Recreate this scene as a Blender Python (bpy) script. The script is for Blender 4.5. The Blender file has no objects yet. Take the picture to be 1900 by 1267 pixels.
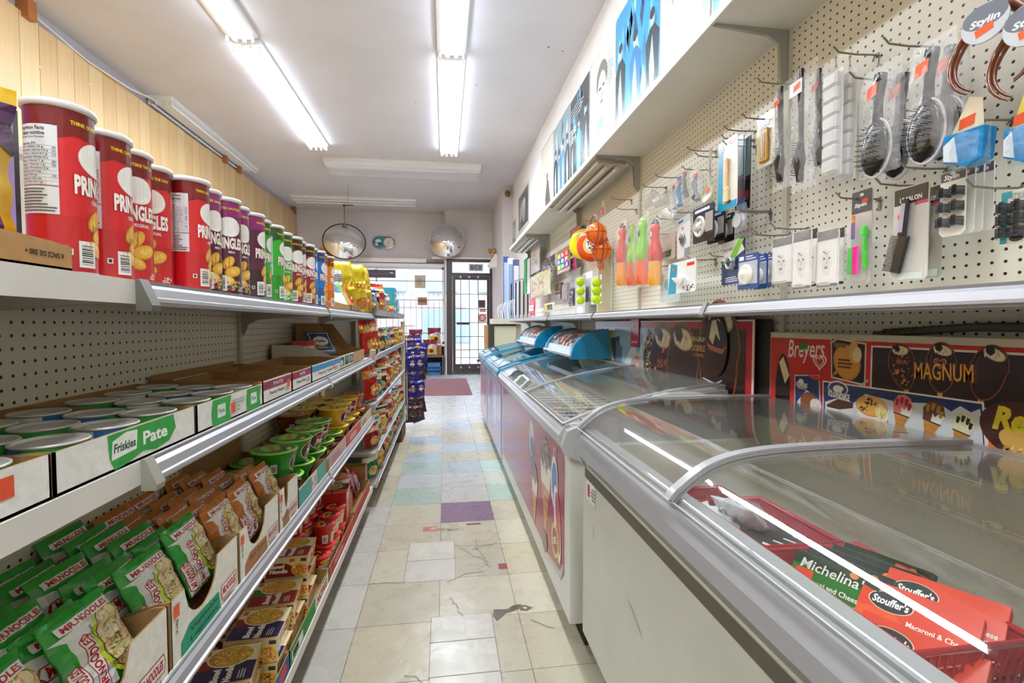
import bpy, math, random
from mathutils import Vector, Matrix
PI = math.pi
R = math.radians
scene = bpy.context.scene
COL = scene.collection
rnd = random.Random(7)

# ---------------------------------------------------------------- camera, world, exposure
F_PX, EYE = 890.0, 1.27
PITCH, YAW = R(2.1556), R(7.9893)
cd = bpy.data.cameras.new('camera')
cd.sensor_width = 36.0
cd.lens = 36.0 * F_PX / 1900.0
cd.clip_start = 0.02
cam = bpy.data.objects.new('camera', cd)
COL.objects.link(cam)
cam.location = (0, 0, EYE)
cam.rotation_euler = (PI / 2 - PITCH, 0, -YAW)
scene.camera = cam
scene.view_settings.view_transform = 'Standard'
scene.view_settings.look = 'None'
scene.view_settings.gamma = 1
scene.view_settings.exposure = 0.82
scene.view_settings.use_curve_mapping = False
world = bpy.data.worlds.new('daylight_sky')
scene.world = world
world.use_nodes = True
wn = world.node_tree.nodes
wn['Background'].inputs[0].default_value = (0.80, 0.88, 1.0, 1)
wn['Background'].inputs[1].default_value = 6.0
TUBE_POWER = 5.5
LAMP_WATTS = 66.0
scene.cycles.max_bounces = 8
scene.cycles.diffuse_bounces = 5
scene.cycles.transparent_max_bounces = 24
scene.cycles.sample_clamp_indirect = 6
scene.cycles.use_denoising = True
scene.cycles.caustics_reflective = False
scene.cycles.caustics_refractive = False

CAMR = cam.rotation_euler.to_matrix()
def at(px, py, ax, v):
    """a point of the photograph on a known plane of the shop -> metres"""
    r = CAMR @ Vector(((px - 950) / F_PX, (633.5 - py) / F_PX, -1))
    i = 'xyz'.index(ax)
    t = (v - (0, 0, EYE)[i]) / r[i]
    return Vector((0, 0, EYE)) + r * t

# ---------------------------------------------------------------- colours and materials
def hx(c):
    if not isinstance(c, str):
        return c
    out = []
    for i in (0, 2, 4):
        s = int(c[i:i + 2], 16) / 255
        out.append(s / 12.92 if s <= 0.04045 else ((s + 0.055) / 1.055) ** 2.4)
    return (*out, 1.0)

MAT = {}
def mat(key, rough=0.5, metal=0.0, coat=0.0, alpha=1.0, emit=0.0, var=0.0, bump=0.0, scale=40.0, spec=0.5):
    m = bpy.data.materials.new(key)
    m.use_nodes = True
    nt = m.node_tree
    b = nt.nodes['Principled BSDF']
    a = nt.nodes.new('ShaderNodeAttribute')
    a.attribute_name = 'Col'
    src = a.outputs['Color']
    if var or bump:
        tc = nt.nodes.new('ShaderNodeTexCoord')
        no = nt.nodes.new('ShaderNodeTexNoise')
        no.inputs['Scale'].default_value = scale
        no.inputs['Detail'].default_value = 5
        nt.links.new(tc.outputs['Object'], no.inputs['Vector'])
        if var:
            mr = nt.nodes.new('ShaderNodeMapRange')
            mr.inputs['From Min'].default_value = 0.3
            mr.inputs['From Max'].default_value = 0.7
            mr.inputs['To Min'].default_value = 1 - var
            mr.inputs['To Max'].default_value = 1 + var * 0.4
            nt.links.new(no.outputs[0], mr.inputs['Value'])
            mx = nt.nodes.new('ShaderNodeVectorMath')
            mx.operation = 'SCALE'
            nt.links.new(src, mx.inputs[0])
            nt.links.new(mr.outputs[0], mx.inputs['Scale'])
            src = mx.outputs[0]
        if bump:
            bp = nt.nodes.new('ShaderNodeBump')
            bp.inputs['Strength'].default_value = bump
            bp.inputs['Distance'].default_value = 0.01
            nt.links.new(no.outputs[0], bp.inputs['Height'])
            nt.links.new(bp.outputs[0], b.inputs['Normal'])
    nt.links.new(src, b.inputs['Base Color'])
    b.inputs['Roughness'].default_value = rough
    b.inputs['Metallic'].default_value = metal
    b.inputs['Coat Weight'].default_value = coat
    b.inputs['Coat Roughness'].default_value = 0.1
    b.inputs['Alpha'].default_value = alpha
    b.inputs['Specular IOR Level'].default_value = spec
    if emit:
        nt.links.new(a.outputs['Color'], b.inputs['Emission Color'])
        b.inputs['Emission Strength'].default_value = emit
    MAT[key] = m
    return m

mat('paper', 0.55)
mat('card', 0.75, var=0.12, scale=60)
mat('gloss', 0.22, coat=0.3)
mat('bag', 0.25, coat=0.35, bump=0.5, scale=22)
mat('foil', 0.3, metal=0.45, bump=0.4, scale=35)
mat('metal', 0.38, metal=0.75)
mat('paint', 0.4, var=0.05, scale=8)
mat('wallpaint', 0.75, var=0.05, scale=1.5)
mat('rubber', 0.8)
mat('clear', 0.08, alpha=0.16, spec=0.8)
mat('crinkle', 0.1, alpha=0.2, bump=1.0, scale=45, spec=1.0)
mat('milky', 0.2, alpha=0.55)
mat('tube', 0.4, emit=TUBE_POWER)
mat('fabric', 0.95, var=0.25, scale=90, bump=0.4)
mat('frost', 0.9, var=0.1, scale=70, bump=0.6)
mat('mirror', 0.02, metal=1.0)
mat('steel', 0.42, metal=0.45, var=0.04, scale=5)

def glass_mat(key, tint, boost):
    m = bpy.data.materials.new(key)
    m.use_nodes = True
    nt = m.node_tree
    nt.nodes.remove(nt.nodes['Principled BSDF'])
    o = nt.nodes['Material Output']
    t = nt.nodes.new('ShaderNodeBsdfTransparent')
    t.inputs[0].default_value = tint
    g = nt.nodes.new('ShaderNodeBsdfGlossy')
    g.inputs['Roughness'].default_value = 0.015
    g.inputs['Color'].default_value = (0.95, 0.97, 1, 1)
    lw = nt.nodes.new('ShaderNodeLayerWeight')
    lw.inputs[0].default_value = 0.5
    pw = nt.nodes.new('ShaderNodeMath'); pw.operation = 'POWER'; pw.inputs[1].default_value = 3.2
    nt.links.new(lw.outputs['Facing'], pw.inputs[0])
    fr = nt.nodes.new('ShaderNodeMath'); fr.operation = 'MULTIPLY_ADD'; fr.inputs[1].default_value = boost; fr.inputs[2].default_value = 0.035
    nt.links.new(pw.outputs[0], fr.inputs[0])
    mx = nt.nodes.new('ShaderNodeMixShader')
    nt.links.new(fr.outputs[0], mx.inputs[0])
    nt.links.new(t.outputs[0], mx.inputs[1])
    nt.links.new(g.outputs[0], mx.inputs[2])
    nt.links.new(mx.outputs[0], o.inputs[0])
    MAT[key] = m
glass_mat('glass', (0.96, 0.975, 0.96, 1), 0.62)
glass_mat('pane', (0.96, 0.97, 0.98, 1), 0.4)

def peg_mat():
    m = mat('peg', 0.45)
    nt = m.node_tree
    b = nt.nodes['Principled BSDF']
    a = next(n for n in nt.nodes if n.type == 'ATTRIBUTE')
    tc = nt.nodes.new('ShaderNodeTexCoord')
    sp = nt.nodes.new('ShaderNodeSeparateXYZ')
    nt.links.new(tc.outputs['Object'], sp.inputs[0])
    def M(op, x, y=None):
        n = nt.nodes.new('ShaderNodeMath')
        n.operation = op
        for i, q in enumerate((x, y)):
            if q is None: continue
            if isinstance(q, (int, float)): n.inputs[i].default_value = q
            else: nt.links.new(q, n.inputs[i])
        return n.outputs[0]
    def cell(s):
        return M('SUBTRACT', M('FRACT', M('DIVIDE', s, 0.0257)), 0.5)
    u, v = cell(sp.outputs['Y']), cell(sp.outputs['Z'])
    d = M('SQRT', M('ADD', M('MULTIPLY', u, u), M('MULTIPLY', v, v)))
    hole = M('LESS_THAN', d, 0.135)
    mx = nt.nodes.new('ShaderNodeMixRGB')
    nt.links.new(hole, mx.inputs[0])
    nt.links.new(a.outputs['Color'], mx.inputs[1])
    mx.inputs[2].default_value = (0.012, 0.011, 0.01, 1)
    nt.links.new(mx.outputs[0], b.inputs['Base Color'])
peg_mat()

def wood_mat():
    m = mat('wood', 0.45)
    nt = m.node_tree
    b = nt.nodes['Principled BSDF']
    a = next(n for n in nt.nodes if n.type == 'ATTRIBUTE')
    tc = nt.nodes.new('ShaderNodeTexCoord')
    mp = nt.nodes.new('ShaderNodeMapping')
    mp.inputs['Scale'].default_value = (14, 14, 0.6)
    no = nt.nodes.new('ShaderNodeTexNoise')
    no.inputs['Scale'].default_value = 2.2
    no.inputs['Detail'].default_value = 6
    nt.links.new(tc.outputs['Object'], mp.inputs[0])
    nt.links.new(mp.outputs[0], no.inputs['Vector'])
    mr = nt.nodes.new('ShaderNodeMapRange')
    mr.inputs['To Min'].default_value = 0.82
    mr.inputs['To Max'].default_value = 1.15
    nt.links.new(no.outputs[0], mr.inputs['Value'])
    mx = nt.nodes.new('ShaderNodeVectorMath')
    mx.operation = 'SCALE'
    nt.links.new(a.outputs['Color'], mx.inputs[0])
    nt.links.new(mr.outputs[0], mx.inputs['Scale'])
    nt.links.new(mx.outputs[0], b.inputs['Base Color'])
wood_mat()

def tile_mat():
    m = mat('tile', 0.2, var=0.05, scale=5)
    nt = m.node_tree
    b = nt.nodes['Principled BSDF']
    tc = nt.nodes.new('ShaderNodeTexCoord')
    no = nt.nodes.new('ShaderNodeTexNoise')
    no.inputs['Scale'].default_value = 9
    no.inputs['Detail'].default_value = 3
    nt.links.new(tc.outputs['Object'], no.inputs['Vector'])
    bp = nt.nodes.new('ShaderNodeBump')
    bp.inputs['Strength'].default_value = 0.25
    bp.inputs['Distance'].default_value = 0.01
    nt.links.new(no.outputs[0], bp.inputs['Height'])
    nt.links.new(bp.outputs[0], b.inputs['Normal'])
    mr = nt.nodes.new('ShaderNodeMapRange')
    mr.inputs['To Min'].default_value = 0.16
    mr.inputs['To Max'].default_value = 0.42
    nt.links.new(no.outputs[0], mr.inputs['Value'])
    nt.links.new(mr.outputs[0], b.inputs['Roughness'])
tile_mat()

# ---------------------------------------------------------------- mesh builder
class MB:
    def __init__(s):
        s.v, s.f, s.c, s.m, s.s = [], [], [], [], []
    def face(s, pts, col, m='paper', smooth=False):
        n = len(s.v)
        s.v += [tuple(p) for p in pts]
        s.f.append(tuple(range(n, n + len(pts))))
        s.c.append(col); s.m.append(m); s.s.append(smooth)
    def box(s, a, b, col, m='paper', M=None, cols=None, bev=0.0):
        (x0, y0, z0), (x1, y1, z1) = a, b
        n = len(s.v)
        if bev:
            e = bev
            P = []
            for z, i in ((z0, e), (z0 + e, 0), (z1 - e, 0), (z1, e)):
                for x, y in ((x0 + e, y0 + i), (x1 - e, y0 + i), (x1 - i, y0 + e), (x1 - i, y1 - e), (x1 - e, y1 - i), (x0 + e, y1 - i), (x0 + i, y1 - e), (x0 + i, y0 + e)):
                    P.append(Vector((x, y, z)))
            s.v += [tuple(M @ p) if M else tuple(p) for p in P]
            s.f.append(tuple(n + 7 - k for k in range(8))); s.f.append(tuple(n + 24 + k for k in range(8)))
            for r in range(3):
                for k in range(8):
                    s.f.append((n + r * 8 + k, n + r * 8 + (k + 1) % 8, n + r * 8 + 8 + (k + 1) % 8, n + r * 8 + 8 + k))
            s.c += [col] * 26; s.m += [m] * 26; s.s += [False] * 26
            return s
        P = [Vector(p) for p in ((x0, y0, z0), (x1, y0, z0), (x1, y1, z0), (x0, y1, z0), (x0, y0, z1), (x1, y0, z1), (x1, y1, z1), (x0, y1, z1))]
        s.v += [tuple(M @ p) if M else tuple(p) for p in P]
        for i, q in enumerate(((3, 2, 1, 0), (4, 5, 6, 7), (0, 1, 5, 4), (1, 2, 6, 5), (2, 3, 7, 6), (3, 0, 4, 7))):
            s.f.append(tuple(n + k for k in q))
            s.c.append(cols[i] if cols and cols[i] else col); s.m.append(m); s.s.append(False)
        return s
    def grid(s, rows, col, m='paper', smooth=True, closed=False, colf=None):
        """rows: list of equal-length point lists"""
        n = len(s.v); w = len(rows[0])
        for r in rows: s.v += [tuple(p) for p in r]
        for i in range(len(rows) - 1):
            for j in range(w if closed else w - 1):
                k = (j + 1) % w
                s.f.append((n + i * w + j, n + i * w + k, n + (i + 1) * w + k, n + (i + 1) * w + j))
                s.c.append(colf(i, j) if colf else col); s.m.append(m); s.s.append(smooth)
        return s
    def lathe(s, prof, col, m='paper', seg=24, c=(0, 0), smooth=True, M=None, cap=True, colf=None, sq=None):
        """prof: [(r, z)...] bottom to top"""
        rows = []
        for r, z in prof:
            row = []
            for k in range(seg):
                a = 2 * PI * k / seg
                p = Vector((c[0] + r * math.cos(a), c[1] + r * math.sin(a), z))
                row.append(M @ p if M else p)
            rows.append(row)
        s.grid(rows, col, m, smooth, True, colf)
        if cap:
            if prof[0][0] > 1e-5: s.face(rows[0][::-1], col, m)
            if prof[-1][0] > 1e-5: s.face(rows[-1], col, m)
        return s
    def tube(s, pts, r, col, m='metal', seg=6, closed=False):
        pts = [Vector(p) for p in pts]
        rows = []
        for i, p in enumerate(pts):
            a = pts[i - 1] if (i or closed) else p
            b = pts[(i + 1) % len(pts)] if (i < len(pts) - 1 or closed) else p
            d = (b - a).normalized()
            u = d.cross(Vector((0, 0, 1)))
            if u.length < 0.05: u = d.cross(Vector((1, 0, 0)))
            u.normalize(); w = d.cross(u)
            rr = r[i] if isinstance(r, (list, tuple)) else r
            rows.append([p + rr * (u * math.cos(2 * PI * k / seg) + w * math.sin(2 * PI * k / seg)) for k in range(seg)])
        if closed: rows.append(rows[0])
        s.grid(rows, col, m, True, True)
        if not closed:
            s.face(rows[0], col, m); s.face(rows[-1][::-1], col, m)
        return s
    def prism(s, poly, y0, y1, col, m='paper', ax='y', smooth=False):
        """poly in the plane across the axis: (x,z) for y, (y,z) for x, (x,y) for z"""
        f = {'y': lambda a, b, t: (a, t, b), 'x': lambda a, b, t: (t, a, b), 'z': lambda a, b, t: (a, b, t)}[ax]
        A = [f(a, b, y0) for a, b in poly]; B = [f(a, b, y1) for a, b in poly]
        s.grid([A, B], col, m, smooth, True)
        s.face(A[::-1], col, m); s.face(B, col, m)
        return s
    def xf(s, M, start=0):
        for i in range(start, len(s.v)):
            s.v[i] = tuple(M @ Vector(s.v[i]))
        return s
    def add(s, o, M=None):
        n = len(s.v)
        s.v += [tuple(M @ Vector(p)) for p in o.v] if M else o.v
        s.f += [tuple(k + n for k in f) for f in o.f]
        s.c += o.c; s.m += o.m; s.s += o.s
        return s
    def mesh(s, name):
        me = bpy.data.meshes.new(name)
        me.from_pydata(s.v, [], s.f)
        keys = []
        for k in s.m:
            if k not in keys: keys.append(k)
        for k in keys: me.materials.append(MAT[k])
        idx = {k: i for i, k in enumerate(keys)}
        me.polygons.foreach_set('material_index', [idx[k] for k in s.m])
        me.polygons.foreach_set('use_smooth', s.s)
        at_ = me.color_attributes.new('Col', 'FLOAT_COLOR', 'CORNER')
        buf = []
        for f, c in zip(s.f, s.c):
            buf += list(hx(c)) * len(f)
        at_.data.foreach_set('color', buf)
        me.update()
        return me
    def obj(s, name, parent=None, loc=None, rot=None):
        o = bpy.data.objects.new(name, s.mesh(name))
        COL.objects.link(o)
        if parent: o.parent = parent
        if loc is not None: o.location = loc
        if rot is not None: o.rotation_euler = rot if not isinstance(rot, (int, float)) else (0, 0, rot)
        return o

def tag(o, label=None, cat=None, group=None):
    if label: o['label'] = label
    if cat: o['category'] = cat
    if group: o['group'] = group
    return o
def thing(name, label, cat, loc=(0, 0, 0), rot=0, group=None):
    o = bpy.data.objects.new(name, None)
    COL.objects.link(o)
    o.empty_display_size = 0.05
    o.location = loc
    o.rotation_euler = rot if not isinstance(rot, (int, float)) else (0, 0, rot)
    return tag(o, label, cat, group)
def struct(mb, name):
    o = mb.obj(name)
    o['kind'] = 'structure'
    return o
KIDS = {}
def reg(o):
    KIDS[o.name] = [c for c in COL.objects if c.parent == o]
    return o
def dup(o, label, loc, rot=None, group=None, cat=None, parent=None):
    """copy of a thing with its parts and sub-parts"""
    c = o.copy()
    COL.objects.link(c)
    c.parent = parent
    if label: c['label'] = label
    if group: c['group'] = group
    if loc is not None: c.location = loc
    if rot is not None: c.rotation_euler = rot if not isinstance(rot, (int, float)) else (0, 0, rot)
    for k in KIDS.get(o.name, []):
        k2 = k.copy(); COL.objects.link(k2); k2.parent = c
        for g in KIDS.get(k.name, []):
            g2 = g.copy(); COL.objects.link(g2); g2.parent = k2
    return c
class Pool:
    """first use moves the prototype itself, later uses copy it"""
    def __init__(s, proto): s.p, s.used = reg(proto), False
    def put(s, label, loc, rot=0, group=None):
        if not s.used:
            s.used = True
            o = s.p
            o.location = loc
            o.rotation_euler = rot if not isinstance(rot, (int, float)) else (0, 0, rot)
            o['label'] = label
            if group: o['group'] = group
            return o
        return dup(s.p, label, loc, rot, group)

# ---------------------------------------------------------------- printed artwork (flat polygons wrapped on a surface)
_TX = {}
def glyphs(txt, bold=0.0, shear=0.0):
    k = (txt, bold, shear)
    if k in _TX: return _TX[k]
    cu = bpy.data.curves.new('lettering', 'FONT')
    cu.body = txt; cu.size = 1; cu.resolution_u = 2; cu.offset = bold; cu.shear = shear; cu.fill_mode = 'FRONT' if False else 'BOTH'
    ob = bpy.data.objects.new('lettering', cu)
    COL.objects.link(ob)
    dg = bpy.context.evaluated_depsgraph_get()
    me = bpy.data.meshes.new_from_object(ob.evaluated_get(dg))
    tr = [[(me.vertices[i].co.x, me.vertices[i].co.y) for i in p.vertices] for p in me.polygons]
    bpy.data.objects.remove(ob); bpy.data.curves.remove(cu); bpy.data.meshes.remove(me)
    xs = [p[0] for t in tr for p in t]; ys = [p[1] for t in tr for p in t]
    if not xs: xs, ys = [0, 1], [0, 1]
    _TX[k] = (tr, min(xs), max(xs), min(ys), max(ys))
    return _TX[k]

class Art:
    """layers of coloured polygons in flat (u, v) metres"""
    def __init__(s): s.p = []; s.l = 0
    def poly(s, pts, col):
        s.l += 1; s.p.append((list(pts), col, s.l)); return s
    def rect(s, u0, v0, u1, v1, col):
        return s.poly([(u0, v0), (u1, v0), (u1, v1), (u0, v1)], col)
    def ell(s, u, v, a, b, col, n=18, rot=0.0, t0=0, t1=2 * PI):
        c, d = math.cos(rot), math.sin(rot)
        P = []
        for k in range(n):
            t = t0 + (t1 - t0) * k / (n if t1 - t0 > 6.28 else n - 1)
            x, y = a * math.cos(t), b * math.sin(t)
            P.append((u + x * c - y * d, v + x * d + y * c))
        return s.poly(P, col)
    def text(s, txt, u, v, w, h, col, bold=0.02, shear=0.0, rot=0.0, mirror=False):
        """centred on (u, v) and fitted to w x h (h=None keeps the letters' shape)"""
        tr, x0, x1, y0, y1 = glyphs(txt, bold, shear)
        sx = w / max(x1 - x0, 1e-6)
        sy = sx if h is None else h / max(y1 - y0, 1e-6)
        c, d = math.cos(rot), math.sin(rot)
        s.l += 1
        for t in tr:
            P = []
            for x, y in t:
                a, b = (x - (x0 + x1) / 2) * sx, (y - (y0 + y1) / 2) * sy
                if mirror: a = -a
                P.append((u + a * c - b * d, v + a * d + b * c))
            s.p.append((P, col, s.l))
        return s
    def bars(s, u0, v0, u1, v1):
        s.rect(u0, v0, u1, v1, 'f4f4f0')
        s.l += 1
        r = random.Random(3); y = v0 + (v1 - v0) * 0.12
        while y < v1 - (v1 - v0) * 0.12:
            w = (v1 - v0) * r.choice((0.02, 0.035, 0.05))
            s.p.append(([(u0 + (u1 - u0) * .15, y), (u1 - (u1 - u0) * .15, y), (u1 - (u1 - u0) * .15, y + w), (u0 + (u1 - u0) * .15, y + w)], '151515', s.l))
            y += w + (v1 - v0) * r.choice((0.025, 0.04, 0.05))
        return s
    def lines(s, u0, v0, u1, v1, n, col, seed=1, fill=0.5):
        r = random.Random(seed); s.l += 1
        st = (v1 - v0) / n
        for i in range(n):
            a, b = u0, u0 + (u1 - u0) * r.uniform(.6, 1)
            y = v1 - st * (i + .5)
            s.p.append(([(a, y - st * fill / 2), (b, y - st * fill / 2), (b, y + st * fill / 2), (a, y + st * fill / 2)], col, s.l))
        return s
    def specks(s, u, v, a, b, n, cols, sz, seed=1, rot=None, asp=.4):
        """n small flecks inside an ellipse: noodles, chocolate chips, vegetables"""
        r = random.Random(seed); s.l += 1
        for i in range(n):
            q, t = math.sqrt(r.random()), r.random() * 6.283
            x, y = u + a * q * math.cos(t), v + b * q * math.sin(t)
            w = sz * r.uniform(.6, 1.3); g = r.random() * PI if rot is None else rot
            c, d = math.cos(g) * w, math.sin(g) * w
            e = asp
            s.p.append(([(x - c, y - d), (x + d * e, y - c * e), (x + c, y + d), (x - d * e, y + c * e)], r.choice(cols), s.l + (i % 3)))
        s.l += 2
        return s
def _cut(P, k, val, keep_hi):
    out = []
    for i in range(len(P)):
        a, b = P[i - 1], P[i]
        ia, ib = (a[k] >= val) == keep_hi, (b[k] >= val) == keep_hi
        if ia != ib:
            t = (val - a[k]) / (b[k] - a[k])
            out.append((a[0] + (b[0] - a[0]) * t, a[1] + (b[1] - a[1]) * t))
        if ib: out.append(b)
    return out
def split(P, k, step):
    lo, hi = min(p[k] for p in P), max(p[k] for p in P)
    i0, i1 = math.floor(lo / step + 1e-6), math.ceil(hi / step - 1e-6)
    if i1 - i0 <= 1: return [P]
    out = []; rest = P
    for i in range(i0 + 1, i1):
        a = _cut(rest, k, i * step, False)
        if len(a) > 2: out.append(a)
        rest = _cut(rest, k, i * step, True)
        if len(rest) < 3: return out
    out.append(rest)
    return out
def wrap(art, f, mb, m='paper', h0=0.0003, dh=0.00012, su=None, sv=None, flip=False, diag=False):
    """f(u, v, h) -> point; su, sv = largest facet across and up"""
    dh = min(dh, .0022 / max(1, art.l))
    for P, col, l in art.p:
        Q = [P]
        if su: Q = [q for p in Q for q in split(p, 0, su)]
        if sv: Q = [q for p in Q for q in split(p, 1, sv)]
        if diag: Q = [[(g * su + c * su, c * sv) for g, c in r] for p in Q for r in split([(u / su - v / sv, v / sv) for u, v in p], 0, 1.0)]
        h = h0 + dh * l
        for q in Q:
            pts = [f(u, v, h) for u, v in q]
            mb.face(pts[::-1] if flip else pts, col, m)
def flat(o, ux, vx, n=None):
    """mapping on a plane: origin, u direction, v direction"""
    o, ux, vx = Vector(o), Vector(ux), Vector(vx)
    n = Vector(n) if n else ux.cross(vx).normalized()
    return lambda u, v, h: o + ux * u + vx * v + n * h
def aisle(x, y, z):
    """faces +X (left shelves seen from the aisle): u runs along +Y"""
    return flat((x, y, z), (0, 1, 0), (0, 0, 1))
def rside(x, y, z):
    """faces -X (right wall): u runs along -Y"""
    return flat((x, y, z), (0, -1, 0), (0, 0, 1))
def fside(x, y, z):
    """faces -Y: u runs along +X"""
    return flat((x, y, z), (1, 0, 0), (0, 0, 1))
# ================================================================ THE ROOM
CEIL, XL, XR, YB = 4.07, -3.62, 1.40, -3.0
YW, YD = 12.5, 12.1            # window wall and door wall
# floor: a patchwork of vinyl tiles on a dark grout bed
fl = MB()
fl.box((XL, YB, -0.12), (XR, YW + .1, -0.004), '6a6152', 'rubber')
TX = [-0.03 + .343 * k for k in range(-11, 5)]
TY = [1.69 + .3385 * k for k in range(-14, 33)]
CR = ['b0a892', 'b3ab95', 'aca48d', 'b8b19c', 'aea792', 'b4ab92']
SPEC = {(0, 4): '7a6074', (-1, 5): '9aaa9c', (1, 5): '9dad9e', (-1, 7): '9bab9f', (1, 7): 'aabdae', (0, 6): 'b3b2a9', (0, 5): 'b3afa6',
        (-1, 6): 'adb0ac', (0, 7): 'a9aeae', (-1, 8): 'a3acae', (1, 9): '9facaa', (0, 9): 'aab2b6', (-1, 10): '9eaaae', (0, 12): 'a2acb6', (1, 6): 'b2b7a8'}
PATCH = [(-.205, 2.355, .047, 2.565), (-.205, 2.569, .047, 2.778), (-.062, 1.70, .195, 1.885), (-.062, 1.889, .195, 2.055), (-.06, 1.1, .195, 1.696)]
cuts = lambda lst, k, a, b: any(not (x1 <= a[0] or x0 >= b[0] or y1 <= a[1] or y0 >= b[1]) for x0, y0, x1, y1 in PATCH)
rt = random.Random(4)
for i, x in enumerate(TX):
    for j, y in enumerate(TY):
        gi, gj = i - 11, j - 14
        x0, x1, y0, y1 = x + .0012, min(x + .343, XR) - .0012, y + .0012, min(y + .3385, YW) - .0012
        if x0 >= x1 or y0 >= y1: continue
        col = SPEC.get((gi, gj)) or (rt.choice(['b8b5aa', 'b4b1a6', 'b0ada3']) if gi <= -2 and gj < 5 else rt.choice(CR))
        if gj > 12 and (gi, gj) not in SPEC: col = rt.choice(['b0b2b2', 'b6b5b0', 'b2b3b4'])  # far tiles turn bluish white: window daylight put into their colour
        boxes = [(x0, y0, x1, y1)]
        for p in PATCH:                                   # leave room for the newer, smaller tiles
            nb = []
            for a0, b0, a1, b1 in boxes:
                q0, q1, q2, q3 = max(a0, p[0] - .002), max(b0, p[1] - .002), min(a1, p[2] + .002), min(b1, p[3] + .002)
                if q0 >= q2 or q1 >= q3: nb.append((a0, b0, a1, b1)); continue
                nb += [b for b in ((a0, b0, q0, b1), (q2, b0, a1, b1), (q0, b0, q2, q1), (q0, q3, q2, b1)) if b[2] - b[0] > .003 and b[3] - b[1] > .003]
            boxes = nb
        for a0, b0, a1, b1 in boxes:
            fl.box((a0, b0, -.004), (a1, b1, 0), col, 'tile')
for p in PATCH:
    fl.box((p[0], p[1], -.004), (p[2], p[3], .0006), rt.choice(['c0bdb0', 'bcb8ac']), 'tile')
fa = Art()
fa.poly([(.20, 2.03), (.21, 2.075), (.27, 2.07), (.30, 2.095), (.335, 2.10), (.33, 2.07), (.30, 2.055), (.26, 2.04), (.24, 2.015), (.215, 1.99)], '5b5140')
fa.poly([(.32, 2.095), (.36, 2.085), (.385, 2.065), (.355, 2.045), (.325, 2.05)], '66604d').poly([(.335, 2.075), (.358, 2.073), (.352, 2.057)], 'c9bfa3')
fa.rect(.272, 2.42, .318, 2.475, '8c3b4a')
fa.rect(-.14, 2.93, -.05, 2.995, 'b56a62').rect(-.10, 2.95, -.06, 2.98, 'c9a07a').rect(.13, 2.99, .22, 3.01, '84303c')
fa.text('FRESH CUT', -.005, 2.945, .09, .03, '9c5b45').text('MATI', .045, 2.93, .07, .03, '5f8f98')
def crack(x, y, dx, dy, n, s, w=.0014):
    q = random.Random(s)
    for k in range(n):
        x2, y2 = x + dx + q.uniform(-.013, .013), y + dy + q.uniform(-.013, .013)
        nx, ny = -(y2 - y), x2 - x; l = math.hypot(nx, ny) or 1; nx *= w / l; ny *= w / l
        fa.poly([(x - nx, y - ny), (x + nx, y + ny), (x2 + nx, y2 + ny), (x2 - nx, y2 - ny)], '6f6555')
        x, y = x2, y2
for c in ((-.37, 2.36, .02, .001, 9, 1), (.05, 2.72, .012, -.02, 12, 2), (.18, 2.78, .002, -.022, 14, 3), (.15, 2.66, .02, .012, 8, 4), (.0, 2.33, .02, .008, 9, 5), (-.03, 3.75, .02, .004, 14, 6), (-.03, 4.1, .018, .01, 12, 7), (-.2, 4.6, .02, -.005, 14, 8), (.1, 4.3, .0, .03, 12, 9),
          (.32, 5.0, -.02, .015, 14, 10), (-.3, 5.4, .022, .004, 16, 11), (.08, 3.95, .0, .03, 14, 12), (-.15, 1.72, .02, -.01, 9, 13), (.02, 2.2, .008, -.02, 9, 14), (.36, 1.98, .012, -.01, 4, 15), (.2, 6.2, .03, .01, 10, 16), (-.35, 6.9, .03, -.01, 12, 17)):
    crack(*c)
wrap(fa, flat((0, 0, 0), (1, 0, 0), (0, 1, 0)), fl, 'tile', h0=.0009, dh=.00003)
struct(fl, 'floor')
# ceiling with a few old stains and screw holes
ce = MB(); ce.box((XL - .2, YB - .2, CEIL), (XR + .2, YW + .2, CEIL + .1), 'cfcbce', 'wallpaint')
ca = Art()
for px, py, r in ((1018, 87, .012), (1044, 95, .010), (884, 158, .01), (876, 215, .008), (868, 258, .008), (770, 190, .009)):
    p = at(px, py, 'z', CEIL); ca.ell(p.x, p.y, r, r, '57504c', 8)
wrap(ca, flat((0, 0, CEIL), (1, 0, 0), (0, 1, 0), (0, 0, -1)), ce, 'wallpaint', h0=.0005)
struct(ce, 'ceiling')
# walls
w = MB(); w.box((XR, YB, 0), (XR + .12, YD + .1, CEIL), 'e4e0dc', 'wallpaint')
struct(w, 'wall_right')
w = MB(); w.box((1.19, 9.9, 0), (XR - .001, YD, CEIL), 'd3cdcb', 'wallpaint'); struct(w, 'wall_pillar')
w = MB(); w.box((XL - .12, YB, 0), (XL, YW + .1, CEIL), 'b9b2b6', 'wallpaint'); struct(w, 'wall_left')
w = MB(); w.box((XL - .1, YB - .12, 0), (XR + .1, YB, CEIL), 'd6d0cb', 'wallpaint'); struct(w, 'wall_back')
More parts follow.
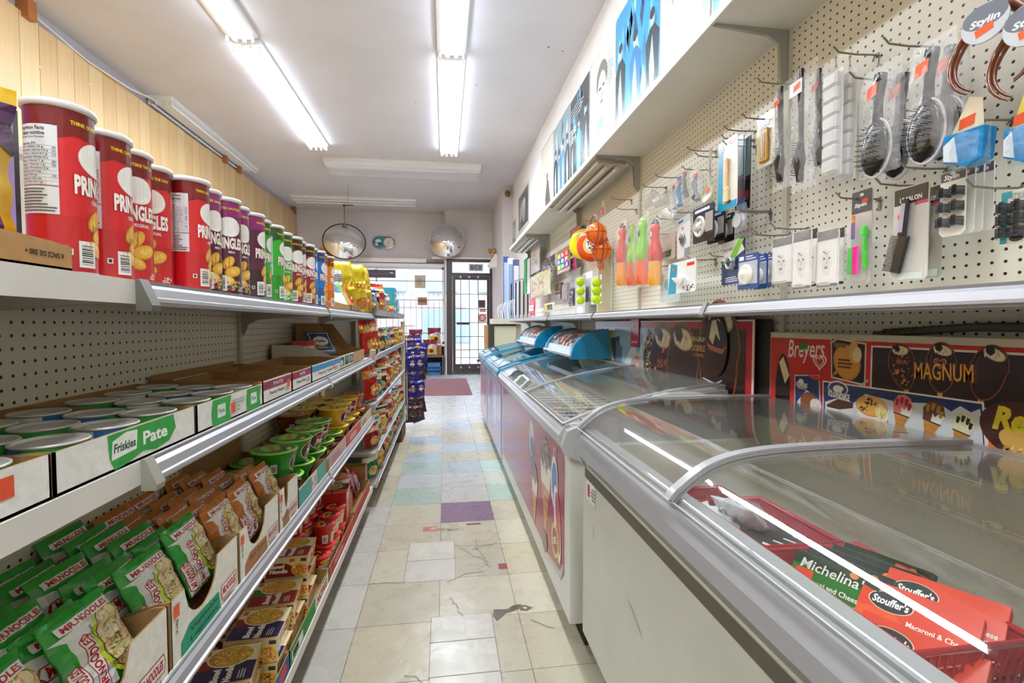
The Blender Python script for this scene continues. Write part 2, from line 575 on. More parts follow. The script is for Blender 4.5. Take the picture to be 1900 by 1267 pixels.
# pale wood boarding on the left wall, split in sheets
w = MB()
y = YB + .01; k = 0
while y < YW - .05:
    y1 = min(y + .203, YW - .01)
    w.box((XL, y + .0025, 0), (XL + .045, y1 - .0025, 3.93 + (.012 if k % 6 < 3 else 0)), ['d4b382', 'd0af7e', 'd6b988', 'cdab79'][k % 4], 'wood')
    y = y1; k += 1
for yy in [1.2 + .62 * i for i in range(17)]:
    w.lathe([(.012, 0), (.012, .003), (.004, .006)], 'f0e6d2', 'metal', 8, M=Matrix.Translation((XL + .045, yy, 3.86 - .15 * (int(yy * 3) % 3))) @ Matrix.Rotation(PI / 2, 4, 'Y'))
struct(w, 'trim_1')
w = MB()
for yy in (4.75, 8.5, 9.05, 12.2):
    w.box((XL, yy, 3.9), (XL + .10, yy + .09, CEIL), 'a8652f', 'wood')
struct(w, 'trim_2')
# front wall: window part, door part, the soffit above both
w = MB()
WX0, WX1, WZ0, WZ1 = -3.2, -0.01, .74, 2.70
w.box((XL, YW, WZ1), (WX1 + .05, YW + .12, CEIL), 'dcd6d6', 'wallpaint')
w.box((XL, YW, 0), (WX1 + .05, YW + .12, WZ0), '4b4240', 'wallpaint')
w.box((XL, YW, WZ0), (WX0, YW + .12, WZ1), 'dcd6d6', 'wallpaint')
w.box((WX1 + .04, YD, 2.86), (1.20, YD + .12, CEIL), 'dad4d3', 'wallpaint')
w.box((WX1 + .051, YD + .121, 2.86), (WX1 + .10, YW + .12, CEIL), 'dad4d3', 'wallpaint')
w.box((WX1, YD + .1, 0), (WX1 + .045, YW + .12, CEIL), 'dcd6d4', 'wallpaint')
struct(w, 'wall_front')
w = MB()
w.box((WX0 - .3, YW - .10, 2.70), (WX1 + .03, YW, 2.78), 'f2f0f0', 'paint'); w.box((WX0 - .3, YW - .16, 2.80), (-.45, YW, 2.90), 'f4f2f4', 'paint'); w.box((-.45, YW - .12, 2.82), (.03, YW, 2.87), '8f8a90', 'paint')
struct(w, 'trim_3')
w = MB(); w.box((-.30, YD - .07, 2.87), (1.15, YD, 2.91), 'f3f1ef', 'paint'); struct(w, 'trim_4')
# shop window: frame, panes, sill
wd = MB()
for a, b in (((WX0, YW, WZ0), (WX0 + .05, YW + .1, WZ1)), ((WX1 - .05, YW, WZ0), (WX1, YW + .1, WZ1)), ((WX0, YW, WZ1 - .05), (WX1, YW + .1, WZ1)), ((WX0, YW, WZ0), (WX1, YW + .1, WZ0 + .06)), ((-1.72, YW + .02, WZ0), (-1.68, YW + .08, WZ1))):
    wd.box(a, b, 'e6e4ea', 'paint')
wo = struct(wd, 'window_1')
p = MB(); p.box((WX0 + .05, YW + .045, WZ0 + .06), (WX1 - .05, YW + .05, WZ1 - .05), 'ffffff', 'pane'); p.obj('window_pane', wo)
p = MB(); p.box((WX0, YW - .14, WZ0 - .06), (WX1, YW, WZ0), 'ece9ea', 'paint'); p.obj('window_sill', wo)
# wrought iron window grille with pointed arches
g = MB(); GY = YW - .03
for z in (2.345, 1.87, 1.02): g.box((WX0 + .02, GY - .006, z - .009), (WX1 - .01, GY + .006, z + .009), '6a6a76', 'paint')
for k in range(7):
    cx = -0.27 - .445 * k
    for dx in (-.14, 0, .14):
        g.box((cx + dx - .005, GY - .005, .80), (cx + dx + .005, GY + .005, 1.90 if dx else 2.08), '7c7c88', 'paint')
    for s in (-1, 1):
        g.tube([(cx + s * .14, GY, 1.90), (cx + s * .125, GY, 1.99), (cx + s * .08, GY, 2.07), (cx + s * .03, GY, 2.10)], .005, '7c7c88', 'paint', 5)
tag(g.obj('window_grille'), 'wrought iron security grille with pointed arches across the shop window', 'window grille')
# door: dark frame, transom, glazed leaf with bars
d = MB()
for a, b in (((.045, YD - .04, 0), (.195, YD + .08, 2.86)), ((1.13, YD - .04, 0), (1.195, YD + .08, 2.86)), ((.195, YD - .04, 2.80), (1.13, YD + .08, 2.86)), ((.195, YD - .04, 2.45), (1.13, YD + .08, 2.53)), ((.195, YD - .02, 0), (1.13, YD + .08, .03))):
    d.box(a, b, '4a3d3b', 'paint')
df = struct(d, 'door_1')
p = MB(); p.box((.195, YD + .02, 2.53), (1.13, YD + .025, 2.80), 'ffffff', 'pane'); p.obj('transom_pane', df)
p = MB()
for a, b in (((.20, YD - .01, .035), (.27, YD + .035, 2.445)), ((1.06, YD - .01, .035), (1.125, YD + .035, 2.445)), ((.27, YD - .01, .035), (1.06, YD + .035, .25)), ((.27, YD - .01, 2.36), (1.06, YD + .035, 2.445))):
    p.box(a, b, '453a3a', 'paint')
leaf = p.obj('door_leaf', df)
p = MB(); p.box((.27, YD + .01, .25), (1.06, YD + .015, 2.36), 'ffffff', 'pane'); p.obj('glass_pane', leaf)
p = MB(); p.box((.30, YD - .035, 1.24), (.62, YD - .01, 1.30), '3a3030', 'paint'); p.obj('push_bar', leaf)
p = MB(); p.box((.80, YD - .02, .30), (1.0, YD - .01, .36), '5d564c', 'metal'); p.obj('mail_slot', leaf)
g = MB()
for x in (.40, .615, .835): g.box((x - .009, YD - .06, .17), (x + .009, YD - .045, 2.43), '665c66', 'paint')
for z in (2.0, 1.635, 1.29, .94, .61, .41): g.box((.22, YD - .055, z - .008), (1.10, YD - .04, z + .008), '5e5560', 'paint')
for x in (.40, .615, .835):
    for z in (.17, 2.43): g.box((x - .02, YD - .06, z - .02), (x + .02, YD - .01, z + .02), 'd9d2d4', 'metal')
tag(g.obj('security_grille'), 'grid of steel security bars across the inside of the glass door', 'security grille')
s = MB(); s.box((.60, YD - .003, 2.575), (.97, YD + .012, 2.765), 'd7d4d2', 'milky')
a = Art()
a.rect(.02, .02, .35, .17, 'c9c6c4').text('838', .185, .095, .30, .13, '6b6467', .04, mirror=True)
wrap(a, fside(.60, YD - .003, 2.575), s)
tag(s.obj('house_number_sign'), 'house number plate seen from behind in the glass above the door', 'sign')
def sticker(nm, label, x, z, wd_, h, col, fy, art=None, grp=None, cat='notice'):
    s = MB(); s.box((x, fy - .002, z), (x + wd_, fy, z + h), col, 'paper')
    if art: wrap(art, fside(x, fy - .002, z), s)
    return tag(s.obj(nm), label, cat, grp)
sticker('door_notice', 'small brown square notice on the door glass', .85, 1.66, .17, .20, '6b5148', YD + .008, Art().rect(.03, .05, .14, .17, '503a34'))
sticker('door_sticker', 'red and white round sticker low on the door glass', .84, 1.30, .21, .22, 'f1dcd6', YD + .008, Art().ell(.105, .11, .09, .09, 'd9543c').ell(.105, .11, .055, .055, 'f3e8e4').rect(.06, .10, .15, .12, 'd9543c'))
sticker('door_notice', 'pale notice with red writing just under the brown square on the door', .87, 1.55, .17, .09, 'e9dadd', YD + .008, Art().lines(.02, .02, .15, .08, 3, 'b04a5a'))
sticker('window_notice', 'tan paper notice high on the shop window', -.75, 2.17, .27, .33, 'cdbba4', YW - .004, Art().rect(.03, .04, .24, .29, 'd8c9b4').lines(.05, .06, .22, .26, 7, '9f8d78'))
sticker('window_notice', 'small brown and orange striped notice crossed by the grille rail', -.68, 1.74, .24, .20, 'b98a63', YW - .004, Art().rect(0, .07, .24, .13, '8d6a4e').rect(.06, .04, .18, .06, 'd0a070'))
# dark letter box vent hanging in the window
s = MB(); s.box((-1.96, YW - .05, 2.42), (-1.22, YW - .02, 2.62), '4a3d4a', 'paint'); s.box((-1.96, YW - .055, 2.515), (-1.22, YW - .05, 2.525), '8a7a8a', 'paint'); s.box((-1.36, YW - .06, 2.535), (-1.28, YW - .05, 2.555), 'c8c8d4', 'metal')
tag(s.obj('window_air_vent'), 'dark slatted vent box at the top of the shop window', 'vent')
# mat, crate, shelf under the window with bags of bird seed
m_ = MB(); m_.box((-.56, 8.5, 0), (.485, 11.05, .012), '8c5f66', 'fabric', bev=.004); tag(m_.obj('door_mat'), 'faded burgundy door mat on the floor before the door', 'mat')
m_ = MB(); m_.box((-1.75, 11.9, .44), (-.02, 12.4, .47), '7d6753', 'wood')
for x in (-1.72, -.07): m_.box((x, 11.95, 0), (x + .04, 12.38, .44), '5b4a3e', 'wood')
m_.box((-1.70, 12.34, .12), (-.07, 12.37, .15), '5b4a3e', 'wood')
tag(m_.obj('display_bench'), 'low wooden bench under the shop window', 'bench')
c = MB(); X0, X1, Y0_, Y1_ = -.44, -.09, 11.92, 12.25
c.box((X0, Y0_, 0.001), (X1, Y1_, .02), '3f74ac', 'gloss')
for z0, z1 in ((.02, .06), (.115, .145), (.20, .30)):
    for a, b in (((X0, Y0_, z0), (X1, Y0_ + .018, z1)), ((X0, Y1_ - .018, z0), (X1, Y1_, z1)), ((X0, Y0_, z0), (X0 + .018, Y1_, z1)), ((X1 - .018, Y0_, z0), (X1, Y1_, z1))):
        c.box(a, b, '3f78b4', 'gloss')
for k in range(7):
    x = X0 + (X1 - X0 - .018) * k / 6
    for y in (Y0_ + .002, Y1_ - .02): c.box((x, y, .02), (x + .018, y + .016, .21), '3f78b4', 'gloss')
    y = Y0_ + (Y1_ - Y0_ - .018) * k / 6
    for x in (X0 + .001, X1 - .019): c.box((x, y, .02), (x + .017, y + .018, .21), '3f78b4', 'gloss')
tag(c.obj('milk_crate'), 'blue plastic milk crate on the floor under the window bench', 'crate')

# convex mirrors
def convex(px, label, c0, ry, rz, tilt, yaw, rod):
    t = thing('convex_mirror', label, 'mirror', c0)
    t.rotation_euler = (0, 0, 0)
    M = Matrix.Rotation(yaw, 4, 'Z') @ Matrix.Rotation(tilt, 4, 'X') @ Matrix.Rotation(PI / 2, 4, 'X')
    b = MB(); n = 10; rows = []
    for i in range(n + 1):
        q = i / n
        rows.append([M @ Vector((ry * q * math.cos(2 * PI * k / 40), rz * q * math.sin(2 * PI * k / 40), .16 * (1 - q * q))) for k in range(40)])
    b.grid(rows, 'f2f2f4', 'mirror', True, True); b.obj('mirror_glass', t)
    r = MB(); r.tube([M @ Vector((ry * math.cos(2 * PI * k / 40), rz * math.sin(2 * PI * k / 40), 0)) for k in range(40)], .013, '2c2624' if rod else 'cfcbc8', 'rubber', 6, True)
    bk = [M @ Vector((ry * math.cos(2 * PI * k / 40), rz * math.sin(2 * PI * k / 40), -.01)) for k in range(40)]
    r.face(bk[::-1], '4a4644', 'rubber'); r.obj('rim', t)
    s = MB()
    if rod:
        s.tube([(0, .05, rz * .9), (0, .05, CEIL - c0[2] - .04)], .012, '8e8880', 'metal'); s.lathe([(.02, CEIL - c0[2] - .10), (.07, CEIL - c0[2] - .0)], '5f584e', 'metal', 10, (0, .05))
        s.box((.0, .04, CEIL - c0[2] - .07), (.2, .06, CEIL - c0[2] - .05), '4f483e', 'metal')
    else: s.box((-.03, .02, -.03), (.03, YD - c0[1], .03), '8e8880', 'metal')
    s.obj('bracket', t)
p = at(639, 448, 'y', 11.6); convex(0, 'large oval convex mirror hung on a ceiling rod left of the clock', (p.x, p.y, p.z), .47, .42, R(-10), R(14), True)
p = at(829, 446, 'y', 11.85); convex(0, 'round convex mirror mounted on the wall above the door', (p.x, p.y, p.z), .42, .41, R(-8), R(-6), False)
# wall clock, oblong with a picture on its left half
p = at(712, 450, 'y', YW - .03)
t = thing('wall_clock', 'oblong wall clock with a dark blue rim and picture beside the dial', 'clock', (p.x, YW, p.z))
def stadium(hw, hh, n=10): return [(s * (hw - hh) + hh * math.cos(a), hh * math.sin(a)) for s, lo in ((1, -PI / 2), (-1, PI / 2)) for a in [lo + PI * k / n for k in range(n + 1)]]
b = MB(); b.prism(stadium(.275, .15), -.045, -.001, '2b3152', 'gloss', smooth=False); b.obj('clock_case', t)
b = MB(); a = Art().poly(stadium(.25, .125), '3d8c8f').poly([(x * .98, v * .98) for x, v in stadium(.25, .125) if x > -.02], 'ead2c4').ell(-.13, .03, .07, .05, 'dfeee6').ell(-.10, -.03, .06, .04, '1f5a66').ell(-.17, -.05, .04, .03, 'cfe6dc').ell(.115, 0, .115, .115, 'f0dccd')
wrap(a, fside(0, -.046, 0), b); b.obj('clock_face', t)
b = MB(); a = Art().poly([(.11, -.004), (.17, .04), (.175, .035), (.118, -.01)], '2a2220').poly([(.11, -.004), (.122, -.004), (.10, -.09), (.094, -.088)], '2a2220'); wrap(a, fside(0, -.049, 0), b); b.obj('clock_hands', t)
s = MB()
s.tube([(-1.93, 10.2, CEIL), (-1.93, 10.2, 3.1)], .0035, '8d867e', 'metal', 4); tag(s.obj('hanging_wire'), 'thin wire hanging from the ceiling beside the oval mirror', 'wire')
# outside: pavement, road and the building across the street
o = MB(); o.box((-9, YW + .13, -.14), (9, 30, -.02), '8f8d88', 'paint'); struct(o, 'trim_5')
o = MB()
o.box((-12, 22, -.02), (12, 22.3, 1.9), '8f8d88', 'paint'); o.box((-12, 22, 1.9), (12, 22.3, 2.5), '908a8a', 'paint'); o.box((-12, 22.2, 2.5), (12, 22.4, 7.5), '8d929a', 'paint')
for k in range(9): o.box((-10 + 2.3 * k, 21.95, 2.7), (-8.6 + 2.3 * k, 22.21, 4.6), '6c7684', 'gloss')
for k in range(7): o.box((-10 + 3 * k, 21.94, .4), (-7.8 + 3 * k, 22.01, 1.9), '6a7c82' if k % 2 else '7c7074', 'gloss')
o.box((-3.5, 21.9, 2.0), (1, 22, 2.2), '8a7270', 'paint')
tag(o.obj('street_building'), 'pale shop fronts across the street seen through the window and door', 'building')
# roller blind style covering with MIC lettering reflected; orange lettered sign at far left of the window
s = MB(); s.box((-3.02, YW - .12, 2.72), (-2.27, YW - .105, 3.12), 'd98c3a', 'paper')
a = Art().text('MIC', .22, .2, .34, .2, '8c3b22', .04).text('M', .58, .2, .2, .2, '8c3b22', .04); wrap(a, fside(-3.02, YW - .12, 2.72), s)
tag(s.obj('orange_sign'), 'orange sign with brown capital letters above the window behind the mirror', 'sign')

# ---------------------------------------------------------------- fluorescent fixtures
def fixture(label, cx, cy, L, W, along, tubes, grp, wrapb=False, nsock=4):
    t = thing('ceiling_light', label, 'ceiling light', (cx, cy, CEIL), 0 if along == 'y' else PI / 2, grp)
    b = MB(); h = .055
    b.prism([(-W / 2, -.0), (-W / 2, -h * .5), (-W * .28, -h), (W * .28, -h), (W / 2, -h * .5), (W / 2, 0)], -L / 2, L / 2, 'e8e8e6' if not wrapb else 'dcd6c8', 'paint'); b.obj('housing', t)
    for e in (-1, 1):
        for k in range(nsock):
            s = MB(); x = (k - (nsock - 1) / 2) * W * .27
            s.box((x - .010, e * (L / 2 - .03) - .012, -h - .05), (x + .010, e * (L / 2 - .03) + .012, -h * .9), 'd9d5c8', 'gloss', bev=.002)
            s.obj('lamp_holder', t)
    for x, lit in tubes:
        u = MB(); u.lathe([(.0185, -L / 2 + .045), (.0185, L / 2 - .045)], 'e8f0ff' if lit else 'e9e7ee', 'tube' if lit else 'gloss', 12, M=Matrix.Translation((x * W, 0, -h - .028)) @ Matrix.Rotation(PI / 2, 4, 'X'))
        u.obj('fluorescent_tube', t)
    if any(l for _, l in tubes):
        ld = bpy.data.lights.new('fluorescent_lamp', 'AREA'); ld.shape = 'RECTANGLE'; ld.size = W * .8; ld.size_y = L - .1; ld.energy = LAMP_WATTS; ld.color = (.90, .95, 1.0)
        lo = bpy.data.objects.new('fluorescent_lamp', ld); COL.objects.link(lo); lo.parent = t; lo.location = (0, 0, -h - .004)
    if wrapb:
        u = MB(); u.prism([(-W * .5, -.02), (-W * .46, -.10), (-W * .3, -.115), (W * .3, -.115), (W * .46, -.10), (W * .5, -.02)], -L / 2 + .02, L / 2 - .02, 'eeeef4', 'milky'); u.obj('lens_cover', t)
    return t
G = 'lit fluorescent strip lights on the ceiling'
for xc, nm in ((-1.93, 'left'), (.085, 'centre')):
    for k, (yc, two) in enumerate(((-.75, 0), (3.66, 0), (6.56, 1))):  # first of each row is unseen, added behind the camera for light
        L = 2.8
        lab = ['lit strip light added out of view behind the camera, %s row' % nm, 'lit strip light with two tubes close together, %s row of the ceiling' % nm, 'lit strip light with two tubes set wide apart, %s row of the ceiling' % nm][k]
        fixture(lab, xc, yc, L, .29, 'y', [(-.15, 1), (.15, 1)] if not two else [(-.38, 1), (.38, 1)], G)
fixture('unlit strip light lying along the wood panelled wall with a loose cable', -3.47, 7.95, 2.8, .30, 'y', [(-.38, 0), (.38, 0)], None)
fixture('unlit wide ceiling light with a clear plastic cover, across the aisle', -.68, 8.93, 2.68, .80, 'x', [(-.2, 0), (.2, 0)], None, True, 5)
fixture('unlit narrow strip light across the ceiling nearest the front wall', -1.97, 11.3, 2.7, .45, 'x', [(-.25, 0), (.25, 0)], None)
s = MB(); s.tube([(XL + .05, 4.9, 3.98), (XL + .06, 5.5, 3.92), (XL + .1, 6.1, 3.93), (-3.5, 6.6, 4.02)], .008, 'e2ddd6', 'rubber'); tag(s.obj('lamp_cable'), 'white cable sagging from the panelling to the unlit strip light', 'cable')
# small security camera / sensor at the pillar
t = thing('security_camera', 'small brass coloured security camera high on the right pillar', 'camera', (1.29, 9.9, 3.93))
b = MB(); b.box((-.06, -.03, -.08), (.06, 0, .08), 'cfc9c2', 'paint', bev=.006); b.obj('mounting_plate', t)
b = MB(); b.lathe([(.055, 0), (.06, .05), (.045, .09), (.0, .10)], '8a6a42', 'metal', 16, M=Matrix.Translation((0, -.02, 0)) @ Matrix.Rotation(R(100), 4, 'X')); b.obj('lens_housing', t)
b = MB(); b.box((1.17, 10.9, 2.9), (1.19, 10.98, 3.02), 'cbb49a', 'paint'); tag(b.obj('wall_switch'), 'small beige box on the right wall near the door', 'switch box')
# emergency lamps above the door
t = thing('emergency_light', 'white emergency lamp unit with two brass heads beside the door top', 'emergency light', (1.05, 11.2, 2.55))
b = MB(); b.prism([(0, 0), (.14, 0), (.14, .30), (.10, .30), (-.06, .06)], -.25, .05, 'efecea', 'paint'); b.obj('battery_case', t)
for x in (-.02, .09):
    b = MB(); b.lathe([(.02, 0), (.055, .06), (.05, .075), (0, .06)], 'a8773f', 'metal', 14, M=Matrix.Translation((x, -.18, .37)) @ Matrix.Rotation(R(90), 4, 'X')); b.tube([(x, -.17, .37), (x + .02, -.14, .29)], .008, '8a6a42', 'metal'); b.obj('lamp_head', t)
b = MB(); b.box((.10, -.02, .20), (.14, .02, .26), 'efecea', 'paint'); b.obj('wall_bracket', t)
# ================================================================ SHELVING
CREAM, STEEL = 'b9b6a0', 'b4b2a8'
LFX, LBX = -.485, -.82           # left gondola: front edge and back panel
LY = [-.35, .85, 2.07, 3.30]
LZ = {'base': .175, 'low': .645, 'mid': 1.045, 'top': 1.335}
def price_rail(mb, X, y0, y1, z, s=1, h=.036):
    """slanted aluminium price channel"""
    mb.prism([(X, z - h), (X + s * .014, z - h - .004), (X + s * .016, z - h + .004), (X + s * .010, z - .012), (X + s * .003, z - .006), (X + s * .004, z), (X, z)], y0, y1, 'abacb0', 'steel')
    mb.prism([(X + s * .015, z - h + .002), (X + s * .019, z - h + .002), (X + s * .019, z - h + .008), (X + s * .014, z - h + .010)], y0, y1, 'c0c0c4', 'steel')
for i in range(3):
    y0, y1 = LY[i], LY[i + 1]
    t = thing('gondola_shelving', ['cream steel shelving bay nearest the camera on the left, with white shelf lips', 'middle cream steel shelving bay on the left under the red and purple cans', 'far cream steel shelving bay on the left ending at the snack rack'][i], 'shelving', (0, 0, 0), 0, None)
    b = MB(); b.box((LBX - .02, y0 + .002, .05), (LBX, y1 - .002, 1.60), 'e6e2cc', 'peg'); b.box((LBX - .022, y0, 1.60), (LBX + .004, y1, 1.615), 'e9e7df', 'paint'); b.obj('pegboard', t)
    b = MB(); b.box((LBX - .03, y1 - .026, .0), (LBX + .012, y1 - .0005, 1.6), 'c2bfae', 'paint')
    if i == 0: b.box((LBX - .03, y0 + .0005, .0), (LBX + .012, y0 + .026, 1.6), 'c2bfae', 'paint')
    b.obj('upright', t)
    for k, z in LZ.items():
        b = MB(); b.box((LBX + .001, y0 + .002, z - .022), (LFX - .001, y1 - .002, z - .002), 'e6e4da', 'paint')
        b.box((LFX - .004, y0 + .002, z - .034), (LFX, y1 - .002, z + .004), 'dddad2', 'paint')
        if k == 'base': b.box((LBX, y0, 0), (LFX - .07, y1, z - .022), '6b665c', 'paint')
        sh = b.obj('shelf', t)
        if not (i == 0 and k in ('top', 'mid')) and k != 'base':
            b = MB(); price_rail(b, LFX + .0005, y0 + .012, y1 - .012, z + .004); b.obj('price_rail', sh)
        if k != 'base':
            for yy in (y0 + .008, y1 - .010):
                b = MB(); b.prism([(LBX + .012, z - .022), (LFX - .02, z - .022), (LFX - .02, z - .03), (LBX + .07, z - .05), (LBX + .03, z - .07), (LBX + .012, z - .12)], yy, yy + .003, 'a9a698', 'paint')
                b.obj('bracket', sh)
# joint clips between the price rails
cl = None
for i in (1, 2, 3):
    for k, z in (('top', 1.335), ('mid', 1.045), ('low', .645)):
        b = MB(); y = LY[i]
        b.prism([(LFX, z - .045), (LFX + .022, z - .045), (LFX + .024, z - .036), (LFX + .006, z + .006), (LFX, z + .006)], y - .012, y + .012, '6f6d66' if k == 'top' else '9a988c', 'paint')
        tag(b.obj('rail_end_cap'), 'grey joint clip, %s shelf edge, %s' % ({'top': 'top left', 'mid': 'second left', 'low': 'third left'}[k], ['', 'end of nearest bay', 'between middle and far bays', 'far bay end'][i]), 'shelf clip')
# right wall bays: peg board, ledge shelf and high valance shelf
RX, RSX, RVX = 1.17, .89, .88
RY = [-.92, .31, 1.53, 2.78, 4.05, 5.30, 6.50]
nm = ['cream pegboard wall bay out past the hair accessories', 'cream pegboard wall bay holding hair brushes and combs', 'cream pegboard wall bay holding kitchen gadgets and slipper packs', 'cream pegboard wall bay behind the toy squirt bats', 'pegboard wall bay with tennis balls and party toys', 'far pegboard wall bay with belts and shoelaces']
for i in range(6):
    y0, y1 = RY[i], RY[i + 1]
    t = thing('wall_shelving', nm[i], 'shelving')
    b = MB(); b.box((RX, y0 + .003, .04), (RX + .015, y1 - .003, 2.27), 'e6e4d8' if i < 4 else 'e9e9e6', 'peg' if i < 4 else 'paint')
    if i >= 4:
        for k in range(15): b.box((RX - .004, y0 + .003, 1.35 + .06 * k), (RX, y1 - .003, 1.352 + .06 * k), 'b8b8b4', 'paint')
    b.obj('pegboard', t)
    b = MB(); b.box((RX - .012, y1 - .022, 0), (RX + .025, y1 - .0005, 2.30), 'c9c6b6', 'paint'); b.obj('upright', t)
    b = MB(); b.box((RSX, y0 + .002, 1.300), (RX - .001, y1 - .002, 1.322), 'c9c6b8', 'paint'); b.box((RSX - .003, y0 + .002, 1.292), (RSX + .003, y1 - .002, 1.336), 'bfbdb2', 'paint')
    sh = b.obj('shelf', t)
    b = MB(); price_rail(b, RSX - .0035, y0 + .012, y1 - .012, 1.336, -1, .036); b.obj('price_rail', sh)
    for yy in (y0 + .012, y1 - .015) if i in (4, 5) else ():
        b = MB(); b.prism([(RX - .012, 1.30), (RSX + .02, 1.30), (RSX + .02, 1.292), (RX - .06, 1.27), (RX - .012, 1.20)], yy, yy + .003, 'b8b5a6', 'paint'); b.obj('bracket', sh)
    z = 2.262
    b = MB(); b.box((RVX, y0 + .002, z), (RX + .23, y1 - .002, z + .02), 'e2dfd8' if i != 3 else 'cfccc2', 'paint'); b.box((RVX - .004, y0 + .002, z - .004), (RVX + .002, y1 - .002, z + .024), 'efedE6', 'paint')
    vs = b.obj('top_shelf', t)
    for yy in (y1 - .010, ) + ((y0 + .012,) if i == 3 else ()):
        b = MB()
        b.prism([(RX - .013, z), (RVX + .012, z), (RVX + .012, z - .006), (RX - .09, z - .022), (RX - .045, z - .05), (RX - .04, z - .16), (RX - .013, z - .2)], yy - .006, yy + .006, 'a9a9a4', 'steel')
        b.obj('shelf_bracket', vs)
    if i == 3 or i == 5:
        b = MB(); b.box((RVX + .03, y0 + .03, z - .035), (RX - .08, y1 - .03, z - .001), 'bfbcb0', 'steel')
        for x in (RVX + .09, RVX + .16): b.lathe([(.013, y0 + .06), (.013, y1 - .06)], 'e6e4ea', 'gloss', 8, M=Matrix.Translation((x, 0, z - .05)) @ Matrix.Rotation(-PI / 2, 4, 'X'))
        b.obj('under_shelf_light', vs)
for y, w_ in ((1.53, 'beside the hair comb'), (2.78, 'above the ice cream poster'), (4.05, 'above the blue freezer canopy')):
    b = MB(); b.prism([(RSX - .003, 1.290), (RSX - .026, 1.290), (RSX - .028, 1.300), (RSX - .010, 1.342), (RSX - .003, 1.342)], y - .012, y + .012, '77756c', 'paint')
    tag(b.obj('rail_end_cap'), 'grey joint clip on the right ledge edge ' + w_, 'shelf clip')
# cream side board standing out between the bays
b = MB(); b.box((1.06, 3.24, 1.337), (RX - .013, 3.26, 1.80), 'd2c9ae', 'paint'); b.box((1.15, 3.235, 1.337), (1.158, 3.265, 1.80), 'e6e2d4', 'paint')
tag(b.obj('divider_board'), 'cream upright divider board between the squirt bats and tennis balls', 'divider')

# posters of bands and photographs on the right wall
def poster(label, y0, y1, z0, z1, art, base='e9e9e6', grp=None, x=XR - .004):
    w_, h = y1 - y0, z1 - z0
    b = MB(); b.box((x - .004, y0, z0), (x, y1, z1), base, 'paper')
    a = art(w_, h)
    wrap(a, rside(x - .004, y1, z0), b, 'gloss')
    return tag(b.obj('poster'), label, 'poster', grp)
def people(seed, bg, cols, n=4, floor='2c3a44'):
    def f(w_, h):
        r = random.Random(seed); a = Art().rect(0, 0, w_, h, bg)
        a.specks(w_ / 2, h / 2, w_ / 2.2, h / 2.2, 40, cols, w_ * .14, seed, PI / 2, .3)
        for k in range(n):
            u = w_ * (.14 + .72 * k / max(1, n - 1)) + r.uniform(-.02, .02); hh = h * r.uniform(.62, .82)
            a.poly([(u - w_ * .10, 0), (u - w_ * .13, hh * .72), (u - w_ * .05, hh * .82), (u + w_ * .05, hh * .82), (u + w_ * .13, hh * .72), (u + w_ * .10, 0)], r.choice([floor, cols[0], '1d2a33']))
            a.poly([(u - w_ * .02, 0), (u - w_ * .06, hh * .5), (u + w_ * .0, hh * .75), (u + w_ * .05, hh * .4)], cols[1])
            a.ell(u, hh * .9, w_ * .045, h * .055, 'bfc6c6'); a.ell(u, hh * .935, w_ * .048, h * .035, '2a2522')
        return a
    return f
def face_poster(w_, h):
    a = Art().rect(0, 0, w_, h, 'e6e4dc')
    a.ell(w_ * .5, h * .66, w_ * .2, h * .2, 'd3d0c8').ell(w_ * .5, h * .74, w_ * .22, h * .14, '7e7a72').ell(w_ * .5, h * .64, w_ * .17, h * .16, 'd9d5cd')
    a.ell(w_ * .43, h * .67, .03, .012, '3a3a3a').ell(w_ * .57, h * .67, .03, .012, '3a3a3a').poly([(w_ * .49, h * .66), (w_ * .51, h * .66), (w_ * .52, h * .58), (w_ * .48, h * .58)], 'b0aca4').ell(w_ * .5, h * .55, .04, .01, '6d5a58')
    a.ell(w_ * .42, h * .22, w_ * .19, h * .21, '7fbfd8').ell(w_ * .42, h * .14, w_ * .16, h * .1, '4f9cc0')
    for k in range(5): a.poly([(w_ * (.75 + .035 * k), h * .3), (w_ * (.76 + .035 * k), h * .3), (w_ * (.77 + .035 * k), h * .52), (w_ * (.765 + .035 * k), h * .52)], '4d9fbe')
    a.lines(w_ * .72, h * .6, w_ * .95, h * .8, 6, 'aab4b8')
    return a
ZB = 2.66
poster('blue band poster with four standing figures in dark coats, largest on the right wall', 3.02, 3.82, ZB, 3.72, people(1, '2f9fd6', ['1f78b4', 'a8dcf2', '0f4c78', '5fc2ea'], 3, '15222c'))
poster('white poster with a torn grey figure beside the blue band poster', 2.42, 3.01, ZB, 3.75, lambda w_, h: Art().rect(0, 0, w_, h, 'cdd3cc').rect(w_ * .88, 0, w_, h, 'a9bdb8').poly([(w_ * .2, h), (w_ * .55, h), (w_ * .6, h * .78), (w_ * .45, h * .6), (w_ * .38, h * .7), (w_ * .3, h * .5), (w_ * .2, h * .6)], 'a7b2ac').poly([(0, 0), (w_ * .3, 0), (w_ * .1, h * .3), (0, h * .6)], 'd4d8d0'))
poster('blue and grey band poster nearest the camera above the hair brushes', 1.5, 2.40, ZB, 3.75, people(4, 'a9c6d8', ['4f9cc8', 'e4eef2', '59656b', '8ab9d4'], 4, '48586a'))
poster('pale poster with a large face and a blue shirt', 3.84, 4.53, ZB, 3.72, face_poster)
poster('dark poster with white lettering and glowing blue figures', 4.56, 5.26, ZB, 3.70, lambda w_, h: people(9, '39424a', ['58b4dc', 'a4e0f4', '20282c', '3c7894'], 3, '20282e')(w_, h).text('DOORS', w_ * .2, h * .66, w_ * .32, h * .07, 'e6ecec', .03).text('BOYS', w_ * .2, h * .57, w_ * .3, h * .06, 'd6dede').lines(w_ * .05, h * .76, w_ * .8, h * .9, 4, '9eacb0'))
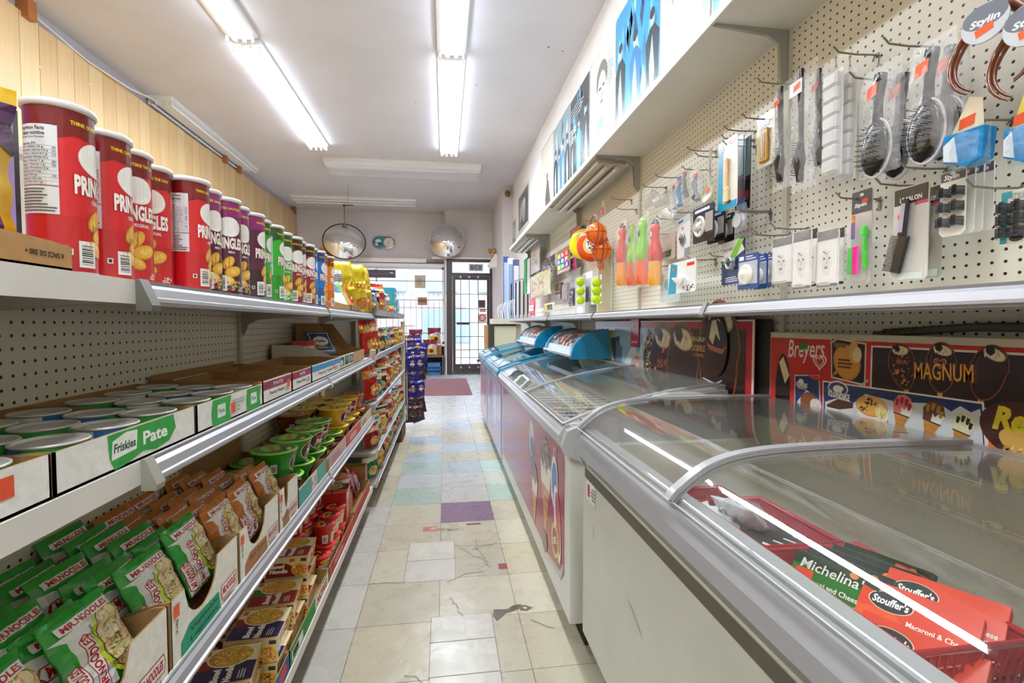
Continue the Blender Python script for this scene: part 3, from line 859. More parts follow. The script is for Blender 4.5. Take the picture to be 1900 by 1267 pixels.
poster('grey and blue poster of figures between the dark poster and the pale one', 5.28, 6.08, ZB, 3.72, people(12, '8fa9b4', ['5b93ac', 'dce8ea', '3c484e', '7c9aa6'], 4, '39444a'))
poster('cream poster with a small dark figure, last in the poster row', 6.10, 6.88, ZB, 3.74, lambda w_, h: Art().rect(0, 0, w_, h, 'b7b29e').rect(.02, .02, w_ - .02, h - .02, 'e4e2d4').poly([(w_ * .55, 0), (w_ * .35, h * .3), (w_ * .5, h * .52), (w_ * .62, h * .5), (w_ * .85, h * .1), (w_ * .85, 0)], '6a6a64').ell(w_ * .52, h * .56, .04, .05, '544f48'))
poster('black and white photograph of a dancer on the right wall', 7.94, 9.06, 2.95, 3.64, lambda w_, h: Art().rect(.04, .04, w_ - .04, h - .04, '55585a').ell(w_ * .45, h * .45, w_ * .25, h * .3, 'b4b6b6').ell(w_ * .6, h * .62, w_ * .1, h * .14, 'dcdcdc').poly([(w_ * .2, .04), (w_ * .4, h * .4), (w_ * .6, .04)], '2c2e30'), 'c9c9c6')
poster('small narrow photograph at the far end of the right wall', 9.4, 9.85, 2.75, 3.35, lambda w_, h: Art().rect(.03, .03, w_ - .03, h - .03, '777b7c').ell(w_ * .5, h * .6, .1, .14, 'cfd2d2'), 'd9dcdc')

# ================================================================ CHEST FREEZERS
def curve(prof, n):
    """resample a polyline smoothly (Catmull-Rom)"""
    P = [prof[0]] + prof + [prof[-1]]; out = []
    for i in range(1, len(P) - 2):
        for k in range(n):
            t = k / n; a, b, c, d = P[i - 1:i + 3]
            out.append(tuple(.5 * (2 * b[j] + (c[j] - a[j]) * t + (2 * a[j] - 5 * b[j] + 4 * c[j] - d[j]) * t * t + (3 * b[j] - a[j] - 3 * c[j] + d[j]) * t ** 3) for j in (0, 1)))
    out.append(prof[-1]); return out
def strip(mb, pr, y0, y1, th, col, m, dz=0.0):
    """sheet of thickness th following profile pr (x,z) between y0 and y1"""
    N = []
    for i, p in enumerate(pr):
        a, b = pr[max(0, i - 1)], pr[min(len(pr) - 1, i + 1)]
        dx, dz_ = b[0] - a[0], b[1] - a[1]; l = math.hypot(dx, dz_)
        N.append((-dz_ / l, dx / l))
    top = [(p[0] + n[0] * (dz + th), p[1] + n[1] * (dz + th)) for p, n in zip(pr, N)]
    bot = [(p[0] + n[0] * dz, p[1] + n[1] * dz) for p, n in zip(pr, N)]
    ring = top + bot[::-1]
    if m == 'glass':
        for q in (top, bot): mb.grid([[(x, y, z) for x, z in q] for y in (y0, y1)], col, m, True)
        for q in ((top[0], bot[0]), (top[-1], bot[-1])): mb.grid([[(x, y, z) for x, z in q] for y in (y0, y1)], col, m, False)
    else: mb.grid([[(x, y0, z) for x, z in ring], [(x, y1, z) for x, z in ring]], col, m, False, True)
    for y, rev in ((y0, 0), (y1, 1)):
        for i in range(len(pr) - 1):
            q = [(top[i][0], y, top[i][1]), (top[i + 1][0], y, top[i + 1][1]), (bot[i + 1][0], y, bot[i + 1][1]), (bot[i][0], y, bot[i][1])]
            mb.face(q[::-1] if rev else q, col, m)
def freezer(label, Xf, Xb, Y0, Y1, Zr, zb, prof, split_y, rimc, bodyc, trim=None, capc=None, floor_z=.5, bodyX=None, art=None, handle=None):
    t = thing('chest_freezer', label, 'freezer')
    bx = bodyX if bodyX else Xf + .035
    x1, ya, yb = Xb - .02, Y0 + .02, Y1 - .02
    b = MB()
    for a, c in (((bx, ya, zb), (bx + .06, yb, Zr)), ((x1 - .06, ya, zb), (x1, yb, Zr + .08)), ((bx + .06, ya, zb), (x1 - .06, ya + .06, Zr)), ((bx + .06, yb - .06, zb), (x1 - .06, yb, Zr))):
        b.box(a, c, bodyc, 'paint', cols=None)
    b.box((bx + .06, ya + .06, zb), (x1 - .06, yb - .06, floor_z), 'e8e8e4', 'frost')
    if art: art(b, bx, ya, yb)
    b.obj('cabinet', t)
    b = MB(); b.box((bx + .07, ya + .03, .0), (x1, yb - .03, zb), '2e2b26', 'rubber')
    b.obj('plinth', t)
    cv = curve(prof, 8)                                    # end walls filled up to the curve
    for y in (Y0, Y1 - .045):
        b = MB()
        poly = [(x, z - .004) for x, z in cv] + [(Xb, Zr - .06), (Xf + .06, Zr - .09), (Xf + .012, Zr - .07), (Xf - .004, Zr - .035)]
        A = [(x, y, z) for x, z in poly]; B = [(x, y + .045, z) for x, z in poly]
        b.grid([A, B], capc or rimc, 'gloss', False, True)
        cxx = (Xf + Xb) / 2
        for Q, rv in ((A, 1), (B, 0)):
            b.face(Q if rv else Q[::-1], capc or rimc, 'gloss')
        b.obj('end_cap', t)
    b = MB()                                               # front rail and back rail
    z0 = prof[0][1]
    b.prism([(Xf + .05, Zr - .06), (Xf + .012, Zr - .06), (Xf - .004, Zr - .035), (Xf - .006, Zr), (Xf, z0 - .02), (Xf + .012, z0), (Xf + .05, z0 + .004)], Y0 + .045, Y1 - .045, rimc, 'gloss')
    b.prism([(Xf + .012, z0 + .0005), (Xf + .012, z0 + .006), (Xf + .02, z0 + .006), (Xf + .02, z0 + .0005)], Y0 + .05, Y1 - .05, 'c6c6ce', 'steel')
    if trim: b.prism([(Xf - .0065, Zr - .03), (Xf - .0085, Zr - .03), (Xf - .0085, Zr - .012), (Xf - .0065, Zr - .012)], Y0, Y1, trim, 'gloss')
    b.obj('front_rail', t)
    b = MB(); b.box((Xb - .06, Y0 + .045, prof[-1][1] - .10), (Xb, Y1 - .045, prof[-1][1] + .008), 'b9b9bc', 'steel'); b.obj('back_rail', t)
    inner = [p for p in cv if p[0] < Xb - .03]
    for k, (a, c) in enumerate(split_y):
        g = MB(); strip(g, inner, a, c, .004, 'ffffff', 'glass', dz=.001 + .009 * (k % 2))
        lid = g.obj('glass_lid', t)
        fr = MB(); w_ = .022
        for y in (a, c - w_): strip(fr, inner, y, y + w_, .010, rimc if not capc else capc, 'gloss', dz=-.002 + .009 * (k % 2))
        strip(fr, inner[:2], a, c, .009, 'cfd0d4', 'steel', dz=.001 + .009 * (k % 2))
        fr.obj('lid_frame', lid)
    if handle:
        b = MB(); x, y, z = handle
        b.prism([(x - .13, z), (x - .09, z + .022), (x - .05, z + .03), (x + .06, z + .03), (x + .10, z + .018), (x + .13, z)], y - .018, y + .018, 'b3b3b0', 'gloss'); b.obj('lid_handle', t)
    return t
P1 = [(.440, .920), (.456, .939), (.522, .983), (.62, 1.004), (.78, 1.010), (.97, 1.010), (1.135, 1.006)]
P2 = [(.455, .868), (.50, .886), (.58, .915), (.74, .958), (.92, .992), (1.10, 1.012)]
def f1_art(b, bx, y0, y1):
    a = Art()
    a.rect(.0, .77, 1.9, .795, '6d6656')                        # dark groove handle
    a.rect(1.40, .70, 1.50, .765, 'e9e6dc').rect(1.465, .715, 1.488, .755, 'b8303a').lines(1.41, .71, 1.45, .755, 4, '5a5a58')
    a.poly([(1.42, .64), (1.425, .642), (1.432, .60), (1.428, .60)], '8d8a7c').ell(1.0, .42, .06, .012, 'c4c2b2', rot=.2)
    wrap(a, lambda u, v, h: (bx - h, y1 - (1.56 - u) if False else u, v), b, 'paint', h0=.0012)
f1_art2 = lambda b, bx, y0, y1: (wrap(Art().rect(y0 + .01, .765, 1.52, .797, '5b5546').rect(1.41, .70, 1.50, .762, 'e9e6dc').rect(1.465, .712, 1.488, .752, 'b8303a').lines(1.415, .71, 1.455, .752, 4, '5a5a58').poly([(1.42, .64), (1.424, .642), (1.430, .60), (1.427, .60)], '8d8a7c').ell(.95, .42, .07, .010, 'bdbbab').ell(1.1, .55, .05, .006, 'c2c0b0', rot=.4), lambda u, v, h: (bx - h, u, v), b, 'paint', h0=.0012, flip=True))
freezer('large grey rimmed chest freezer nearest the camera with red baskets inside', .438, 1.14, -.72, 1.56, .875, .23, P1, [(-.66, .885), (.861, 1.52)], 'a5a4a6', 'c9c8b8', floor_z=.60, bodyX=.458, art=f1_art2, handle=(.80, 1.535, 1.004))
def cornet(a, u, v, s, top, cream, rot=0):
    """ice cream cone drawn at (u,v) its tip, s tall"""
    c, d = math.cos(rot), math.sin(rot)
    q = lambda x, y: (u + x * c - y * d, v + x * d + y * c)
    a.poly([q(0, 0), q(.17 * s, .55 * s), q(-.17 * s, .55 * s)], 'c98a3e')
    for k in range(1, 5):
        y = .11 * s * k; w_ = .17 * s * y / (.55 * s)
        a.poly([q(-w_, y), q(w_, y), q(w_, y + .008 * s), q(-w_, y + .008 * s)], '9a6224')
    a.poly([q(-.19 * s, .55 * s), q(.19 * s, .55 * s), q(.24 * s, .78 * s), q(.15 * s, .98 * s), q(0, 1.03 * s), q(-.15 * s, .97 * s), q(-.24 * s, .78 * s)], cream)
    a.poly([q(-.24 * s, .78 * s), q(-.12 * s, .70 * s), q(-.05 * s, .8 * s), q(.04 * s, .68 * s), q(.12 * s, .8 * s), q(.24 * s, .76 * s), q(.15 * s, .98 * s), q(0, 1.03 * s), q(-.15 * s, .97 * s)], top)
def f2_art(b, bx, y0, y1):
    a = Art(); L = y1 - y0
    # u runs towards the camera (from the far end)
    a.poly([(.06, .86 - .06), (L - .22, .80), (L - .12, .78), (L - .09, .72), (L - .09, .26), (L - .14, .21), (L - .3, .2), (.06, .2)], '9c1526')
    a.poly([(.06, .80), (L * .48, .80), (L * .42, .5), (L * .45, .2), (.06, .2)], '8d3a6c')
    a.poly([(L * .40, .78), (L * .62, .8), (L * .60, .2), (L * .42, .2)], 'a02545')
    a.poly([(L - .3, .2), (L - .14, .21), (L - .09, .30), (L - .16, .24), (L - .42, .2)], '9aa6b4')
    a.ell(L - .82, .62, .10, .15, '3c2a38').ell(L - .82, .64, .075, .10, 'b9b3c0').ell(L - .80, .60, .05, .05, '2a1a24')
    cornet(a, L - .45, .22, .50, '4b2312', 'e9dcc4')
    a.specks(L - .45, .64, .09, .09, 60, ['f4e8cc', '3a1a0e', '7c3f1c', 'd9b98a'], .012, 3)
    cornet(a, L - .72, .18, .34, '5a2a18', 'e2cdb4'); a.ell(L - .26, .58, .07, .115, 'd8d4e4').ell(L - .255, .58, .05, .085, '2f6ea8').ell(L - .20, .42, .055, .16, 'e8e4ea', rot=.25).ell(L - .19, .43, .035, .13, 'c21f2c', rot=.25)
    a.ell(L - .24, .33, .07, .075, 'd9b43c').ell(L - .24, .33, .05, .055, '74221c').text('CORNETTO', L - .24, .33, .08, .03, 'f4e8d8', .03, rot=.4)
    a.ell(L - .46, .23, .06, .05, '5d3a2a').text("IO", L - .25, .71, .06, .05, 'f0d8d8', .0, .2)
    wrap(a, lambda u, v, h: (bx - h, y1 - u, v), b, 'gloss', h0=.0012)
freezer('long grey freezer with a red ice cream picture on its front', .438, 1.14, 1.74, 3.96, .84, .11, P2, [(2.66, 3.91), (1.79, 2.684)], 'a9a8a6', 'd9d7cd', floor_z=.56, bodyX=.472, art=f2_art)
def f3_art(b, bx, y0, y1):
    a = Art(); L = y1 - y0
    a.rect(.04, .16, L - .04, .80, 'b8b4d0').rect(.04, .16, L - .04, .42, 'a89cc4').poly([(.2, .2), (.6, .2), (.5, .7), (.3, .75)], '8a86b8')
    a.ell(L * .6, .5, .12, .2, 'd4d2e6')
    wrap(a, lambda u, v, h: (bx - h, y1 - u, v), b, 'gloss', h0=.0012)
P3 = [(x, z + .012) for x, z in P2]
freezer('white freezer with blue trim, second from the far end', .440, 1.12, 3.99, 5.34, .84, .11, P3, [(4.65, 5.29), (4.04, 4.674)], '2a86a6', 'c2bfd2', 'b9c4cc', '1f8fb0', floor_z=.58, bodyX=.472, art=f3_art)
def f4_art(b, bx, y0, y1):
    a = Art(); L = y1 - y0
    a.rect(.04, .16, L - .04, .80, 'c4a8c0').ell(L * .3, .55, .1, .16, 'b04a4a').ell(L * .7, .5, .12, .2, '7c88b8').text('ICE', L * .5, .72, .3, .06, 'efe8f0', .03)
    wrap(a, lambda u, v, h: (bx - h, y1 - u, v), b, 'gloss', h0=.0012)
freezer('white freezer with blue trim at the far end by the door', .444, 1.12, 5.37, 6.42, .84, .11, P3, [(5.88, 6.38), (5.42, 5.904)], '3a93b0', 'c8c0d4', 'b9c4cc', '2f9bbb', floor_z=.58, bodyX=.472, art=f4_art)
# blue drum canopies with ice cream menus, standing on the back rails of the far freezers
def canopy(label, y0, y1, x, z):
    t = thing('freezer_canopy', label, 'canopy', (x, y0, z))
    n = 12; L = y1 - y0
    pr = [(.26, 0), (.26, .17)] + [(.06 + .0 + .20 * math.cos(a), .0 + .0 + .19 * math.sin(a)) for a in []]
    arc = [(.26 - .26 * math.sin(a), .0 + .185 * 1 * math.cos(a)) for a in [PI / 2 * k / n for k in range(n + 1)]]
    poly = [(.26, 0)] + [(x_, z_) for x_, z_ in arc]
    for a_, c_ in ((0, .05), (L - .05, L)):
        b = MB(); b.prism([(x_ * 1.0, z_) for x_, z_ in [(.26, -.01)] + [(p[0] - .008, p[1] + .008) for p in arc] + [(-.008, -.01)]], a_, c_, '1b86ae', 'gloss')
        b.obj('end_panel', t)
    b = MB()
    cols = ['5a3a30', 'b8653c', 'd8b48c', '33507c', 'a8b4c4', '7c2a2c', 'c98a4c', '3f2a24']
    r = random.Random(int(y0 * 10))
    b.grid([[(p[0], .05 + (L - .1) * j / 24, p[1]) for j in range(25)] for p in arc], 'ffffff', 'gloss', True, False, lambda i, j: r.choice(cols) if i < 9 and i > 1 and j % 4 else ('aebcd0' if i > 8 else '46303a'))
    b.obj('menu_panel', t)
    b = MB(); b.tube([(-.012, .0, .02), (-.012, L, .02)], .008, 'd9dde0', 'gloss'); b.obj('front_edge', t)
canopy('nearer blue drum shaped freezer canopy with an ice cream menu', 3.10, 3.95, .84, 1.040)
canopy('farther blue drum shaped freezer canopy with an ice cream menu', 4.30, 5.35, .82, 1.058)
# ================================================================ GOODS ON THE LEFT SHELVES
# ---- tubes of potato crisps
def crisp_can(kind):
    body, band, low, name_, txt = kind
    r_, h_ = .0366, .229
    t = thing('crisp_can', 'crisp can', 'crisp can')
    b = MB()
    b.lathe([(r_ - .001, .0), (r_ + .0006, .002), (r_ + .0006, .006)], 'd9d9dc', 'steel', 40)
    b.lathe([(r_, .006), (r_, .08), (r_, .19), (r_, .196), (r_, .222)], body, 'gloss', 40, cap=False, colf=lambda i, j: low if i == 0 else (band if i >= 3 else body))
    a = Art(); c = 2 * PI * r_
    a.poly([(-.055, .178), (-.03, .188), (0, .184), (.03, .188), (.055, .178), (.055, .2), (-.055, .2)], band)
    a.text(['THINK OUTSIDE THE CAN!', 'FAITES SAUTER!'][len(name_) % 2], .0, .205, .056 if len(name_) % 2 else .07, .0055, 'f2d21c', .03)
    a.ell(.0, .162, .0275, .023, 'f3f1ea', 26).ell(.0, .162, .0255, .021, 'fbfaf6', 24)
    a.text('PRINGLES', .0, .124, .068, .029, '8f1018' if body != 'd21f26' else 'a80d14', .09).text('PRINGLES', .0, .124, .065, .027, 'faf7f0', .045)
    a.text(name_, .004, .103, .03 if len(name_) > 4 else .014, .006, 'f4efe4', .02)
    for u, v, s, g in ((-.004, .078, 1, .9), (.008, .058, 1.15, .3), (-.006, .038, .95, -.4)):
        a.ell(u, v, .018 * s, .011 * s, 'b9781c', 18, g).ell(u + .001, v + .001, .0165 * s, .0095 * s, 'e8b23a', 18, g).ell(u + .003, v + .002, .010 * s, .005 * s, 'f3cc62', 14, g)
    if txt: a.specks(.002, .026, .024, .012, 30, txt, .006, 5)
    a.lines(.018, .012, .036, .018, 2, 'e8ddd0')
    a.text('148 g', .03, .02, .016, .006, 'f6efe6', .02)
    a.bars(-.030, .012, -.008, .048).rect(-.043, .028, -.036, .036, 'f0eee8').rect(-.0415, .0295, -.0375, .0345, '202020')
    U0, U1 = -.093, -.048
    a.rect(U0, .080, U1, .196, 'e4e7e9').rect(U0, .116, U1, .1172, '8a1a1e' if body == 'd21f26' else low)
    a.text('Nutrition Facts', (U0 + U1) / 2 - .006, .191, .032, .0050, '20201f', .02).text('Valeur nutritive', (U0 + U1) / 2 - .006, .1845, .032, .0050, '20201f', .02)
    a.text('Per 28 chips (50 g) pour 28 croustilles', (U0 + U1) / 2 - .006, .179, .031, .003, '3a3a3a', .01)
    y = .1755
    for s in ('Calories 270', 'Fat / Lipides 16 g', 'Saturated / satures 4.5 g', '+ Trans / trans 0.1 g', 'Carbohydrate / Glucides 29 g', 'Fibre / Fibres 1 g', 'Sugars / Sucres 1 g', 'Protein / Proteines 2 g', 'Cholesterol 0 mg', 'Sodium 270 mg', 'Potassium 300 mg', 'Iron / Fer 0.5 mg'):
        w_ = min(.034, .0014 * len(s) + .004); y -= .0046
        a.rect(U0 + .001, y - .0026, U1 - .001, y - .0023, '4a4a4a').text(s, U0 + .0015 + w_ / 2, y, w_, .0027, '2a2a2a', .015)
        if s[0] not in 'CPI': a.text(str(len(s)) + '%', U1 - .004, y, .004, .0026, '2a2a2a', .01)
    a.lines(U0 + .001, .082, U1 - .001, .114, 8, '5a5a5c', 4, .4)
    wrap(a, lambda u, v, h: ((r_ + h) * math.cos(u / r_), (r_ + h) * math.sin(u / r_), v), b, 'gloss', h0=.00035, dh=.00002, su=.006)
    b.obj('can_body', t)
    b = MB(); b.lathe([(r_ + .0005, .2215), (r_ + .003, .2225), (r_ + .0032, .2295), (r_ + .0016, .231), (r_ - .001, .2308), (r_ - .003, .2285), (0, .2285)], 'e6e5e3', 'gloss', 40); b.obj('plastic_lid', t)
    return t
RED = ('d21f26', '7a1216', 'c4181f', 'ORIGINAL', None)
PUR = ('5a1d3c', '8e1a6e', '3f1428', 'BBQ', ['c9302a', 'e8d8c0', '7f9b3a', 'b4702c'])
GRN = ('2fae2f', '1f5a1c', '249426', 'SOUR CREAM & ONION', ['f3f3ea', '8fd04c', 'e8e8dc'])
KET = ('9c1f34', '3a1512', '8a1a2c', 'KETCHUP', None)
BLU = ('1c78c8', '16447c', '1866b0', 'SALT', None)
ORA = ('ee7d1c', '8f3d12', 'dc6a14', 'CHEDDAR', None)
KN = {'red': RED, 'purple': PUR, 'green': GRN, 'maroon': KET, 'blue': BLU, 'orange': ORA}
pools = {k: Pool(crisp_can(v)) for k, v in KN.items()}
def tangent_place(px, py, X):
    """a can whose outline touches this ray on its far side, standing with its near side at X"""
    r_ = .038
    d = CAMR @ Vector(((px - 950) / F_PX, (633.5 - py) / F_PX, -1))
    a = math.atan2(d.x, d.y)
    t = (X + r_ * math.cos(a)) / math.sin(a)
    return (X, t * math.cos(a) + r_ * math.sin(a))
CANS = [('red', 187, 16), ('red', 252, 14), ('red', 288, -34), ('red', 325, -62), ('red', 380.8, 10), ('purple', 407, -22), ('purple', 433, -48), ('purple', 461.2, -30), ('purple', 482.4, 2), ('green', 505, 14),
        ('green', 525.6, 12), ('green', 544, -36), ('maroon', 556, -30), ('maroon', 566, 0), ('maroon', 580, -22), ('blue', 590, 24), ('blue', 598, 2), ('orange', 608, -14), ('orange', 617.5, 8)]
ordl = ['nearest', 'second', 'third', 'fourth', 'fifth', 'sixth', 'seventh']
cnt = {}; prev = None; tot = {k: sum(1 for c in CANS if c[0] == k) for k in KN}
for i, (k, px, rot) in enumerate(CANS):
    X = -.524 if i % 2 == 0 else -.535
    if i == 3: X = -.560
    if i == 2: X = -.548
    x, y = tangent_place(px, 520, X)
    if prev is not None:
        dx = x - prev[0]
        need = math.sqrt(max(0, .0795 ** 2 - dx * dx))
        if y - prev[1] < need: y = prev[1] + need
    prev = (x, y)
    n = cnt.get(k, 0); cnt[k] = n + 1
    how = {16: 'showing its nutrition table', 14: 'showing part of its nutrition table'}.get(rot, '')
    last = ' of the %d %s cans' % (tot[k], k)
    if k == 'red': lab = ['largest red crisp can with its nutrition table facing out, beside the cardboard tray', 'second red crisp can, its nutrition table half hidden by the first', 'third red crisp can with the lettering and crisps turned to the front', 'fourth red crisp can set back behind its neighbour, showing 148 g', 'fifth red crisp can, the one touching the purple cans'][n]
    else: lab = '%s%s crisp can on the top shelf, counted from the cardboard tray' % (ordl[n] + ' ' if n else 'first ', k)
    pools[k].put(lab, (x, y, 1.3345), R(rot), 'crisp cans lined up on the top shelf')

# ---- soft bags and packs
def pillow(w_, h_, d_, seed=0, nx=12, ny=14, wr=.003, crimp=.07):
    r = random.Random(seed); ph = [r.uniform(0, 6.28) for _ in range(6)]; fr = [r.uniform(2, 5) for _ in range(6)]
    def S(u, v, side=1):
        """u in -w/2..w/2, v in 0..h -> point, front faces +X"""
        a, b = 2 * u / w_, 2 * v / h_ - 1
        a = max(-1, min(1, a)); b = max(-1, min(1, b))
        e = min(1, (1 - abs(b)) / crimp) if crimp else 1
        q = max(0, 1 - abs(a) ** 2.6) ** .6 * max(0, 1 - (abs(b) ** 3.2)) ** .7
        wv = wr * (math.sin(fr[0] * a * 3 + ph[0] + b * 2) + math.sin(fr[1] * b * 4 + ph[1] + a) + .7 * math.sin(fr[2] * (a + b) * 4 + ph[2]))
        x = side * (d_ / 2 * q + .0012) + wv * (q * .8 + .25) * (1 if side > 0 else .8)
        yy = u * (1 - .06 * (1 - abs(b)) - .02 * math.sin(fr[3] * b * 3 + ph[3]))
        return (x, yy, v + .35 * wr * math.sin(fr[4] * a * 4 + ph[4]))
    return S
def onbag(S, w_, h_, nx, ny, side=1):
    """mapping onto the very facets of the bag's front"""
    C = {}
    def g(i, j):
        if (i, j) not in C: C[i, j] = Vector(S(-w_ / 2 + w_ * i / nx, h_ * j / ny, side))
        return C[i, j]
    def f(u, v, h):
        a, c = (u + w_ / 2) / w_ * nx, v / h_ * ny
        i, j = min(nx - 1, max(0, int(a))), min(ny - 1, max(0, int(c)))
        a, c = a - i, c - j
        p = g(i, j)
        p = p + (a * (g(i + 1, j) - p) + c * (g(i + 1, j + 1) - g(i + 1, j)) if a >= c else c * (g(i, j + 1) - p) + a * (g(i + 1, j + 1) - g(i, j + 1)))
        return (p.x + side * h, p.y, p.z)
    return f
def bag(S, w_, h_, col, art=None, m='bag', colf=None, nx=12, ny=14, back=None, zig=True):
    b = MB()
    U_ = [-w_ / 2 + w_ * j / nx for j in range(nx + 1)]; V_ = [h_ * i / ny for i in range(ny + 1)]
    b.grid([[S(u, v, 1) for u in U_] for v in V_], col, m, True, False, (lambda i, j: colf((j + .5) / nx, (i + .5) / ny)) if colf else None)
    n = len(b.f)
    b.grid([[S(u, v, -1) for u in U_[::-1]] for v in V_], back or col, m, True)
    edge = []
    for i in range(ny):                                  # close the sides
        for u in (-w_ / 2, w_ / 2):
            p = [S(u, V_[i], 1), S(u, V_[i + 1], 1), S(u, V_[i + 1], -1), S(u, V_[i], -1)]
            b.face(p if u < 0 else p[::-1], back or col, m)
    for j in range(nx):
        for v in (0, h_):
            p = [S(U_[j], v, 1), S(U_[j + 1], v, 1), S(U_[j + 1], v, -1), S(U_[j], v, -1)]
            b.face(p[::-1] if v == 0 else p, back or col, m)
    if art: wrap(art, onbag(S, w_, h_, nx, ny), b, m, h0=.0018, dh=.00004, su=w_ / nx, sv=h_ / ny, diag=True)
    return b
NOOD = ['e8d49a', 'f0e2b4', 'd9be7c', 'c9a45c', 'f4eac4']
def noodle_pack(main, dark, kind, seed, front=False):
    w_, h_, d_ = .128, .150, .040
    S = pillow(w_, h_, d_, seed, wr=.0022, crimp=.1)
    a = Art()
    a.rect(-w_ / 2, .046, w_ / 2, .112, 'e6e6e2')
    a.poly([(-w_ / 2, .112), (w_ / 2, .112), (w_ / 2, .118), (0, .106), (-w_ / 2, .118)], 'e8e8e4')
    a.poly([(w_ * .5, .0), (w_ * .5, .046), (-w_ * .1, .046), (-w_ * .3, .03), (-w_ * .3, 0)], main)
    a.ell(.012, .034, .052, .030, 'c7dc3c' if main.startswith('2') else 'e0b93a', 20).ell(.012, .033, .049, .027, '5a3a20', 20).ell(.012, .033, .047, .025, 'e8d49a', 20)
    a.specks(.012, .033, .044, .023, 90, NOOD + ['c9a45c', 'b98a3c'] + (['5f9a30', 'd96c30'] if main.startswith('2') else ['a85a28']), .009, seed, None, .2)
    for v0, wd_, hh in ((.085, .108, .018),):
        u0, u1 = -wd_ / 2, wd_ / 2
        a.poly([(u0, v0 - .012), (u1, v0 - .012), (u1 + .006, v0), (u1, v0 + .013), (u0, v0 + .013), (u0 - .006, v0)], 'a51c28')
        a.poly([(u0 + .002, v0 - .010), (u1 - .002, v0 - .010), (u1 + .003, v0), (u1 - .002, v0 + .011), (u0 + .002, v0 + .011), (u0 - .003, v0)], 'f2efe8')
        a.text('MR.NOODLES', 0, v0 + .0005, .100, .019, 'b3202c', .035, .12)
    a.text(kind, -.02, .062, .07, .007, '4a5a1c' if main.startswith('2') else '6a3a1a', .01)
    a.rect(-w_ / 2 + .004, .066, w_ / 2 - .004, .0675, 'c0d23c' if main.startswith('2') else 'd8a040')
    if front:
        gr = main.startswith('2')
        a = Art().poly([(-w_ / 2, 0), (.0, 0), (-.006, .07), (.004, .125), (-w_ / 2, .118)], 'e8e8e4').poly([(-w_ / 2, .02), (-.046, .02), (-.046, .11), (-w_ / 2, .118)], main)
        for u, n_ in ((-.024, .10), (-.053, .066)):
            a.poly([(u - .010, .012), (u, .006), (u + .010, .012), (u + .010, n_), (u, n_ + .006), (u - .010, n_)], 'a51c28').poly([(u - .0085, .013), (u, .008), (u + .0085, .013), (u + .0085, n_ - .001), (u, n_ + .004), (u - .0085, n_ - .001)], 'f2efe8').text('MR.NOODLES', u, .008 + n_ / 2, n_ - .012, .013, 'b3202c', .035, .1, PI / 2)
        a.ell(.026, .072, .043, .058, 'c7dc3c' if gr else 'e0b93a', 24).ell(.028, .072, .038, .053, '5a3a20', 24).ell(.028, .072, .036, .051, 'e8d49a', 24)
        a.specks(.028, .072, .034, .048, 170, NOOD + ['c9a45c', 'f6ecd0'] + (['5f9a30', 'd96c30'] if gr else ['a85a28']), .008, seed, None, .2)
        a.text(kind, -.008, .075, .075, .006, '4a5a1c' if gr else '6a3a1a', .01, 0, PI / 2 + .12).rect(-w_ / 2, .142, w_ / 2, .15, main)
    b = bag(S, w_, h_, main, a, 'bag')
    # logo along the top seam as well
    t = Art().poly([(-.05, .122), (.05, .122), (.05, .136), (-.05, .136)], 'efece6').text('MR.NOODLES', 0, .129, .086, .010, 'b3202c', .04)
    wrap(t, onbag(S, w_, h_, 12, 14), b, 'bag', h0=.0026, dh=.00004, su=w_ / 12, sv=h_ / 14, diag=True)
    k = onbag(S, w_, h_, 12, 14, -1); wrap(t, lambda u, v, h: k(-u, v, h), b, 'bag', h0=.0026, dh=.00005, su=w_ / 12, sv=h_ / 14)
    return b.obj('noodle_pack')
def tray(name, label, cat, x0, x1, y0, y1, z, hb, hf, wall='b58f5c', face='ebe8de', art=None, dip=None, grp=None, th=.003, side=None):
    """open cardboard tray: hb back and side height, hf front height; the front faces +X"""
    b = MB()
    b.box((x0, y0, z), (x1, y1, z + th), wall, 'card')
    b.box((x0, y0, z + th), (x0 + th, y1, z + hb), wall, 'card')
    for k, y in enumerate((y0, y1 - th)):
        s = side or hb
        poly = [(x0 + th, z + th), (x1, z + th), (x1, z + hf), (x1 - .02, z + hf), (x1 - .10, z + s), (x0 + th, z + hb)]
        b.prism(poly, y, y + th, wall, 'card')
    if dip:                                              # front with a scooped opening
        n = 10; yy0, yy1 = y0 + dip[0], y1 - dip[1]
        prof = [(y0, z + hf), (yy0 - .012, z + hf)] + [(yy0 + (yy1 - yy0) * k / n, z + hf - (hf - dip[2]) * math.sin(PI * k / n) ** .45) for k in range(n + 1)] + [(yy1 + .012, z + hf), (y1, z + hf)]
        for k in range(len(prof) - 1):
            (ya, za), (yb, zb) = prof[k], prof[k + 1]
            for X, rv in ((x1, 0), (x1 - th, 1)):
                q = [(X, ya, z), (X, yb, z), (X, yb, zb), (X, ya, za)]
                b.face(q[::-1] if rv else q, face if not rv else wall, 'card')
            b.face([(x1 - th, ya, za), (x1, ya, za), (x1, yb, zb), (x1 - th, yb, zb)], wall, 'card')
    else:
        b.box((x1 - th, y0, z), (x1, y1, z + hf), face, 'card', cols=[None, 'a98552', None, None, None, wall])
    if art: wrap(art, aisle(x1, y0, z), b, 'card', h0=.0004, dh=.00008)
    return tag(b.obj(name), label, cat, grp)
TH = .004
ZL = LZ['low'] + .001
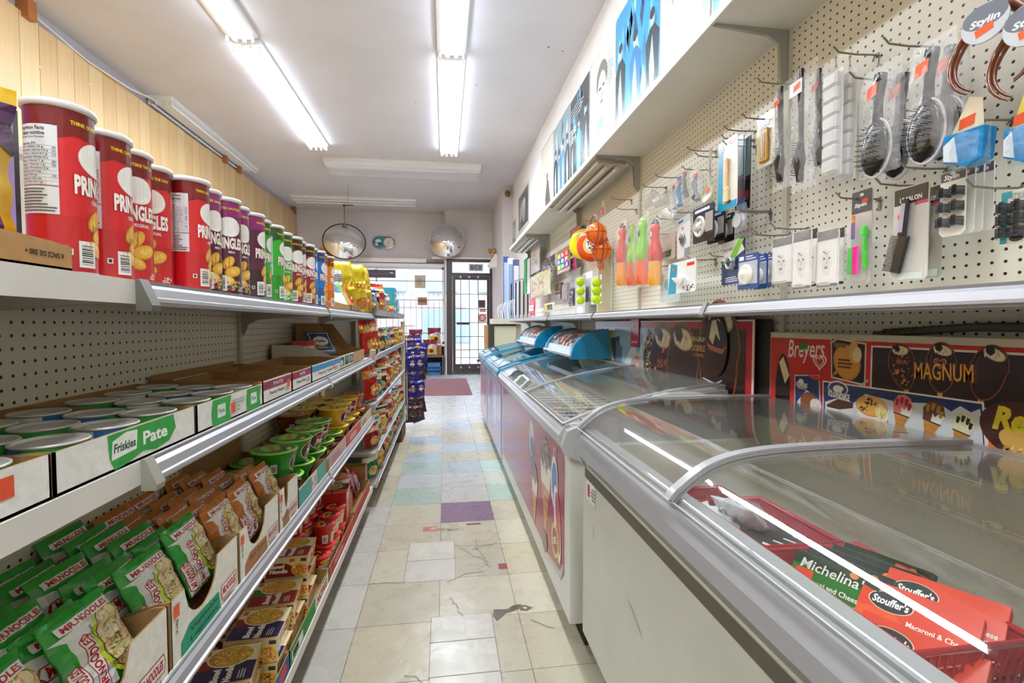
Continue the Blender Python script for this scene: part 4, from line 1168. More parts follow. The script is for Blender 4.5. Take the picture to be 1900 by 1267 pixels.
def scoop_art(L, hf, fw, band, word, brown):
    a = Art()
    # u 0..L: near post, opening, far post with the logo
    a.poly([(.03, 0), (L - .09, 0), (L - .10, .045), (.06, .05), (.03, .03)], band)
    if word:
        for k, s in enumerate(word): a.text(s, L * .42, .034 - .018 * k, .11, .012, '1c3a2c' if not brown else '5a3520', .015)
    a.poly([(L - .086, .018), (L - .014, .018), (L - .010, .034), (L - .014, .050), (L - .086, .050), (L - .090, .034)], 'b3202c')
    a.poly([(L - .084, .020), (L - .016, .020), (L - .0125, .034), (L - .016, .048), (L - .084, .048), (L - .0875, .034)], 'f0ece2')
    a.text('MR.NOODLES', L - .05, .034, .064, .018, 'b3202c', .05, .1)
    a.lines(L - .08, .006, L - .02, .014, 2, '5a5348')
    a.text('24 x 85g', .018, .07, .026, .010, '25211c', .02, 0, PI / 2)
    a.rect(.008, .088, .026, .112, 'ea5a26') if brown is not None else None
    return a
TR = [(.60, .905, 0), (.915, 1.195, 0), (1.203, 1.475, 1), (1.483, 1.665, 1)]
tl = ['white noodle display tray nearest the camera with a green band', 'white noodle display tray with green vegetable lettering', 'white noodle display tray with a brown band, beside the green one', 'white noodle display tray with a brown band, next to the bowls']
for k, (y0, y1, br) in enumerate(TR):
    L = y1 - y0
    tray('noodle_tray', tl[k], 'display tray', -.80, -.4875, y0, y1, ZL, .13, .125, 'a17c4c', 'e9e6da', scoop_art(L, .125, .03, '1f9a72' if not br else 'a87848', ['Vegetable', 'Legumes'] if not br else ['Beef Boeuf'], br), dip=(.045, .10, .055), side=.10)
gp = [Pool(noodle_pack('24a02a', '1a7a1e', 'Vegetable Legumes', s)) for s in (1, 2)]
gf, of = Pool(noodle_pack('24a02a', '1a7a1e', 'Vegetable Legumes', 7, True)), Pool(noodle_pack('c8741f', '9a5214', 'Chicken Poulet', 8, True))
op = [Pool(noodle_pack('c8741f', '9a5214', 'Chicken Poulet', s)) for s in (3, 4)]
rp = random.Random(21)
for k, (y0, y1, br) in enumerate(TR):
    cols = 2 if y1 - y0 > .24 else 1
    for c in range(cols):
        yc = y0 + (y1 - y0) * (c + .5) / cols
        for d in range(6):
            x = -.527 - .045 * d
            lean = -R(24) + R(rp.uniform(-4, 4))
            up = .012 + (.028 if (d == 0) else rp.uniform(.0, .022)) + (.012 if k == 1 and c == 1 else 0)
            col = 'orange' if br else 'green'
            lab = '%s pack of instant noodles, %s in the %s stack of the %s' % (col, ['front one', 'second', 'third', 'fourth', 'fifth', 'rearmost'][d], 'nearer' if c == 0 else 'farther', ['first tray', 'second tray', 'third tray', 'last tray'][k])
            p = (op if br else gp)[(d + c) % 2]
            if d == 0: p = of if br else gf
            flip = False and (k == 1 and c == 1 and d == 0)
            M = Matrix.Translation((x, yc + rp.uniform(-.003, .003), ZL + up)) @ Matrix.Rotation(R(rp.uniform(-4, 4)), 4, 'Z') @ Matrix.Rotation(lean, 4, 'Y')
            if flip: M = M @ Matrix.Translation((0, 0, .15)) @ Matrix.Rotation(PI, 4, 'X')
            o = p.put(lab, M.to_translation(), tuple(M.to_euler()), '%s noodle packs standing in the trays' % col)
# ---- cat food trays on the second shelf
ZM = LZ['mid'] + .0055
def pate_art(L, green=True, pieces=2):
    a = Art()
    if pieces == 1:
        a.poly([(L * .28, .055), (L * .78, .055), (L * .80, .03), (L * .74, .012), (L * .62, .006), (L * .52, .012), (L * .42, .004), (L * .32, .0), (L * .29, .02)], '2f9e3c')
        a.poly([(L * .30, .016), (L * .47, .02), (L * .48, .05), (L * .40, .052), (L * .31, .044)], 'eef3ea')
        a.text('Friskies', L * .39, .032, L * .15, .014, '27492c', .03, .1).text('Pate', L * .62, .032, L * .2, .022, 'f6f8f2', .03)
    else:
        for c in (.30, .82):
            a.poly([(L * (c - .12), 0), (L * (c + .14), 0), (L * (c + .12), .025), (L * (c + .15), .055), (L * (c - .11), .055), (L * (c - .13), .03)], '35a344').rect(L * (c - .05), .014, L * (c + .06), .042, 'e4eee0').text('Pate', L * (c + .005), .028, L * .08, .010, '2c7a38', .02)
        a.lines(L * .46, .012, L * .66, .044, 4, '9ab89a', 2, .4)
    return a
CT = [(.44, .668, 'white cat food tray nearest the camera with an orange price sticker', None, 0), (.674, 1.018, 'white cat food tray with a green fish shaped label', pate_art(.344, pieces=1), 1), (1.026, 1.372, 'white cat food tray with two green labels', pate_art(.346), 2)]
for y0, y1, lab, art, k in CT:
    L = y1 - y0
    if k == 0: art = Art().rect(L - .14, .022, L - .052, .047, 'e2512c').text('1 2.9', L - .10, .034, .05, .012, 'a03018', .01)
    if k == 2: art.rect(L * .44, .012, L * .50, .036, 'f0502e')
    tray('cat_food_tray', lab, 'cardboard tray', -.80, -.489, y0, y1, ZM, .062, .0565, 'a47d4c', 'e9e8e2', art, side=.052)
def tin():
    t = thing('cat_food_tin', 'tin', 'tin')
    b = MB(); b.lathe([(.040, 0), (.0415, .004), (.0415, .040)], '3aa046', 'gloss', 28, colf=lambda i, j: ['3aa046', '3aa046', 'd8dcd2', '3a70a8'][(j // 7) % 4] if i else 'b9b9b4'); b.obj('tin_body', t)
    b = MB(); b.lathe([(.0415, .040), (.0430, .0415), (.0430, .044), (.0415, .045), (.0395, .0435), (.0385, .0405), (.028, .0405), (.027, .042), (.025, .0405), (0, .0405)], 'cfcdc6', 'steel', 32)
    lid = b.obj('tin_lid', t)
    b = MB(); b.tube([(.012 * math.cos(2 * PI * k / 12) + .018, .008 * math.sin(2 * PI * k / 12), .0428) for k in range(12)], .0012, 'c4c4c0', 'metal', 5, True); b.box((.0, -.003, .0415), (.008, .003, .0435), 'c4c4c0', 'metal'); b.obj('pull_ring', lid)
    return t
tp = Pool(tin())
rt = random.Random(5)
for k, (y0, y1, lab, art, _) in enumerate(CT):
    n = int((y1 - y0 - .008) / .0855)
    for i in range(n):
        for j in range(3):
            if k == 2 and j == 2 and i > 2: continue
            if k == 0 and (j == 2): continue
            if k == 1 and j == 2 and i == 0: continue
            x = -.5375 - .0885 * j
            y = y0 + .006 + (y1 - y0 - .012) * (i + .5) / n
            tp.put('cat food tin in the %s, %s row, %s from the near end' % (['price stickered tray', 'fish label tray', 'two label tray'][k], ['front', 'middle', 'back'][j], ['first', 'second', 'third', 'fourth'][i]), (x, y, ZM + .015 + (0.003 if j == 2 else 0)), rt.uniform(0, 6.28), 'cat food tins in the white trays')
def fancy(L, top, words, blue=False):
    a = Art().rect(0, .036, L, .058, top)
    a.text(words, L * .45, .022, L * .5, .012, '2c2a2a', .02).lines(L * .74, .012, L * .95, .03, 3, '7a7474', 3, .4)
    return a
tray('cat_food_tray', 'empty white cat food tray with a maroon top edge and pink price sticker', 'cardboard tray', -.72, -.489, 1.378, 1.622, ZM, .066, .062, '9c7644', 'ece8e2', fancy(.244, '93304e', 'Fancy Feast').rect(.20, .02, .225, .045, 'f0603c').text('PATE', .12, .047, .08, .010, 'f0e4e0', .02))
tray('cat_food_tray', 'empty white cat food tray with a maroon edge, beside the blue edged one', 'cardboard tray', -.74, -.489, 1.632, 1.850, ZM, .066, .060, 'a37c49', 'ece8e2', fancy(.218, '93304e', 'Fancy Feast').text('PATE', .11, .047, .06, .010, 'f0e4e0', .02))
tray('cat_food_tray', 'empty white cat food tray with a light blue top edge', 'cardboard tray', -.74, -.489, 1.862, 2.345, ZM, .066, .062, 'a37c49', 'ece8e2', fancy(.483, '3d96c8', 'Fancy Feast').lines(.33, .02, .40, .05, 3, 'c86a8a', 4))
# the empty maroon tray pushed to the back, turned so its side shows over the tins
b = MB(); a = Art().rect(0, .040, .52, .062, '7c1f34').text('P A T E', .24, .051, .10, .010, 'ecdcd8', .02).text('Gourmet Feast', .22, .026, .28, .018, '1f1c1c', .05).lines(.38, .02, .5, .034, 2, '5a5454', 3, .4)
b.box((-.808, 1.45, ZM), (-.745, 1.97, ZM + .004), 'a37c49', 'card'); b.box((-.749, 1.45, ZM), (-.745, 1.97, ZM + .064), 'e8e4dc', 'card'); b.box((-.808, 1.45, ZM), (-.804, 1.97, ZM + .075), 'a37c49', 'card')
for y in (1.45, 1.966): b.box((-.804, y, ZM), (-.749, y + .004, ZM + .064), 'a37c49', 'card')
wrap(a, aisle(-.745, 1.45, ZM), b, 'card'); tag(b.obj('cat_food_tray'), 'empty tray with a dark maroon band pushed back against the pegboard', 'cardboard tray')
# display cartons at the far end of the second shelf
b = MB()
def carton(label, x0, x1, y0, y1, z, hb, hf, face, art=None, name='display_carton'):
    b = MB(); th = .004
    b.box((x0, y0, z), (x1, y1, z + th), '94703f', 'card'); b.box((x0, y0, z + th), (x0 + th, y1, z + hb), '94703f', 'card')
    for y in (y0, y1 - th):
        b.prism([(x0 + th, z + th), (x1, z + th), (x1, z + hf), (x1 - .04, z + hf + .004), (x1 - .10, z + hf + .035), (x0 + .12, z + hb - .004), (x0 + th, z + hb)], y, y + th, face if y == y0 else 'a8834e', 'card')
    b.box((x1 - th, y0 + th, z + th), (x1, y1 - th, z + hf), face, 'card')
    if art: wrap(art, aisle(x1, y0, z), b, 'card')
    return tag(b.obj(name), label, 'display carton')
carton('white sided display carton of seasoning packets on the second shelf', -.80, -.495, 2.36, 2.72, ZM, .12, .062, 'e2e0d6', Art().rect(.02, .012, .11, .056, '4a4a54').rect(.03, .016, .08, .04, 'd8d8dc').rect(.13, .012, .22, .058, '30513a').rect(.15, .03, .20, .06, '4fae6a').rect(.24, .012, .34, .056, '3c3c46').lines(.26, .02, .33, .05, 3, 'd8d8d8'))
carton('plain brown display carton with high sloping sides by the snack rack', -.80, -.495, 2.725, 3.07, ZM, .22, .062, 'b48e5c')
def packet(label, w_, h_, col, art, loc, rot, seed=1, name='seasoning_packet', cat='packet', d_=.012, grp=None):
    S = pillow(w_, h_, d_, seed, wr=.001, crimp=.05)
    o = bag(S, w_, h_, col, art, 'bag', nx=8, ny=8).obj(name)
    o.location = loc; o.rotation_euler = rot
    return tag(o, label, cat, grp)
packet('navy packet with a white oval label leaning in the display carton', .13, .15, '26345c', Art().rect(-.055, .012, .055, .138, 'c9cfd6').rect(-.05, .017, .05, .133, '2c4470').ell(0, .08, .042, .03, 'eae8e0').text('Panko', 0, .08, .05, .018, '2a3a5c', .03).lines(-.03, .03, .03, .05, 2, 'd8c860'), (-.60, 2.54, ZM + .065), (0, R(-42), R(-50)), 3)
for k, (col, y) in enumerate((('b02a2a', 2.42), ('c8402c', 2.455), ('7a2a20', 2.49), ('d8b23c', 2.60), ('3f4a2c', 2.63), ('c9a23c', 2.66))):
    packet('%s seasoning packet standing in the white sided carton, %s' % (['bright red', 'orange red', 'dark red', 'yellow', 'dark green', 'mustard'][k], 'by its near wall' if k < 3 else 'by its far wall'), .10, .13, col, Art().rect(-.03, .03, .03, .10, 'e8dcc0').ell(0, .06, .022, .022, 'c98a3c'), (-.66 + .02 * (k % 2), y, ZM + .012), (0, R(-20), R(-38)), 5 + k)
# ---- instant bowls on the third shelf
def bowl(main, light, seed):
    t = thing('noodle_bowl', 'bowl', 'noodle bowl')
    r0, r1, h_ = .054, .0715, .088
    b = MB(); pr = [(r0 - .004, 0), (r0, .004), (r0 + (r1 - r0) * .5, h_ * .5), (r1 - .002, h_ - .008), (r1 - .001, h_ - .002)]
    b.lathe(pr, main, 'gloss', 36)
    a = Art()
    f = lambda u, v, h: ((r0 + (r1 - r0) * v / h_ + h) * math.cos(u / .064), (r0 + (r1 - r0) * v / h_ + h) * math.sin(u / .064), v)
    a.ell(0, .044, .052, .036, 'e4e0d4', 24).ell(0, .044, .049, .033, '3a1c1e', 24)
    a.text('Kimchi', .0, .061, .05, .013, 'e8552c', .04, .1).text('Bowl', .002, .044, .05, .016, 'efe9f4', .05, .1).specks(0, .024, .036, .013, 40, ['e8b23a', 'c9402c', 'f0d890', '4a8a2c'], .006, seed)
    a.text('VEGETABLE', .058, .012, .03, .006, light, .03)
    a.bars(-.115, .018, -.095, .05); a.lines(-.18, .02, -.125, .07, 8, light, 4, .3); a.lines(.08, .02, .15, .07, 8, light, 5, .3)
    wrap(a, f, b, 'gloss', h0=.0008, dh=.00004, su=.012, sv=.05)
    b.obj('bowl_body', t)
    b = MB(); b.lathe([(r1 - .001, h_ - .003), (r1 + .004, h_ - .002), (r1 + .0045, h_ + .001), (r1 + .001, h_ + .003), (0, h_ + .0028)], light, 'gloss', 36)
    a = Art().ell(0, 0, .066, .066, main if seed % 2 else light, 30).ell(.01, .012, .048, .034, light, 20).text('Kimchi Bowl', 0, .01, .09, .022, 'c23a28', .03, rot=.2).text('Noodle', .0, -.022, .06, .014, '2a2a50', .02, rot=.2).ell(-.02, -.045, .02, .008, 'e0d8c0')
    wrap(a, flat((0, 0, h_ + .003), (0, 1, 0), (-1, 0, 0)), b, 'gloss', h0=.0003, dh=.00005)
    b.obj('foil_lid', t)
    return t
bp = {'green': Pool(bowl('2a8c22', '9ad84a', 1)), 'yellow': Pool(bowl('d9a414', 'f2d62c', 2)), 'orange': Pool(bowl('c9601a', 'ee9430', 3)), 'brown': Pool(bowl('7a3a1c', 'c97f3c', 5))}
zb = ZL + .006
BW = []
for k, y in enumerate((1.76, 1.925, 2.09, 2.255, 2.42, 2.585, 2.75, 2.915, 3.08, 3.22)):
    c = 'green' if k < 5 else 'yellow' if k < 8 else 'orange'
    if k == 9: continue
    BW.append((c, -.572 - .004 * (k % 2), y, 0, k))
    if k not in (4,): BW.append((c, -.588 + .006 * (k % 3), y - .008, 1, k))
    BW.append((('brown' if k > 2 else 'green') if k < 5 else c, -.733, y + .01, 0, k))
    if k in (4, 5, 6, 7): BW.append(('yellow' if k > 4 else 'brown', -.733, y + .01, 1, k))
rows = {}
for c, x, y, lv, k in BW:
    back = x < -.7
    o = bp[c].put('%s noodle bowl, %s in the %s, %s along from the noodle trays' % (c, 'upper one' if lv else 'lower one', 'back row' if back else 'front row', (ordl + ['eighth', 'ninth'])[k]), (x, y, zb + lv * .0925), R(-32 + 17 * ((k * 7 + lv * 3) % 4)), 'instant noodle bowls on the third shelf')
for k, (y0, y1, f, lab) in enumerate(((1.672, 2.045, 'e4e2da', 'bowl tray with a teal patch on its front, next to the noodle packs'), (2.05, 2.46, 'cfb2ac', 'pinkish bowl tray with torn printing in the middle of the third shelf'), (2.465, 2.87, 'd88a84', 'rose coloured bowl tray under the yellow bowls'), (2.875, 3.285, 'd8cfa8', 'cream bowl tray at the far end under the orange bowls'))):
    L = y1 - y0
    a = Art()
    if k == 0: a.rect(.0, .0, L * .42, .062, '57a79a').rect(L * .62, 0, L, .07, '6cb0a4').poly([(L * .42, 0), (L * .6, 0), (L * .55, .05), (L * .45, .06)], 'dcdad4').specks(L * .52, .03, .03, .03, 12, ['e0605a', 'c9c9c4'], .012, 3)
    elif k == 1: a.lines(L * .2, .01, L * .8, .05, 5, 'b98f94', 3).rect(0, 0, L * .12, .055, '9c7646')
    elif k == 2: a.rect(0, 0, L, .06, 'cf5a58').lines(L * .2, .015, L * .8, .045, 3, 'efd6d0', 3)
    else: a.lines(L * .1, .015, L * .6, .045, 3, '8a7a5c', 3)
    tray('bowl_tray', lab, 'cardboard tray', -.812, -.4875, y0, y1, ZL, .075 if k else .11, .066, '9c7646', f, a, side=.07)
b = MB(); b.prism([(1.50, ZL), (2.05, ZL), (2.05, ZL + .20), (1.72, ZL + .20), (1.62, ZL + .17), (1.60, ZL + .13), (1.50, ZL + .13)], -.8185, -.8145, 'a37e4e', 'card', 'x'); tag(b.obj('cardboard_sheet'), 'tall brown cardboard flap standing at the back of the third shelf', 'cardboard')
b = MB(); b.prism([(.50, ZL), (1.40, ZL), (1.40, ZL + .12), (1.0, ZL + .13), (.50, ZL + .14)], -.8185, -.8145, '8a6a3e', 'card', 'x'); tag(b.obj('cardboard_sheet'), 'low brown cardboard flap behind the green noodle packs', 'cardboard')
# ---- bottom shelf: boxed bowl noodles and red cups
ZB_ = LZ['base'] - .0005
def noodle_box(top, disc, seed):
    t = thing('boxed_bowl', 'boxed', 'boxed noodle bowl')
    w_, d_, h_ = .155, .150, .076
    b = MB()
    # card sleeve, open at the ends along Y, wider at the top
    p = [(-d_ / 2 + .012, 0), (d_ / 2 - .012, 0), (d_ / 2, h_), (-d_ / 2, h_)]
    b.prism(p, -w_ / 2, w_ / 2, 'd8b469', 'card')
    a = Art()
    a.rect(-w_ / 2 + .002, -d_ / 2 + .002, w_ / 2 - .002, d_ / 2 - .002, 'ead9ac')
    a.poly([(-w_ / 2 + .002, -d_ / 2 + .002), (-w_ / 2 + .002, d_ / 2 - .002), (.0, d_ / 2 - .002), (.012, 0), (.0, -d_ / 2 + .002)], disc)
    a.rect(-.01, .03, .03, d_ / 2 - .002, top)
    a.ell(.035, -.004, .046, .060, 'f0e8c8', 24).ell(.035, -.004, .042, .056, 'd8a23c', 24).specks(.035, -.004, .038, .052, 130, ['f0cf6a', 'e8b840', 'f6e29a', 'c98a2c', '6a9a2c', 'd8602c'], .008, seed, None, .25)
    a.text('Bowl', -.042, .018, .056, .020, 'f3ede0', .07, .1, PI / 2 * 0).text('Noodle', -.040, -.012, .066, .020, 'f3ede0', .07, .1)
    a.lines(-.066, -.055, -.02, -.035, 3, 'e8d8b0', 3, .4).rect(.05, .052, .07, .066, 'd85a2c')
    wrap(a, flat((0, 0, h_), (0, 1, 0), (-1, 0, 0)), b, 'gloss', h0=.0004, dh=.00006)
    s = Art().rect(-w_ / 2 + .002, .002, w_ / 2 - .002, h_ - .002, 'e4cf98').ell(-.02, .02, .05, .034, disc, 22, 0, 0, PI).rect(-.07, .002, .03, .021, disc).text('Bowl', -.03, .042, .05, .016, 'f3ede0', .06, .1).text('Noodle', -.026, .024, .062, .016, 'f3ede0', .06, .1).ell(.045, .026, .028, .024, 'e8b840').specks(.045, .026, .024, .02, 40, ['f6e29a', 'c98a2c', 'd8602c'], .007, seed).rect(.05, .056, .07, .068, '3a3a34').rect(.012, .056, .03, .068, 'd85a2c')
    f = lambda u, v, h: (d_ / 2 - .012 + .012 * v / h_ + h, u, v)
    wrap(s, f, b, 'gloss', h0=.0004, dh=.00006)
    wrap(s, lambda u, v, h: (u, -w_ / 2 - h, v), b, 'gloss', h0=.0004, dh=.00006)
    b.obj('card_sleeve', t)
    b = MB(); b.lathe([(.05, .004), (.066, .060), (.0705, .062), (.0705, .066), (.066, .067)], 'e6e2d6', 'gloss', 28, M=Matrix.Translation((0, 0, .003)) @ Matrix.Scale(1.12, 4, (0, 1, 0))); b.obj('inner_bowl', t)
    return t
nb = {'red': Pool(noodle_box('2f7a3a', '8e1f24', 2)), 'purple': Pool(noodle_box('8e1f24', '2a1f58', 4))}
NBX = [('red', -.585, 1.905, 2, 3), ('red', -.585, 1.905, 1, 3), ('red', -.585, 1.905, 0, 3), ('red', -.585, 1.73, 1, 6), ('red', -.585, 1.73, 0, 0), ('purple', -.575, 1.555, 1, 2), ('purple', -.575, 1.555, 0, 0), ('purple', -.595, 1.375, 1, 10), ('purple', -.60, 1.375, 0, 8), ('purple', -.585, 1.19, 1, 4), ('purple', -.585, 1.19, 0, 0), ('red', -.745, 1.73, 0, 0), ('red', -.745, 1.90, 0, 0), ('red', -.745, 1.90, 1, 0)]
for i, (c, x, y, lv, rz) in enumerate(NBX):
    wh = {1.905: 'stack beside the red cups', 1.90: 'back stack near the red cups', 1.73: 'stack in the middle of the boxes' if x > -.7 else 'single box at the back', 1.555: 'stack with the dark blue tops', 1.375: 'tilted dark blue stack', 1.19: 'stack nearest the camera'}[y]
    nb[c].put('%s printed boxed noodle bowl, %s, %s' % ('dark red' if c == 'red' else 'dark blue', ['bottom box', 'second box up', 'topmost box'][lv], wh), (x, y, ZB_ + .008 + lv * .0775), R(rz), 'boxed noodle bowls on the bottom shelf')
def base_tray(label, y0, y1, face, art, hf=.062, x1=-.4895):
    return tray('base_shelf_tray', label, 'cardboard tray', -.81, x1, y0, y1, ZB_, hf, hf, 'a8834e', face, art, side=hf)
base_tray('green edged tray under the boxed noodle bowls', 1.56, 2.075, '3f9a4c', Art().poly([(0, 0), (.30, 0), (.30, .03), (.22, .05), (0, .055)], '2c8a3e').rect(.02, .012, .14, .045, 'e8e4dc').rect(.03, .016, .09, .04, '2a2a2a').poly([(.30, 0), (.5, 0), (.5, .055), (.3, .06)], 'dfe8da').text('NONG', .40, .03, .15, .035, 'b3202c', .05))
base_tray('blue tray nearest the camera under the dark blue noodle boxes', 1.08, 1.555, '2f5a98', Art().rect(.08, .01, .42, .055, '3c6cac').ell(.42, .035, .03, .02, 'd8402c').lines(.12, .015, .36, .05, 3, 'dfe4ec', 3))
base_tray('red tray under the near red noodle cups', 2.08, 2.645, 'c24a44', Art().lines(.05, .01, .5, .05, 3, 'a8302c', 3).lines(.1, .02, .3, .045, 2, 'e8b8ac', 5))
base_tray('red tray with high brown ends beyond the cups', 2.65, 3.20, 'b8504a', Art().lines(.05, .01, .5, .05, 3, '9c302c', 6), .075)
base_tray('dusty pink tray at the end of the bottom shelf', 3.205, 3.29, 'c07a72', None, .16, -.52)
def cup():
    t = thing('noodle_cup', 'cup', 'noodle cup')
    b = MB(); r0, r1, h_ = .034, .0475, .088
    b.lathe([(r0 - .002, 0), (r0, .003), (r1, h_)], 'c2231f', 'gloss', 28)
    a = Art().rect(-.035, .008, .04, .058, 'e8dcb8').lines(-.025, .014, .03, .05, 6, '8a6a3a', 3, .3).ell(0, .07, .03, .010, 'e8a02c').rect(.055, .01, .085, .07, '2a2220').text('Shin', .07, .04, .024, .03, 'e8e0d8', .05).bars(-.075, .01, -.05, .05)
    wrap(a, lambda u, v, h: ((r0 + (r1 - r0) * v / h_ + h) * math.cos(u / .041), (r0 + (r1 - r0) * v / h_ + h) * math.sin(u / .041), v), b, 'gloss', h0=.0006, dh=.00004, su=.01)
    b.obj('cup_body', t)
    b = MB(); b.lathe([(r1 - .001, h_ - .002), (r1 + .0035, h_ - .001), (r1 + .0035, h_ + .002), (0, h_ + .003)], 'd8241c', 'gloss', 28)
    a = Art().ell(-.01, .012, .03, .018, 'e8b42c').ell(-.01, .012, .02, .010, '4a2a14').poly([(-.03, -.015), (.03, -.01), (.028, -.004), (-.028, -.008)], '151210').poly([(-.01, -.03), (-.002, -.03), (.006, .005), (-.002, .005)], '151210').poly([(.012, -.028), (.018, -.028), (.02, .0), (.014, .0)], '151210')
    wrap(a, flat((0, 0, h_ + .003), (0, 1, 0), (-1, 0, 0)), b, 'gloss', h0=.0003, dh=.00005)
    b.obj('foil_lid', t)
    return t
cp = Pool(cup())
k = 0
for j, y in enumerate((2.14, 2.245, 2.35, 2.455)):
    for i, x in enumerate((-.545, -.65, -.75)):
        for lv in range(2 if i == 0 else 3):
            if i == 2 and lv < 2 and j < 3: continue
            if i == 0 and lv == 1 and j == 0: continue
            cp.put('red noodle cup, %s, %s row, %s from the noodle boxes' % (['bottom level', 'second level', 'top level'][lv], ['front', 'middle', 'back'][i], ordl[j] if j else 'first'), (x, y, ZB_ + .007 + .092 * lv), R(17 * k % 60 - 30), 'red noodle cups on the bottom shelf'); k += 1
def red_box():
    t = thing('boxed_bowl', 'box', 'boxed noodle bowl')
    b = MB(); b.box((-.075, -.08, 0), (.075, .08, .075), 'b0241f', 'gloss')
    a = Art().rect(-.078, -.073, .078, .073, '1c1614').poly([(-.078, -.073), (-.02, -.073), (.0, .073), (-.078, .073)], 'd02a20').ell(.03, .0, .04, .045, 'e8b83c').ell(.03, .0, .03, .034, '2a1c14').specks(.03, 0, .028, .03, 40, ['f0d070', 'd8602c', 'e8e0c8'], .009, 3).poly([(-.07, -.01), (-.02, .0), (-.022, .008), (-.07, .002)], '100c0c').poly([(-.05, -.04), (-.042, -.04), (-.038, .04), (-.046, .04)], '100c0c')
    wrap(a, flat((0, 0, .075), (0, 1, 0), (-1, 0, 0)), b, 'gloss')
    s = Art().rect(-.078, .003, .078, .072, 'c43a34').ell(0, .036, .03, .024, 'e8a8a0').ell(0, .036, .026, .02, 'c43a34').lines(-.016, .024, .018, .05, 4, 'e8c8c0', 2)
    wrap(s, flat((.075, 0, 0), (0, 1, 0), (0, 0, 1)), b, 'gloss')
    b.obj('card_sleeve', t); return t
rb = Pool(red_box())
for y, lv, x in ((2.575, 2, -.58), (2.575, 1, -.58), (2.575, 0, -.58), (2.745, 1, -.60), (2.745, 0, -.60)):
    rb.put('black and red boxed noodle bowl, %s, %s' % (['bottom box', 'second box', 'top box'][lv], 'beside the red cups' if y < 2.6 else 'under the upturned white bowl'), (x, y, ZB_ + .007 + .0765 * lv), R(4), 'black and red boxed bowls on the bottom shelf')
t = thing('noodle_bowl', 'white noodle bowl with a red and cream lid on the stacked red boxes', 'noodle bowl', (-.60, 2.80, ZB_ + .162))
b = MB(); b.lathe([(.042, 0), (.046, .004), (.062, .04), (.068, .066)], 'd8cfc0', 'gloss', 30); b.obj('bowl_body', t)
b = MB(); b.lathe([(.067, .064), (.072, .066), (.072, .069), (0, .071)], 'c8503a', 'gloss', 30); wrap(Art().ell(0, 0, .05, .04, 'e0b060').text('Shin Bowl', 0, 0, .08, .02, '7a1c18', .03), flat((0, 0, .0712), (0, 1, 0), (-1, 0, 0)), b, 'gloss'); b.obj('foil_lid', t)
for k, (x, y, z) in enumerate(((-.56, 2.93, .082), (-.56, 3.03, .082), (-.66, 2.97, .082), (-.55, 3.13, .082), (-.68, 3.10, .082), (-.58, 3.02, .155))):
    packet('red spicy noodle packet, %s' % ['nearest in the far red tray', 'second in the far red tray', 'rear one behind the nearest', 'last one in the far red tray', 'rear one at the far end', 'lying on top of the others'][k], .12, .14, 'd8261e', Art().rect(-.05, .02, .0, .12, 'e8e2da').poly([(-.04, .03), (-.034, .03), (-.028, .11), (-.034, .11)], '14100f').poly([(-.046, .06), (-.008, .066), (-.008, .072), (-.046, .066)], '14100f').ell(.03, .06, .02, .03, '2a1a14'), (x, y, ZB_ + z - .06), (0, R(-16), R(-24 + 9 * k)), 30 + k, 'noodle_packet', 'noodle packet', .035)
# ---- top shelf, camera end: cardboard tray, yellow bag, framed picture
b = MB()
x1, y0, y1, z = -.488, .36, .713, 1.3395
b.box((-.74, y0, z), (x1, y1, z + .003), 'a07a48', 'card')
b.prism([(y0, z), (y1, z), (y1, z + .031), (y1 - .03, z + .034), (.62, z + .036), (y0, z + .034)], x1 - .003, x1, 'b98c56', 'card', 'x')
b.prism([(y0, z), (y1, z), (y1, z + .05), (y0, z + .05)], -.74, -.737, 'a07a48', 'card', 'x')
for y in (y0, y1 - .003): b.box((-.737, y, z + .003), (x1 - .003, y + .003, z + .034), 'a9824e', 'card')
wrap(Art().text('6 SACS DE 500 g', .31, .017, .058, .008, '2a2018', .03, 0, PI), aisle(x1, y0, z), b, 'card')
tag(b.obj('cardboard_tray'), 'brown cardboard tray with upside down writing at the near end of the top shelf', 'cardboard tray')
S = pillow(.26, .20, .075, 41)
a = Art().poly([(-.13, .2), (.13, .2), (.13, .135), (.03, .165), (-.13, .13)], '4a1f52').rect(.03, .03, .11, .07, '6a2a78').text('THIN', .07, .05, .06, .02, 'e8d8c0', .03).ell(-.05, .07, .05, .03, 'd89a1c').lines(.02, .085, .11, .11, 3, 'c98a14', 2)
o = bag(S, .26, .22, 'f0c31c', a).obj('snack_bag'); o.location = (-.60, .585, 1.343); o.rotation_euler = (0, 0, R(-28)); tag(o, 'yellow and purple snack bag in the cardboard tray on the top shelf', 'snack bag')
b = MB(); b.box((-.80, .52, 1.3405), (-.785, 1.027, 1.665), '1d1a22', 'gloss'); wrap(Art().rect(.012, .012, .495, .313, '9a86b8').rect(.05, .03, .4, .2, 'a795c4'), aisle(-.785, .52, 1.3405), b, 'gloss'); tag(b.obj('framed_sign'), 'lavender sign in a thin black frame behind the yellow bag', 'sign')
